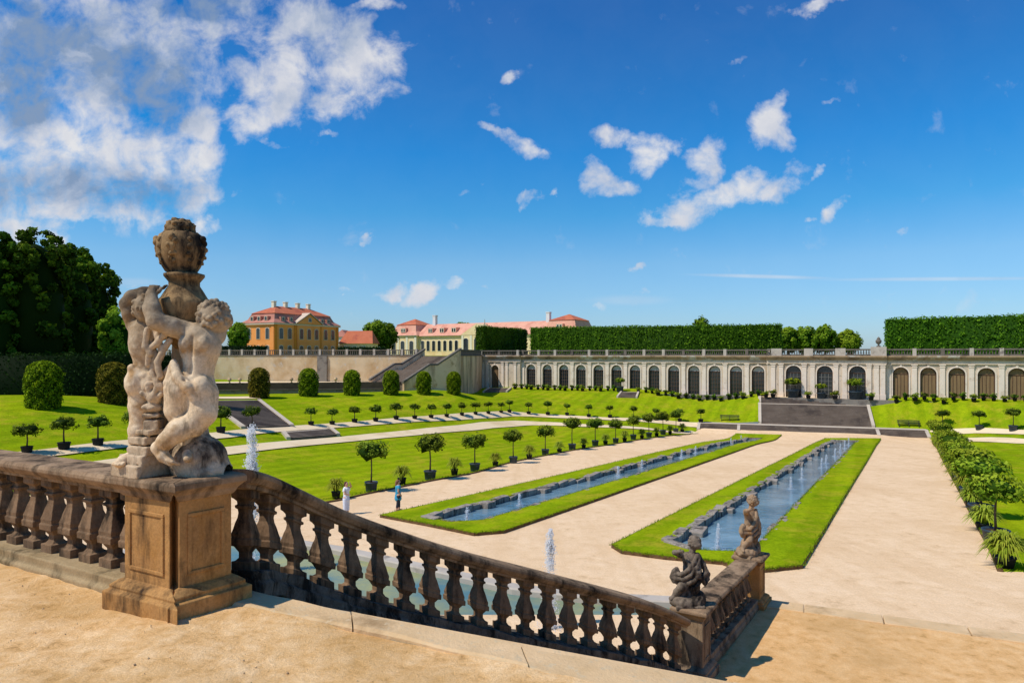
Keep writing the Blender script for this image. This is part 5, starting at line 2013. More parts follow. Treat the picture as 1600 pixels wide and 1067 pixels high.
def arched_window(parent, xc, hw, z0, zs, y, kind, tall=0):
    """timber window: frame with glazing bars, panes, fanlight"""
    fr = MB()
    arch_band(fr, xc, hw - .13, z0, zs, .13, y - .06, y + .05)
    fr.box(xc - hw + .13, xc + hw - .13, y - .05, y + .04, zs - .06, zs + .06)
    if kind == 'shutter':
        for k in range(1, 4):
            x = xc - hw + .13 + (2 * hw - .26) * k / 4
            fr.box(x - .03, x + .03, y - .05, y + .03, z0, zs - .07)
        o = fr.build('arched_window', M['winframe'], parent)
        p = MB().box(xc - hw + .1, xc + hw - .1, y - .02, y + .02, z0, zs)
        p.build('shutter', M['doorwood'], o)
    else:
        m = M['muntin'] if kind == 'grid' else M['sashbar']
        bars = MB()
        for k in range(1, 4):
            x = xc - hw + .13 + (2 * hw - .26) * k / 4
            bars.box(x - .026, x + .026, y - .045, y + .02, z0, zs - .062)
        nz = 7
        for k in range(1, nz):
            z = z0 + (zs - z0) * k / nz
            bars.box(xc - hw + .131, xc + hw - .131, y - .04, y + .018, z - .022, z + .022)
        o = fr.build('arched_window', M['winframe'], parent)
        bars.build('glazing_bars', m, o)
        MB().box(xc - hw + .1, xc + hw - .1, y + .024, y + .06, z0, zs).build('pane', M['glassdark'], o)
    A = arch_pts(xc, hw - .1, zs, zs, 12)[1:-1]
    mb_ = MB()
    mb_.add([(a, y + .01, b) for a, b in A] + [(a, y + .05, b) for a, b in A], [tuple(range(len(A))), tuple(range(2 * len(A) - 1, len(A) - 1, -1))])
    mb_.build('fanlight', M['doorwood'] if kind == 'shutter' else (M['glassdark'] if kind == 'grid' else M['fanlight']), o)
    return o


# ------------------------------------------------------------------ orangery
OD = Vector((.8714, -.4906))
OB = Vector((.4906, .8714))
OP = Vector((36.8, 107.0))
T0 = -49.0
og = OP + OD * T0
OZ = -6.35
org = thing('orangery', 'long cream stone arcade with arched windows closing the far end of the garden', 'orangery', (og.x, og.y, OZ), math.atan2(OD.y, OD.x))


def oworld(t, d=0.0):
    return OP + OD * t + OB * d


zt = 6.2             # top of the wall in building height (about eye level)
wall = MB()
bays = []            # (centre, half width, half spacing, kind, y offset)
s = 3.323
SB = [T0 + 0]
LW = [-38.2 + i * s for i in range(13)]
CP = [6.9, 11.2, 15.5]
RW = [20.96 + i * 3.335 for i in range(7)]
bays = [(-45.6, .82, 1.05, 'shutter', -.55)] + [(t_, .95, s / 2, 'dark', 0) for t_ in LW] + [(t_, 1.08, 2.15, 'grid', -.7) for t_ in CP] + [(t_, .98, 3.335 / 2, 'shutter', 0) for t_ in RW]
ZS, Z0 = 3.72, .0
for t_, hw, hs, kind, yo in bays:
    x = t_ - T0
    zs = ZS - (.05 if kind == 'shutter' else 0)
    arched_bay(wall, x - hs, x + hs, Z0 - 1.2, zt - .003, x, hw, zs, yo, .5)
# plain stretches between the bays
for xa, xb, yo in ((-49, -46.65, -.55), (-44.55, -40.2, -.55), (-40.2, -39.86, 0), (LW[-1] + s / 2, 3.2, 0), (3.2, 4.75, -.7), (17.65, 19.1, -.7)):
    if xb > xa + .01:
        wall.add([(xa - T0, yo, -1.2), (xb - T0, yo, -1.2), (xb - T0, yo, zt - .003), (xa - T0, yo, zt - .003)], [(0, 1, 2, 3)])
for x, a, b in ((-40.2, -.55, 0), (3.2, 0, -.7), (19.1, -.7, 0)):
    wall.add([(x - T0, a, -1.2), (x - T0, b, -1.2), (x - T0, b, zt - .003), (x - T0, a, zt - .003)], [(0, 1, 2, 3)])
xe = RW[-1] + 3.335 / 2 - T0
wall.add([(0, -.55, -1.2), (0, 9, -1.2), (0, 9, zt - .003), (0, -.55, zt - .003)], [(0, 1, 2, 3)])
wall.add([(xe, 0, -1.2), (xe, 9, -1.2), (xe, 9, zt - .003), (xe, 0, zt - .003)], [(0, 1, 2, 3)])
wall.add([(0, 9, -1.2), (xe, 9, -1.2), (xe, 9, zt - .003), (0, 9, zt - .003)], [(0, 1, 2, 3)])
wall.build('wall', M['orang'], org)
for t_, hw, hs, kind, yo in bays:
    x = t_ - T0
    zs = ZS - (.05 if kind == 'shutter' else 0)
    arched_window(org, x, hw, Z0 - .6, zs, yo + .36, kind)
    mb = MB()
    arch_band(mb, x, hw + .002, Z0 - .6, zs, .17, yo - .07, yo + .02)
    mb.box(x - .14, x + .14, yo - .12, yo + .02, zs + hw - .02, zs + hw + .34)
    mb.build('arch_surround', M['orangp'], org)


def pilaster(x, yo, w_=.62, dp=.16):
    mb_ = MB()
    mb_.box(x - w_ * .60, x + w_ * .60, yo - dp - .06, yo + .02, -.9, .75)
    mb_.box(x - w_ / 2, x + w_ / 2, yo - dp, yo + .02, .75, 4.62)
    mb_.box(x - w_ * .56, x + w_ * .56, yo - dp - .05, yo + .02, 4.62, 4.74)
    mb_.box(x - w_ * .50, x + w_ * .50, yo - dp - .02, yo + .02, 4.74, 4.92)
    mb_.box(x - w_ * .66, x + w_ * .66, yo - dp - .09, yo + .02, 4.92, 5.06)
    mb_.build('pilaster', M['orangp'], org, bevel=.02)


for i in range(14):
    pilaster(-38.2 - s / 2 + i * s - T0, 0)
for t_ in (-48.4, -47.3, -43.9, -43.0, -41.2):
    pilaster(t_ - T0, -.55, .5)
for c in (4.0, 5.15, 8.4, 9.55, 12.7, 13.85, 17.0, 17.95, 18.75):
    pilaster(c - T0, -.7, .62)
for i in range(8):
    pilaster(20.96 - 3.335 / 2 + i * 3.335 - T0 + (.15 if i == 0 else 0), 0)
# string course, frieze, cornice in three runs
runs = [(-49.12, -40.08, -.55), (-40.08, 3.08, 0), (3.08, 19.22, -.7), (19.22, RW[-1] + 1.75, 0)]
fr, cn = MB(), MB()
for xa, xb, yo in runs:
    xa, xb = xa - T0, xb - T0
    fr.box(xa, xb, yo - .20, yo + .3, 5.09, 5.24)
    fr.box(xa, xb, yo - .12, yo + .3, 5.24, 5.58)
    cn.box(xa - .01, xb + .01, yo - .18, yo + .3, 5.58, 5.78)
    cn.box(xa - .02, xb + .02, yo - .30, yo + .3, 5.78, 5.92)
    cn.box(xa - .04, xb + .04, yo - .50, yo + .3, 5.92, 6.10)
    cn.box(xa - .06, xb + .06, yo - .66, yo + .3, 6.10, 6.27)
fr.build('frieze', M['orang'], org)
cn.build('cornice', M['cornice'], org)
# roof balustrade: pedestals, rail, plinth and its many balusters
rl, bl, ped = MB(), MB(), []
for xa, xb, yo in runs:
    xa, xb = xa - T0, xb - T0
    rl.box(xa, xb, yo - .22, yo + .16, 6.27, 6.50)
    rl.box(xa, xb, yo - .24, yo + .18, 7.06, 7.26)
    n = int((xb - xa) / .34)
    for i in range(n):
        x = xa + .17 + i * (xb - xa - .34) / max(1, n - 1)
        bl.lathe([(.06, 6.49), (.05, 6.56), (.10, 6.68), (.055, 6.90), (.07, 7.07)], 6, (x, yo - .03, 0))
rl.build('roof_rail', M['balgrey'], org)
struct(bl.build('roof_balusters', M['balgrey'], org), 'stuff')
for i, t_ in enumerate([-38.2 - s / 2 + i * s for i in range(14)] + [-48.6, -44.6, -40.6] + [20.96 + 1.67 + i * 3.335 for i in range(7)]):
    yo = -.55 if t_ < -40.2 else 0
    MB().box(t_ - T0 - .24, t_ - T0 + .24, yo - .28, yo + .22, 6.275, 7.32).build('roof_pedestal', M['pedpale'] if i % 3 else M['balgrey'], org)
for c, w_ in ((4.5, .75), (9.0, .62), (13.3, .68), (18.2, 1.0)):
    MB().box(c - T0 - w_, c - T0 + w_, -.7 - .30, -.7 + .25, 6.275, 7.36 if c < 18 else 7.55).build('roof_pedestal', M['pedpale'], org)
# paved strip at its foot
mb = MB()
mb.box(0, xe, -2.4, .2, -.9, .02)
mb.build('plinth_step', M['greywall'], org)
# urn on the corner pedestal
p = oworld(18.2, -.72)
o = MB().lathe([(.28, 0), (.28, .12), (.12, .2), (.10, .32), (.34, .55), (.40, .8), (.34, .98), (.20, 1.05), (.26, 1.12), (.16, 1.28), (.05, 1.42)], 14).build('stone_vase', M['balgrey'], None, True)
o.location = (p.x, p.y, OZ + 7.55)
tag(o, 'small dark stone vase standing alone on the arcade roof beside the right hedge', 'vase')

# plants along the arcade
def shrub_pot(m, seed, r=.5, h=1.0, n=170, tub='tubblack'):
    t_ = thing('pot_plant', 'x', 'pot plant')
    MB().lathe([(r * .5, 0), (r * .62, h * .4), (r * .66, h * .42), (.02, h * .4)], 12).build('pot', M[tub], t_, True)
    link('foliage', clump_crown('foliage', r, h * .33, h * .66, 10, n, .17, seed, .7, -.6), t_, M[m], False)
    return t_


pr1 = [shrub_pot('strap', 500, .54, 1.05), shrub_pot('strap', 501, .50, .95)]
pr2 = [shrub_pot('citrus', 502, .42, 1.05), shrub_pot('hedge', 503, .40, .95)]
sA, sB, lA, lB = [], [], [], []
DR = -3.1
k = 0
for i in range(14):
    t_ = -38.2 - s / 2 + i * s
    q = oworld(t_, DR)
    sA.append((q.x, q.y, H(q.x, q.y)))
    lA.append('%s yellowish round pot plant from the left before the long arcade pillars' % ORD[i])
    if i < 13 and i != 6:
        for d_ in (-.55, .5):
            q = oworld(LW[i] + d_, DR + .5)
            sB.append((q.x, q.y, H(q.x, q.y)))
            lB.append('%s dark pot plant before the arch numbered %s from the left of the long arcade' % ('left' if d_ < 0 else 'right', ORD[i]))
for i in range(6):
    q = oworld(20.96 + 1.67 + i * 3.335, DR)
    sA.append((q.x, q.y, H(q.x, q.y)))
    lA.append('%s yellowish round pot plant from the left before the shuttered right hand arcade' % ORD[i])
    for d_ in (-.55, .55):
        q = oworld(RW[i] + d_, DR + .5)
        sB.append((q.x, q.y, H(q.x, q.y)))
        lB.append('%s dark pot plant before the shuttered arch, %s from the left' % ('left' if d_ < 0 else 'right', ORD[i]))
for i, px in enumerate((1212, 1266, 1307, 1362)):
    t_ = None
    r_ = (px - CX) / F
    t_ = (107 * r_ - 36.8) / (.8714 + .4906 * r_)
    q = oworld(t_, -2.6)
    sA.append((q.x, q.y, max(OZ + .05, H(q.x, q.y))) + (1.15,))
    lA.append('%s yellow flowering pot plant from the left above the wide dark stairs' % ORD[i])
place_set(pr1, sA, lA, 'round pot plants before the arcade')
place_set(pr2, sB, lB, 'dark pot plants before the arcade')
protos = [tub_tree('x', None, 2.9, 1.0, .95, .85, 1.15, 190, 'citruslight', 24, 700, .2, 'tub')]
sp_ = []
for px, d_, sc_ in ((1241, -1.55, 1.0), (1285, -1.9, .72), (1337, -1.55, 1.04), (979, -3.2, .78)):
    r_ = (px - CX) / F
    t_ = (107 * r_ - 36.8) / (.8714 + .4906 * r_)
    q = oworld(t_, d_)
    sp_.append((q.x, q.y, max(OZ + .03, H(q.x, q.y)) if px > 1000 else H(q.x, q.y), sc_))
place_set(protos, sp_, ['large tub tree in the left arch above the wide dark stairs', 'smaller tub tree beside the middle arch above the wide stairs', 'large tub tree in the right arch above the wide dark stairs',
                        'tub tree at the head of the tiny steps before the long arcade'], 'large tub trees before the arcade')

# hedges on the terrace behind
UZ = -.12
hedge('very long clipped green hedge wall above the long arcade', oworld(-41.6, 6), oworld(4.0, 6), 2.4, 5.45, 5.1, 'hedge', 24, .30, 5, UZ)
hedge('tall clipped hedge wall above the shuttered arcade at the right edge', oworld(19.0, 6), oworld(58, 6), 2.4, 5.55, 5.9, 'hedge', 24, .30, 6, UZ)
hedge('dark clipped hedge block beside the long pink roofed building', (-5.6, 133), (3.4, 150.5), 1.8, 5.75, 5.75, 'hedge', 24, .32, 7, UZ, low=.22)  # low leaf tint puts the shade of its turned-away face into the colour
hedge('low dark hedge in front of the orange palace', (-74, 158), (-57, 158), 1.2, 2.3, 2.3, 'hedgedark', 20, .3, 8, UZ)
hedge('low dark hedge right of the orange palace', (-44, 172), (-32, 172), 1.2, 2.2, 2.2, 'hedgedark', 20, .3, 9, UZ)

# ------------------------------------------------------------------ upper ground
up = [(-3000, 125.5), (-64.4, 125.5), (-14.7, 115.0), (-7.9, 106.0), (-6.0, 130.6)]
a, b = oworld(T0 + .1, .3), oworld(RW[-1] + 1.7, .3)
up += [(a.x, a.y), (b.x, b.y), (3000, 60), (3000, 4000), (-3000, 4000)]
mb = MB()
tri = tessellate_polygon([[Vector((p[0], p[1], 0)) for p in up]])
mb.add([(p[0], p[1], UZ) for p in up], [tuple(t_) for t_ in tri])
struct(mb.build('upper_ground', M['lawn']))


# ------------------------------------------------------------------ retaining walls and the left staircase
def wall_thing(name, label, a, b, z0, z1, th, m, parapet=None, cap=None, posts=0):
    a, b = Vector(a), Vector(b)
    d = b - a
    t_ = thing(name, label, 'wall', (a.x, a.y, z0), math.atan2(d.y, d.x))
    L_ = d.length
    h = z1 - z0
    MB().box(0, L_, 0, th, 0, h).build('wall', m, t_)
    MB().box(-.03, L_ + .03, -.10, th + .08, h, h + .14).build('ledge', M['balgrey'], t_)
    if parapet:
        z = h + .14
        MB().box(0, L_, .02, .30, z + .74, z + .92).build('rail', parapet, t_)
        MB().box(0, L_, .04, .28, z, z + .10).build('parapet_foot', parapet, t_)
        mb_ = MB()
        n_ = int(L_ / .36)
        for i in range(n_):
            x = .18 + i * (L_ - .36) / (n_ - 1)
            mb_.lathe([(.07, z + .1), (.06, z + .2), (.12, z + .34), (.06, z + .58), (.08, z + .75)], 6, (x, .16, 0))
        struct(mb_.build('parapet_balusters', parapet, t_), 'stuff')
        for i in range(posts):
            x = L_ * (i + .5) / posts
            MB().box(x - .2, x + .2, -.03, .36, z, z + 1.02).build('post', M['pedpale'], t_)
    return t_


w1 = wall_thing('retaining_wall', 'long sunlit ashlar retaining wall with a parapet below the orange palace', (-74, 127.2), (-14.9, 114.6), -6.5, -.12, .6, M['sandwall'], M['balgrey'], None, 24)
d = Vector((59.1, -12.6)).normalized()
x_ = (Vector(at(507, 560, 119)[:2]) - Vector((-74, 127.2))).dot(d)
MB().box(x_ - .9, x_ + .9, -.35, .02, 0, 6.36).build('buttress', M['greywall'], w1)
w2 = wall_thing('garden_wall', 'low dark parapet wall along the back of the upper lawn', (-48, 95.6), (-16.4, 101.4), -7.2, -5.0, .5, M['greywall'], M['darkrail'])
mb = MB().box(0, 32.1, -.02, .26, 2.14, 3.26)
mb.build('solid_parapet', M['darkrail'], w2)
for i, px in enumerate((358, 374, 455, 524)):
    r_ = (px - CX) / F
    k_ = (r_ * 95.6 + 48) / (31.6 - r_ * 5.8)
    o = MB().lathe([(.14, 0), (.14, .06), (.06, .14), (.07, .2), (.26, .36), (.30, .46), (.22, .48), (.24, .6), (.1, .72)], 12).build('stone_vase', M['brownwall'], None, True)
    o.location = (-48 + 31.6 * k_, 95.6 + 5.8 * k_ + .15, -3.93)
    tag(o, ['tiny stone vase on the dark parapet just right of the urn statue', 'second tiny stone vase on the dark parapet right of the statue', 'tiny stone vase on the dark parapet left of the second clipped dome',
            'tiny stone vase on the dark parapet left of the third clipped dome'][i], 'vase', 'vases on the dark parapet')
mb = MB()
tp = [(-48, 95.9), (-16.4, 101.7), (-14.9, 101.7), (-14.9, 114.4), (-74, 127)]
struct(mb.add([(p[0], p[1], -4.55) for p in tp], [(0, 1, 2, 3, 4)]).build('terrace_path', M['path']))

cd = Vector((.79, .613))
wv = Vector((.613, -.79))
SB0 = Vector((-22.2, 108.6))
SLEN, SW = 9.4, 10.4
stt = thing('stone_staircase', 'stone staircase in two flights climbing to the upper terrace by the brown wall', 'staircase', (SB0.x, SB0.y, -4.6), math.atan2(cd.y, cd.x))
mb = MB()
zz = [0.0]
n1_, run = 12, SLEN * .42
def stair_flight(mb_, x0, x1, z0, z1, n_):
    for i in range(n_):
        a_, b_ = x0 + (x1 - x0) * i / n_, x0 + (x1 - x0) * (i + 1) / n_
        z = z0 + (z1 - z0) * (i + 1) / n_
        mb_.box(a_, b_ + (.001 if i < n_ - 1 else 0), -SW, 0, -1.8, z)
x1_, x2_ = SLEN * .43, SLEN * .57
stair_flight(mb, 0, x1_, 0, 2.2, 13)
mb.box(x1_ + .002, x2_, -SW, 0, -1.8, 2.205)
stair_flight(mb, x2_ + .002, SLEN, 2.2, 4.5, 13)
mb.build('steps', M['stepdark'], stt)
for y0, y1 in ((-SW - .5, -SW - .002), (.002, .5)):
    mb = MB()
    for xa, xb, za, zb in ((-.3, x1_, .55, 3.05), (x1_ + .01, x2_ - .01, 3.05, 3.05), (x2_, SLEN + .2, 3.05, 5.45)):
        mb.hexa([(xa, y0, -2.2), (xb, y0, -2.2), (xb, y1, -2.2), (xa, y1, -2.2)], [(xa, y0, za), (xb, y0, zb), (xb, y1, zb), (xa, y1, za)])
    mb.build('side_wall', M['brownwall'], stt)
    mb = MB()
    for xa, xb, za, zb in ((-.4, x1_ - .01, .56, 3.06), (x1_, x2_, 3.06, 3.06), (x2_ + .01, SLEN + .3, 3.06, 5.46)):
        mb.hexa([(xa, y0 - .08, za), (xb, y0 - .08, zb), (xb, y1 + .08, zb), (xa, y1 + .08, za)], [(xa, y0 - .08, za + .28), (xb, y0 - .08, zb + .28), (xb, y1 + .08, zb + .28), (xa, y1 + .08, za + .28)])
    mb.build('coping', M['balgrey'], stt)
e0 = SB0 + wv * (SW + .5)
e1 = e0 + cd * (SLEN + .2)
w3 = wall_thing('retaining_wall', 'rusty brown retaining wall right of the stone staircase', (e1.x, e1.y), (-5.7, 129.6), -7.4, -.12, .5, M['brownwall'], M['balgrey'])
# sloping cream buttress at the corner of the arcade
b0 = oworld(T0 - .1, -.6)
t_ = thing('sloping_buttress', 'pale sloping buttress at the left end of the long arcade', 'buttress', (b0.x, b0.y, OZ - .6), math.atan2(OD.y, OD.x))
MB().add([(-.3, -3.2, 0), (.5, -3.2, 0), (.5, 0, 0), (-.3, 0, 0), (-.3, -.5, 6.6), (.5, -.5, 6.6), (.5, 0, 6.6), (-.3, 0, 6.6)],
         [(3, 2, 1, 0), (4, 5, 6, 7), (0, 1, 5, 4), (1, 2, 6, 5), (2, 3, 7, 6), (3, 0, 4, 7)]).build('body', M['orang'], t_)

# ------------------------------------------------------------------ garden stairs on the slopes
def slope_stairs(label, bl_, br_, tr_, tl_, n, cheek=.45, zb=None, zt_=None, cat='steps'):
    """flight of n steps between a bottom edge and a top edge surveyed on the slope, with pale cheeks"""
    bl_, br_, tr_, tl_ = Vector(bl_), Vector(br_), Vector(tr_), Vector(tl_)
    if zb is not None:
        bl_.z = br_.z = zb
    if zt_ is not None:
        tl_.z = tr_.z = zt_
    t_ = thing('garden_stairs', label, cat, tuple(bl_))
    mb_ = MB()
    for i in range(n):
        f0, f1 = i / n, (i + 1) / n
        a, b = bl_.lerp(tl_, f0), br_.lerp(tr_, f0)
        c, d_ = br_.lerp(tr_, f1), bl_.lerp(tl_, f1)
        z0, z1 = bl_.z + (tl_.z - bl_.z) * f1, br_.z + (tr_.z - br_.z) * f1
        mb_.hexa([(a.x, a.y, z0 - .8), (b.x, b.y, z1 - .8), (c.x, c.y, z1 - .8), (d_.x, d_.y, z0 - .8)], [(a.x, a.y, z0 + .16), (b.x, b.y, z1 + .16), (c.x, c.y, z1 + .16), (d_.x, d_.y, z0 + .16)])
    mb_.build('steps', M['stepdark'], t_, world=True)
    for lo, hi, sg in ((bl_, tl_, -1), (br_, tr_, 1)):
        d_ = (hi - lo)
        ax = Vector((d_.x, d_.y)).normalized()
        nn = Vector((ax.y, -ax.x)) * sg * cheek
        q = [Vector((lo.x, lo.y)), Vector((lo.x, lo.y)) + nn, Vector((hi.x, hi.y)) + nn, Vector((hi.x, hi.y))]
        zs_ = [lo.z, lo.z, hi.z, hi.z]
        MB().hexa([P2(v, z - .8) for v, z in zip(q, zs_)], [P2(v, z + .30) for v, z in zip(q, zs_)]).build('cheek', M['steplight'], t_, world=True)
    a, b = tl_, tr_
    d_ = (b - a).normalized()
    n2_ = Vector((-d_.y, d_.x)) * .55
    q = [a.xy, b.xy, b.xy + n2_, a.xy + n2_]
    MB().hexa([(v.x, v.y, z - .5) for v, z in zip(q, (a.z, b.z, b.z, a.z))], [(v.x, v.y, z + .17) for v, z in zip(q, (a.z, b.z, b.z, a.z))]).build('top_step', M['steplight'], t_, world=True)
    return t_


slope_stairs('wide dark stairs climbing the left lawn beside the urn statue', spot(384, 670.5), spot(453, 667.5), spot(402, 627.5), spot(326, 628.5), 24, .4)
slope_stairs('few dark steps between the two left garden paths', spot(454, 687.5), spot(526, 681.5), spot(515, 672.5), spot(446, 678), 5, .35)
# great stairs before the central arches
def b3(v, z):
    return (v.x, v.y, z)


gz0, gz1 = -10.52, -9.70
t_ = thing('garden_stairs', 'low wide band of dark steps at the far end of the gravel walks', 'steps', (LA.x, LA.y, gz0))
mb = MB()
for i in range(5):
    z = gz0 + (gz1 - gz0) * (i + 1) / 5
    q = [LA + nL_ * .36 * i, LB_ + nL_ * .36 * i, LB_ + nL_ * (.36 * (i + 1) + .01), LA + nL_ * (.36 * (i + 1) + .01)]
    mb.hexa([b3(v, z - 1.2) for v in q], [b3(v, z) for v in q])
mb.build('steps', M['stepdark'], t_, world=True)
for f in (0.0, .19, .80, 1.0):
    c = LA + dL * Lw * f - nL_ * .08
    q = [c - dL * .2, c + dL * .2, c + dL * .2 + nL_ * 1.9, c - dL * .2 + nL_ * 1.9]
    MB().hexa([b3(v, gz0 - .8) for v in q], [b3(q[0], gz0 + .22), b3(q[1], gz0 + .22), b3(q[2], gz1 + .1), b3(q[3], gz1 + .1)]).build('cheek', M['steplight'], t_, world=True)
q = [LA + nL_ * 1.805 - dL * .3, LB_ + nL_ * 1.805 + dL * .3, LB_ + nL_ * 3.65 + dL * .3, LA + nL_ * 3.65 - dL * .3]
mb = MB().hexa([b3(v, gz1 - 1.2) for v in q], [b3(v, gz1 + .025) for v in q])
mb.build('landing', M['steplight'], t_, world=True)
gt = thing('garden_stairs', 'great dark staircase below the three central arches', 'steps', (G0.x, G0.y, gz1))
top_z = OZ + .03


def flight(mb_, P_, Wd_, z0, z1, tread, n_):
    for i in range(n_):
        z = z0 + (z1 - z0) * (i + 1) / n_
        q_ = [P_ + nL_ * tread * i, P_ + dL * Wd_ + nL_ * tread * i, P_ + dL * Wd_ + nL_ * (tread * (i + 1) + .005), P_ + nL_ * (tread * (i + 1) + .005)]
        mb_.hexa([b3(v, z - 1.6) for v in q_], [b3(v, z) for v in q_])
    return P_ + nL_ * tread * n_


zl = -7.15
mb = MB()
G1 = flight(mb, G0 + nL_ * .06, Wd, gz1 + .03, zl, .30, 15)
mb.build('steps', M['stepdark'], gt, world=True)
q = [G1 - dL * .5, G1 + dL * (Wd + .5), G1 + dL * (Wd + .5) + nL_ * 1.0, G1 - dL * .5 + nL_ * 1.0]
MB().hexa([b3(v, zl - 1.2) for v in q], [b3(v, zl + .02) for v in q]).build('landing', M['steplight'], gt, world=True)
mb = MB()
G2 = flight(mb, G1 + nL_ * 1.005, Wd, zl + .02, top_z, .30, 6)
mb.build('steps', M['stepdark'], gt, world=True)
q = [G2 - dL * .5, G2 + dL * (Wd + .5), G2 + dL * (Wd + .5) + nL_ * 3.2, G2 - dL * .5 + nL_ * 2.6]
MB().hexa([b3(v, top_z - 1.0) for v in q], [b3(v, top_z + .02) for v in q]).build('landing', M['path'], gt, world=True)
for e in (-.42, Wd + .02):
    for P_, Q_, z0, z1 in ((G0 - nL_ * .05, G1, gz1, zl), (G1 + nL_ * 1.0, G2, zl, top_z)):
        q = [P_ + dL * e, P_ + dL * (e + .40), Q_ + dL * (e + .40), Q_ + dL * e]
        MB().hexa([b3(v, gz1 - 1.6) for v in q], [b3(q[0], z0 + .30), b3(q[1], z0 + .30), b3(q[2], z1 + .22), b3(q[3], z1 + .22)]).build('cheek', M['steplight'], gt, world=True)
# tiny steps before the long arcade, and before the shuttered door at its left end
slope_stairs('tiny steps with pale cheeks before the middle of the long arcade', spot(966, 621.5), spot(993, 622), spot(996, 614.2), spot(972, 613.8), 4, .3)
slope_stairs('short steps below the single shuttered door at the left of the arcade', spot(757, 613.5), spot(790, 613), spot(797, 607.5), spot(766, 607.5), 4, .3)


# benches
def bench(label, c, ax):
    t_ = thing('garden_bench', label, 'bench', (c.x, c.y, c.z), math.atan2(ax.y, ax.x), 'benches on the slope')
    mb_ = MB()
    for k_ in range(4):
        mb_.box(-1.35, 1.35, -.22 + k_ * .115, -.13 + k_ * .115, .42, .46)
    mb_.build('seat', M['benchwood'], t_)
    mb_ = MB()
    for k_ in range(3):
        mb_.box(-1.35, 1.35, .25 + .02 * k_, .28 + .02 * k_, .55 + k_ * .13, .64 + k_ * .13)
    mb_.build('backrest', M['benchwood'], t_)
    for x in (-1.15, 0, 1.15):
        for y in (-.18, .2):
            MB().box(x - .03, x + .03, y - .03, y + .03, 0, .42).build('leg', M['benchwood'], t_)
        MB().box(x - .03, x + .03, .24, .29, .42, .9).build('back_support', M['benchwood'], t_)


bench('dark slatted bench on the grass left of the great staircase', spot(1140, 658), dL)
bench('dark slatted bench on the grass right of the great staircase', spot(1420, 667), dL)


# ------------------------------------------------------------------ palace and houses beyond
def window(parent, x, z0, z1, w_, y, m_s, arch=True, side=None):
    """stone surround with a dark pane; side=(axis) lets it face x instead of y"""
    fr_ = MB()
    hw = w_ / 2
    zs = z1 - hw * .5 if arch else z1
    def tr(p):
        return (p[0], p[1], p[2]) if side is None else (p[1] + side, p[0], p[2])
    P = [(x - hw, y - .05, z0), (x + hw, y - .05, z0), (x + hw, y - .05, zs)]
    if arch:
        P += [(x + hw * .6, y - .05, zs + hw * .42), (x, y - .05, z1), (x - hw * .6, y - .05, zs + hw * .42)]
    P += [(x - hw, y - .05, zs)]
    e = .16
    cx_, cz_ = x, (z0 + z1) / 2
    O = [(p[0] + (e if p[0] > cx_ + .01 else (-e if p[0] < cx_ - .01 else 0)), p[1] - .03, p[2] + (e if p[2] > cz_ else -e)) for p in P]
    O2 = [(p[0], y + .1, p[2]) for p in O]
    n_ = len(P)
    fr_.add([tr(p) for p in O + O2], [tuple(range(n_))] + [(i, (i + 1) % n_, n_ + (i + 1) % n_, n_ + i) for i in range(n_)])
    f = fr_.build('window', m_s, parent)
    MB().add([tr((p[0], y - .12, p[2])) for p in P] + [tr((p[0], y + .05, p[2])) for p in P], [tuple(range(n_))] + [(i, (i + 1) % n_, n_ + (i + 1) % n_, n_ + i) for i in range(n_)]).build('pane', M['glassdark'], f)
    return f


def mansard(mb_low, mb_top, x0, x1, y0, y1, ze, zb_, zr, ov=.5, ins=1.5, rl_=.32):
    a = [(x0 - ov, y0 - ov, ze), (x1 + ov, y0 - ov, ze), (x1 + ov, y1 + ov, ze), (x0 - ov, y1 + ov, ze)]
    b = [(x0 + ins, y0 + ins, zb_), (x1 - ins, y0 + ins, zb_), (x1 - ins, y1 - ins, zb_), (x0 + ins, y1 - ins, zb_)]
    mid = [(x0 + ins * .55, y0 + ins * .55, ze + (zb_ - ze) * .40), (x1 - ins * .55, y0 + ins * .55, ze + (zb_ - ze) * .40), (x1 - ins * .55, y1 - ins * .55, ze + (zb_ - ze) * .40), (x0 + ins * .55, y1 - ins * .55, ze + (zb_ - ze) * .40)]
    mb_low.rings([a, mid, b], True, True)
    e = .25
    b2 = [(x0 + ins - e, y0 + ins - e, zb_ + .03), (x1 - ins + e, y0 + ins - e, zb_ + .03), (x1 - ins + e, y1 - ins + e, zb_ + .03), (x0 + ins - e, y1 - ins + e, zb_ + .03)]
    ym = (y0 + y1) / 2
    k_ = (y1 - y0) / 2 - ins
    k_ = min(k_, (x1 - x0) / 2 - ins - .1)
    r_ = [(x0 + ins + k_, ym - .02, zr), (x1 - ins - k_, ym - .02, zr), (x1 - ins - k_, ym + .02, zr), (x0 + ins + k_, ym + .02, zr)]
    mb_top.rings([b2, r_], True, True)


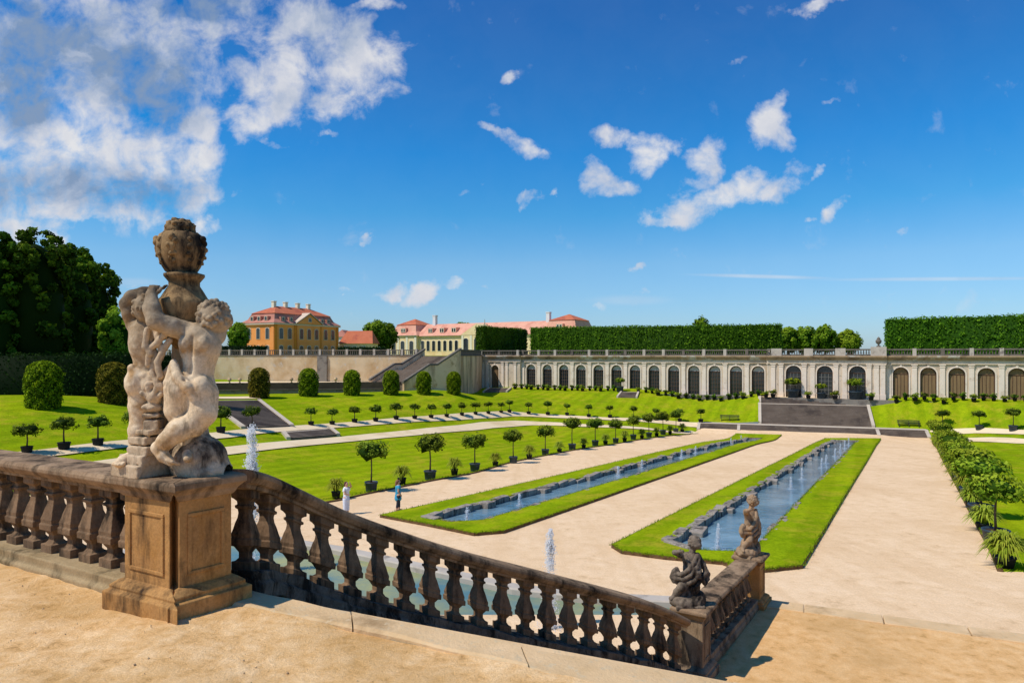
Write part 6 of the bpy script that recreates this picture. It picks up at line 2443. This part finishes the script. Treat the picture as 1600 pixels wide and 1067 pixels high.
# orange palace: front faces the garden to the right, gable end faces left
pal = thing('palace', 'orange baroque palace with red mansard roof and central pediment on the upper terrace', 'palace', (-60.6, 174.0, UZ), math.atan2(.88, .47))
PW, PD, PH = 23.5, 11.5, 8.0
mb = MB().box(0, PW, 0, PD, -.5, PH)
mb.build('wall', M['palo'], pal)
MB().box(7.6, 15.9, -.35, .1, -.5, PH).build('centre_bay', M['palo'], pal)
mbl, mbt = MB(), MB()
mansard(mbl, mbt, 0, PW, 0, PD, PH + .45, PH + 3.0, PH + 5.2, .55, 1.6)
rf = mbl.build('mansard_roof', M['roofm'], pal)
rt = mbt.build('upper_roof', M['roofr'], pal)
MB().box(-.45, PW + .45, -.45, PD + .45, PH, PH + .44).build('eaves_cornice', M['palsurround'], pal)
for x in (5.2, 9.2, 13.6, 17.6):
    mb = MB().box(x - .45, x + .45, PD / 2 - .45, PD / 2 + .45, PH + 4.4, PH + 6.3)
    mb.box(x - .56, x + .56, PD / 2 - .56, PD / 2 + .56, PH + 6.3, PH + 6.5)
    mb.build('chimney', M['yeltrim'], rt)
for x in (.45, 7.2, 16.3, PW - .45):
    MB().box(x - .45, x + .45, -.14, .05, -.3, PH - .02).build('pilaster', M['palp'], pal)
for y in (.5, PD - .5):
    MB().box(-.14, .05, y - .45, y + .45, -.3, PH - .02).build('pilaster', M['palo'], pal)
MB().add([(7.2, -.7, PH + .46), (16.3, -.7, PH + .46), (11.75, -.7, PH + 3.1), (7.2, 2.2, PH + .46), (16.3, 2.2, PH + .46), (11.75, 2.2, PH + 3.1)],
         [(0, 1, 2), (5, 4, 3), (0, 2, 5, 3), (1, 4, 5, 2)]).build('pediment', M['palo'], pal)
MB().add([(6.9, -.85, PH + .5), (11.75, -.85, PH + 3.3), (16.6, -.85, PH + .5), (16.6, 2, PH + .5), (11.75, 2, PH + 3.3), (6.9, 2, PH + .5), (6.9, -.85, PH + .72), (11.75, -.85, PH + 3.52), (16.6, -.85, PH + .72), (16.6, 2, PH + .72), (11.75, 2, PH + 3.52), (6.9, 2, PH + .72)],
         [(0, 1, 7, 6), (1, 2, 8, 7), (6, 7, 10, 11), (7, 8, 9, 10), (0, 6, 11, 5), (2, 3, 9, 8)]).build('pediment_coping', M['palsurround'], pal)
window(pal, 11.75, PH + 1.1, PH + 2.0, .9, -.70, M['palsurround'])
for x in (2.3, 5.2, 9.0, 11.75, 14.5, 18.4, 21.2):
    yo = -.35 if 7.6 < x < 15.9 else 0
    window(pal, x, 4.4, 7.1, 1.15, yo, M['palsurround'])
    window(pal, x, .6, 2.6, 1.15, yo, M['palsurround'])
for y in (2.4, 5.75, 9.1):
    window(pal, y, 4.4, 7.1, 1.15, 0, M['palsurround'], True, 0.0)
    window(pal, y, .6, 2.6, 1.15, 0, M['palsurround'], True, 0.0)
for x in (3.2, 19.8, 6.0, 17.4):
    mb = MB().box(x - .75, x + .75, .2, 1.6, PH + 1.0, PH + 2.1)
    dm = mb.build('dormer', M['roofm'], rf)
    window(dm, x, PH + 1.15, PH + 1.95, .7, .2, M['palsurround'])
for y in (3.2, 5.75, 8.3):
    mb = MB().box(.2, 1.6, y - .7, y + .7, PH + 1.0, PH + 2.2)
    dm = mb.build('dormer', M['roofm'], rf)
    window(dm, y, PH + 1.2, PH + 2.05, .65, 0, M['palsurround'], True, .2)

# small red roofed house
hs = thing('house', 'small cream house with a red gabled roof right of the orange palace', 'house', at(530, 556, 198), R(-4))
hs.location.z = UZ
MB().box(0, 9.5, 0, 7, -.3, 3.6).build('wall', M['yel'], hs)
MB().add([(0, -.02, 3.6), (0, 7, 3.6), (1.6, 3.5, 7.2), (-.2, -.4, 3.5), (10, -.4, 3.5), (8.8, 3.5, 7.3), (1.3, 3.5, 7.3), (-.2, 7.4, 3.5), (10, 7.4, 3.5)], [(0, 1, 2), (3, 4, 5, 6), (7, 8, 5, 6), (4, 8, 5), (3, 6, 7)]).build('roof', M['roofr'], hs)
for x in (2, 4.6, 7.2):
    window(hs, x, 1.2, 2.6, 1.0, 0, M['yeltrim'], False)
hs2 = thing('house', 'narrow pale gable end squeezed between the palace and the red house', 'house', at(526, 556, 215), R(-4))
hs2.location.z = UZ
MB().box(-1, 3.5, 0, 8, -.3, 6).build('wall', M['white'], hs2)
MB().add([(-1.3, -.3, 5.9), (3.8, -.3, 5.9), (3.8, 8.2, 5.9), (-1.3, 8.2, 5.9), (1.2, 1.5, 8.2), (1.25, 7, 8.2)], [(0, 1, 4), (1, 2, 5, 4), (2, 3, 5), (3, 0, 4, 5)]).build('roof', M['roofm'], hs2)
hs3 = thing('house', 'dark gabled house just showing left of the orange palace', 'house', at(372, 556, 230), R(10))
hs3.location.z = UZ
MB().box(0, 7, 0, 7, -.3, 8).build('wall', M['yeltrim'], hs3)
MB().add([(-.4, -.4, 8), (7.4, -.4, 8), (7.4, 7.4, 8), (-.4, 7.4, 8), (3.5, -.4, 11), (3.5, 7.4, 11)], [(0, 1, 4), (1, 2, 5, 4), (2, 3, 5), (3, 0, 4, 5)]).build('roof', M['glassdark'], hs3)

# long pink roofed building
lb = thing('upper_orangery', 'long cream yellow building with pink tiled roofs and two end pavilions', 'building', (-42.3, 240.0, UZ), math.atan2(-.542, .84))
LL = 73.8


def pav(x0, x1, y0, y1, ze, zb_, zr, wins):
    MB().box(x0, x1, y0, y1, -.3, ze).build('pavilion_wall', M['yel'], lb)
    mbl, mbt = MB(), MB()
    mansard(mbl, mbt, x0, x1, y0, y1, ze + .3, zb_, zr, .6, 1.9)
    r1 = mbl.build('pavilion_roof', M['roofp'], lb)
    mbt.build('pavilion_upper_roof', M['roofr'], lb)
    MB().box(x0 - .4, x1 + .4, y0 - .4, y1 + .4, ze, ze + .29).build('eaves', M['yeltrim'], lb)
    for x in [x0 + .4] + [(a + b) / 2 for a, b in zip(wins, wins[1:])] + [x1 - .4]:
        MB().box(x - .45, x + .45, y0 - .15, y0 + .05, -.2, ze - .02).build('pilaster', M['yeltrim'], lb)
    for x in wins:
        window(lb, x, .5, ze - 1.6, 1.7, y0, M['yeltrim'])
    xm = (x0 + x1) / 2
    dm = MB().box(xm - 1.2, xm + 1.2, y0 + .3, y0 + 2.2, ze + 1.4, ze + 2.9).build('dormer', M['roofp'], r1)
    window(dm, xm - .5, ze + 1.6, ze + 2.6, .6, y0 + .3, M['yeltrim'], False)
    window(dm, xm + .5, ze + 1.6, ze + 2.6, .6, y0 + .3, M['yeltrim'], False)


pav(0, 12.4, -1.2, 12, 6.6, 10.6, 12.9, [2.2, 6.2, 10.2])
pav(LL - 12.4, LL, -1.2, 12, 6.6, 10.6, 12.6, [LL - 10.2, LL - 6.2, LL - 2.2])
MB().box(12.42, LL - 12.42, 0, 10, -.3, 6.3).build('wall', M['yel'], lb)
MB().box(12.42, LL - 12.42, -.35, 10.3, 6.3, 6.6).build('eaves', M['yeltrim'], lb)
rfm = MB().add([(12.0, -.7, 6.62), (LL - 12, -.7, 6.62), (LL - 12, 10.7, 6.62), (12.0, 10.7, 6.62), (12.0, 5, 10.8), (LL - 12, 5, 10.8)], [(0, 1, 5, 4), (2, 3, 4, 5), (1, 2, 5), (3, 0, 4), (3, 2, 1, 0)]).build('roof', M['roofp'], lb)
for x in (14.2, 16.6, 19.0, 21.4, 23.8, 26.2, 28.6):
    window(lb, x, 1.6, 5.0, 1.25, 0, M['yeltrim'])
for x in (17.0, 22.0, 27.0):
    dm = MB().box(x - 1.0, x + 1.0, .6, 3.4, 7.7, 9.3).build('dormer', M['roofp'], rfm)
    for k_ in (-.42, .42):
        window(dm, x + k_, 7.9, 9.0, .55, .6, M['yeltrim'], False)
MB().box(31.5, 43.5, -1.0, 1.0, -.3, 6.61).build('centre_bay', M['yel'], lb)
for x in (33.2, 37.5, 41.8):
    window(lb, x, 1.0, 5.6, 1.9, -1.0, M['yeltrim'])
for x in (31.9, 35.3, 39.7, 43.1):
    MB().box(x - .4, x + .4, -1.16, -.95, -.2, 6.5).build('pilaster', M['yeltrim'], lb)
MB().add([(31, -1.1, 6.63), (44, -1.1, 6.63), (37.5, -1.1, 10.3), (31, 4, 6.63), (44, 4, 6.63), (37.5, 4, 10.3)], [(0, 1, 2), (5, 4, 3), (0, 2, 5, 3), (1, 4, 5, 2)]).build('pediment', M['yel'], lb)
mb = MB().box(14.9, 16.1, 4.4, 5.6, 9.8, 13.6)
mb.box(14.8, 16.2, 4.3, 5.7, 13.6, 13.9)
mb.build('chimney', M['white'], rfm)
mb = MB().box(60.0, 61.2, 4.4, 5.6, 9.8, 13.2)
mb.box(59.9, 61.3, 4.3, 5.7, 13.2, 13.5)
mb.build('chimney', M['white'], rfm)
mb = MB().box(40.4, 41.0, -1.3, -.8, 6.9, 8.0)
mb.lathe([(.3, 8.0), (.2, 8.6), (.34, 9.2), (.2, 9.9), (.05, 11.6)], 8, (40.7, -1.05, 0))
mb.build('roof_statue', M['pedpale'], lb)
SKY_T = ((.55, .72, 1.02), (.47, .80, 1.02), (.16, .74, 1.06), (.02, .66, 1.12), (.0, .50, 1.0))
CLOUD_V = 6.3
SUN_E = 3.9
# ------------------------------------------------------------------ sky, sun, camera
SUN_EL, SUN_AZ = 55.0, math.degrees(math.atan2(-.914, -.407))
wd = bpy.data.worlds.new('World')
SC.world = wd
wd.use_nodes = True
nt = wd.node_tree
N, L = nt.nodes, nt.links
bg = N['Background']
sky = N.new('ShaderNodeTexSky')
sky.sky_type = 'NISHITA'
sky.sun_disc = False
sky.sun_elevation = R(SUN_EL)
sky.sun_rotation = R(SUN_AZ)
sky.altitude = 200
sky.air_density = 1.0
sky.dust_density = .6
sky.ozone_density = 2.5
tc = N.new('ShaderNodeTexCoord')
sep = N.new('ShaderNodeSeparateXYZ')
L.new(tc.outputs['Generated'], sep.inputs[0])
yy = _math(nt, 'MAXIMUM', _math(nt, 'ABSOLUTE', sep.outputs['Y']), .05)
cmb = N.new('ShaderNodeCombineXYZ')
L.new(_math(nt, 'DIVIDE', sep.outputs['X'], yy), cmb.inputs[0])
L.new(_math(nt, 'DIVIDE', sep.outputs['Z'], yy), cmb.inputs[1])
uv = cmb.outputs[0]
# deepen the blue towards the top as in the photograph's clear summer air
elev = _math(nt, 'DIVIDE', sep.outputs['Z'], 1.0)
tint = _ramp(nt, elev, [(0.0, SKY_T[0]), (.13, SKY_T[1]), (.20, SKY_T[2]), (.28, SKY_T[3]), (.45, SKY_T[4])])
skyc = _mix(nt, 1.0, sky.outputs[0], tint, 'MULTIPLY')
# ragged edges: the cloud plane is warped by noise before the cloud masses are measured
nw = N.new('ShaderNodeTexNoise')
nw.inputs['Scale'].default_value = 7.0
nw.inputs['Detail'].default_value = 6
nw.inputs['Roughness'].default_value = .62
L.new(uv, nw.inputs['Vector'])
sub = N.new('ShaderNodeVectorMath')
sub.operation = 'SUBTRACT'
L.new(nw.outputs['Color'], sub.inputs[0])
sub.inputs[1].default_value = (.5, .5, .5)
scl = N.new('ShaderNodeVectorMath')
scl.operation = 'SCALE'
L.new(sub.outputs[0], scl.inputs[0])
scl.inputs['Scale'].default_value = .10
wuv = N.new('ShaderNodeVectorMath')
wuv.operation = 'ADD'
L.new(uv, wuv.inputs[0])
L.new(scl.outputs[0], wuv.inputs[1])
flatz = N.new('ShaderNodeVectorMath')
flatz.operation = 'MULTIPLY'
L.new(wuv.outputs[0], flatz.inputs[0])
flatz.inputs[1].default_value = (1, 1, 0)
WUV = flatz.outputs[0]


def blobs(lst, src=None):
    acc = None
    for px, py, rx, ry, rot, amp in lst:
        mp = N.new('ShaderNodeMapping')
        mp.vector_type = 'TEXTURE'
        mp.inputs['Location'].default_value = ((px - CX) / F, (HY - py) / F, 0)
        mp.inputs['Rotation'].default_value = (0, 0, R(rot))
        mp.inputs['Scale'].default_value = (rx / F, ry / F, 1)
        L.new(src or WUV, mp.inputs['Vector'])
        ln = N.new('ShaderNodeVectorMath')
        ln.operation = 'LENGTH'
        L.new(mp.outputs[0], ln.inputs[0])
        mr = N.new('ShaderNodeMapRange')
        mr.interpolation_type = 'SMOOTHSTEP'
        mr.inputs['From Min'].default_value = 1.35
        mr.inputs['From Max'].default_value = 0.25
        mr.inputs['To Max'].default_value = amp
        L.new(ln.outputs['Value'], mr.inputs['Value'])
        acc = mr.outputs[0] if acc is None else _math(nt, 'SMOOTH_MAX', acc, mr.outputs[0], .12)
    return acc


CLOUDS = [(120, 80, 260, 150, 0, 1.15), (60, 235, 230, 130, 0, 1.15), (240, 265, 120, 95, -20, 1.0), (330, 30, 120, 60, 0, 1.0), (500, 60, 130, 75, 0, 1.1), (560, 110, 95, 70, 20, 1.05),
          (430, 125, 80, 75, 0, 1.0), (398, 175, 48, 42, 0, .95), (520, 150, 75, 42, 10, .9), (305, 190, 45, 45, 0, .8), (312, 240, 50, 38, 20, .85), (288, 300, 55, 45, 30, .85), (310, 345, 50, 22, -10, .9),
          (120, 328, 170, 22, 0, .95), (15, 355, 60, 32, 0, 1.0), (92, 375, 26, 16, 0, .8), (121, 390, 16, 12, 0, .7),
          (788, 111, 20, 16, 30, .72), (805, 230, 48, 18, -20, .78), (768, 212, 40, 9, -8, .66), (722, 301, 20, 9, 25, .66), (756, 286, 22, 9, 10, .45), (828, 309, 20, 14, 40, .76), (863, 298, 10, 10, 0, .66),
          (958, 210, 42, 20, 5, .76), (1015, 232, 58, 40, 35, .95), (930, 275, 34, 34, 40, .8), (955, 295, 40, 18, 0, .6), (1105, 240, 36, 50, 10, .7), (1085, 282, 60, 26, 20, .72), (1125, 312, 132, 32, 17, 1.05),
          (1045, 346, 62, 15, 10, .95), (1200, 298, 55, 24, 12, .9), (1195, 200, 46, 46, -10, .86), (1218, 165, 30, 18, 45, .6), (1215, 225, 34, 22, -30, .7), (1302, 334, 32, 18, 30, .84), (1262, 345, 14, 6, 0, .5),
          (1282, 6, 56, 18, 0, .86), (1302, 166, 26, 8, 15, .5), (1274, 280, 22, 8, 25, .5), (617, 453, 36, 14, 8, .82), (668, 458, 38, 16, 15, .84), (706, 449, 22, 9, 0, .7), (548, 450, 18, 7, 0, .6),
          (754, 450, 12, 5, 0, .55), (997, 423, 11, 7, 30, .7), (975, 469, 60, 11, 0, .42), (571, 377, 13, 6, 0, .5), (435, 216, 36, 7, -5, .6), (510, 212, 18, 9, 0, .6), (375, 310, 14, 8, 0, .5), (500, 428, 26, 8, 0, .4),
          (205, 443, 40, 10, 0, .4), (1400, 365, 14, 8, 20, .35), (1145, 95, 22, 8, 20, .34), (595, 5, 40, 16, 0, .8)]
dens = blobs(CLOUDS)
n1 = N.new('ShaderNodeTexNoise')
n1.inputs['Scale'].default_value = 19.0
n1.inputs['Detail'].default_value = 9
n1.inputs['Roughness'].default_value = .61
n1.inputs['Distortion'].default_value = .25
L.new(uv, n1.inputs['Vector'])
n3 = N.new('ShaderNodeTexNoise')
n3.inputs['Scale'].default_value = 5.0
n3.inputs['Detail'].default_value = 5
n3.inputs['Roughness'].default_value = .6
L.new(uv, n3.inputs['Vector'])
dn = _math(nt, 'ADD', _math(nt, 'MINIMUM', dens, .92), _math(nt, 'MULTIPLY_ADD', n1.outputs['Fac'], 2.6, -1.32))
dn = _math(nt, 'ADD', dn, _math(nt, 'MULTIPLY_ADD', n3.outputs['Fac'], .8, -.42))
alpha = N.new('ShaderNodeMapRange')
alpha.interpolation_type = 'SMOOTHSTEP'
alpha.inputs['From Min'].default_value = .14
alpha.inputs['From Max'].default_value = 1.2
L.new(dn, alpha.inputs['Value'])
gate = N.new('ShaderNodeMapRange')
gate.inputs['From Min'].default_value = .02
gate.inputs['From Max'].default_value = .2
L.new(dens, gate.inputs['Value'])
al = _math(nt, 'MULTIPLY', alpha.outputs[0], gate.outputs[0])
al = _math(nt, 'MULTIPLY', al, .96)
# thin straight vapour trails low in the sky
trail = blobs([(1190, 432, 110, 3.4, -1.5, .42), (1470, 436, 190, 3.4, .4, .36), (985, 469, 70, 9, 0, .20), (205, 441, 50, 8, 0, .22)], uv)
al = _math(nt, 'MAXIMUM', al, trail)
# grey undersides of the large cloud, bright rims and billows
grey = blobs([(110, 70, 270, 90, -8, 1.0), (215, 120, 130, 75, -25, 1.0), (60, 285, 170, 45, 0, .8), (190, 300, 160, 34, 5, .9), (250, 170, 60, 50, 0, .7), (500, 40, 110, 50, 0, .55), (300, 10, 150, 40, 0, .9), (20, 130, 100, 70, 0, .9), (470, 150, 60, 30, 0, .4)])
n2 = N.new('ShaderNodeTexNoise')
n2.inputs['Scale'].default_value = 12.0
n2.inputs['Detail'].default_value = 7
n2.inputs['Roughness'].default_value = .6
n2.inputs['Distortion'].default_value = .3
L.new(WUV, n2.inputs['Vector'])
gsum = _math(nt, 'ADD', _math(nt, 'MULTIPLY', grey, .80), _math(nt, 'MULTIPLY', _math(nt, 'MULTIPLY_ADD', n2.outputs['Fac'], 2.4, -1.02), _math(nt, 'MULTIPLY_ADD', grey, .75, .45)))
gcol = _ramp(nt, gsum, [(.0, (.93, .925, .94)), (.2, (.78, .80, .87)), (.5, (.56, .63, .77)), (.78, (.38, .48, .66)), (1.0, (.27, .38, .57))])
cl = _mix(nt, 1.0, gcol, (CLOUD_V, CLOUD_V, CLOUD_V), 'MULTIPLY')
L.new(_mix(nt, al, skyc, cl), bg.inputs['Color'])
bg.inputs['Strength'].default_value = .135

sl = bpy.data.lights.new('sun', 'SUN')
sl.energy = SUN_E
sl.angle = R(.55)
sl.color = (1.0, .945, .86)
so = bpy.data.objects.new('sun', sl)
COL.objects.link(so)
so.rotation_euler = Vector((.914, .407, -1.43)).to_track_quat('-Z', 'Y').to_euler()
so.location = (-40, -20, 60)

cam = bpy.data.cameras.new('camera')
cam.sensor_width = 36
cam.lens = F / 1600 * 36
cam.shift_y = (HY - 533.5) / 1600
cam.clip_start = .05
cam.clip_end = 6000
co = bpy.data.objects.new('camera', cam)
COL.objects.link(co)
co.rotation_euler = (R(90), 0, 0)
SC.camera = co
SC.view_settings.view_transform = 'Standard'
SC.view_settings.look = 'None'
SC.view_settings.exposure = 0
SC.view_settings.gamma = 1
SC.render.engine = 'CYCLES'
SC.cycles.use_denoising = True
SC.cycles.max_bounces = 6
SC.cycles.diffuse_bounces = 3
SC.cycles.glossy_bounces = 3
SC.cycles.transmission_bounces = 4
SC.cycles.caustics_reflective = False
SC.cycles.caustics_refractive = False
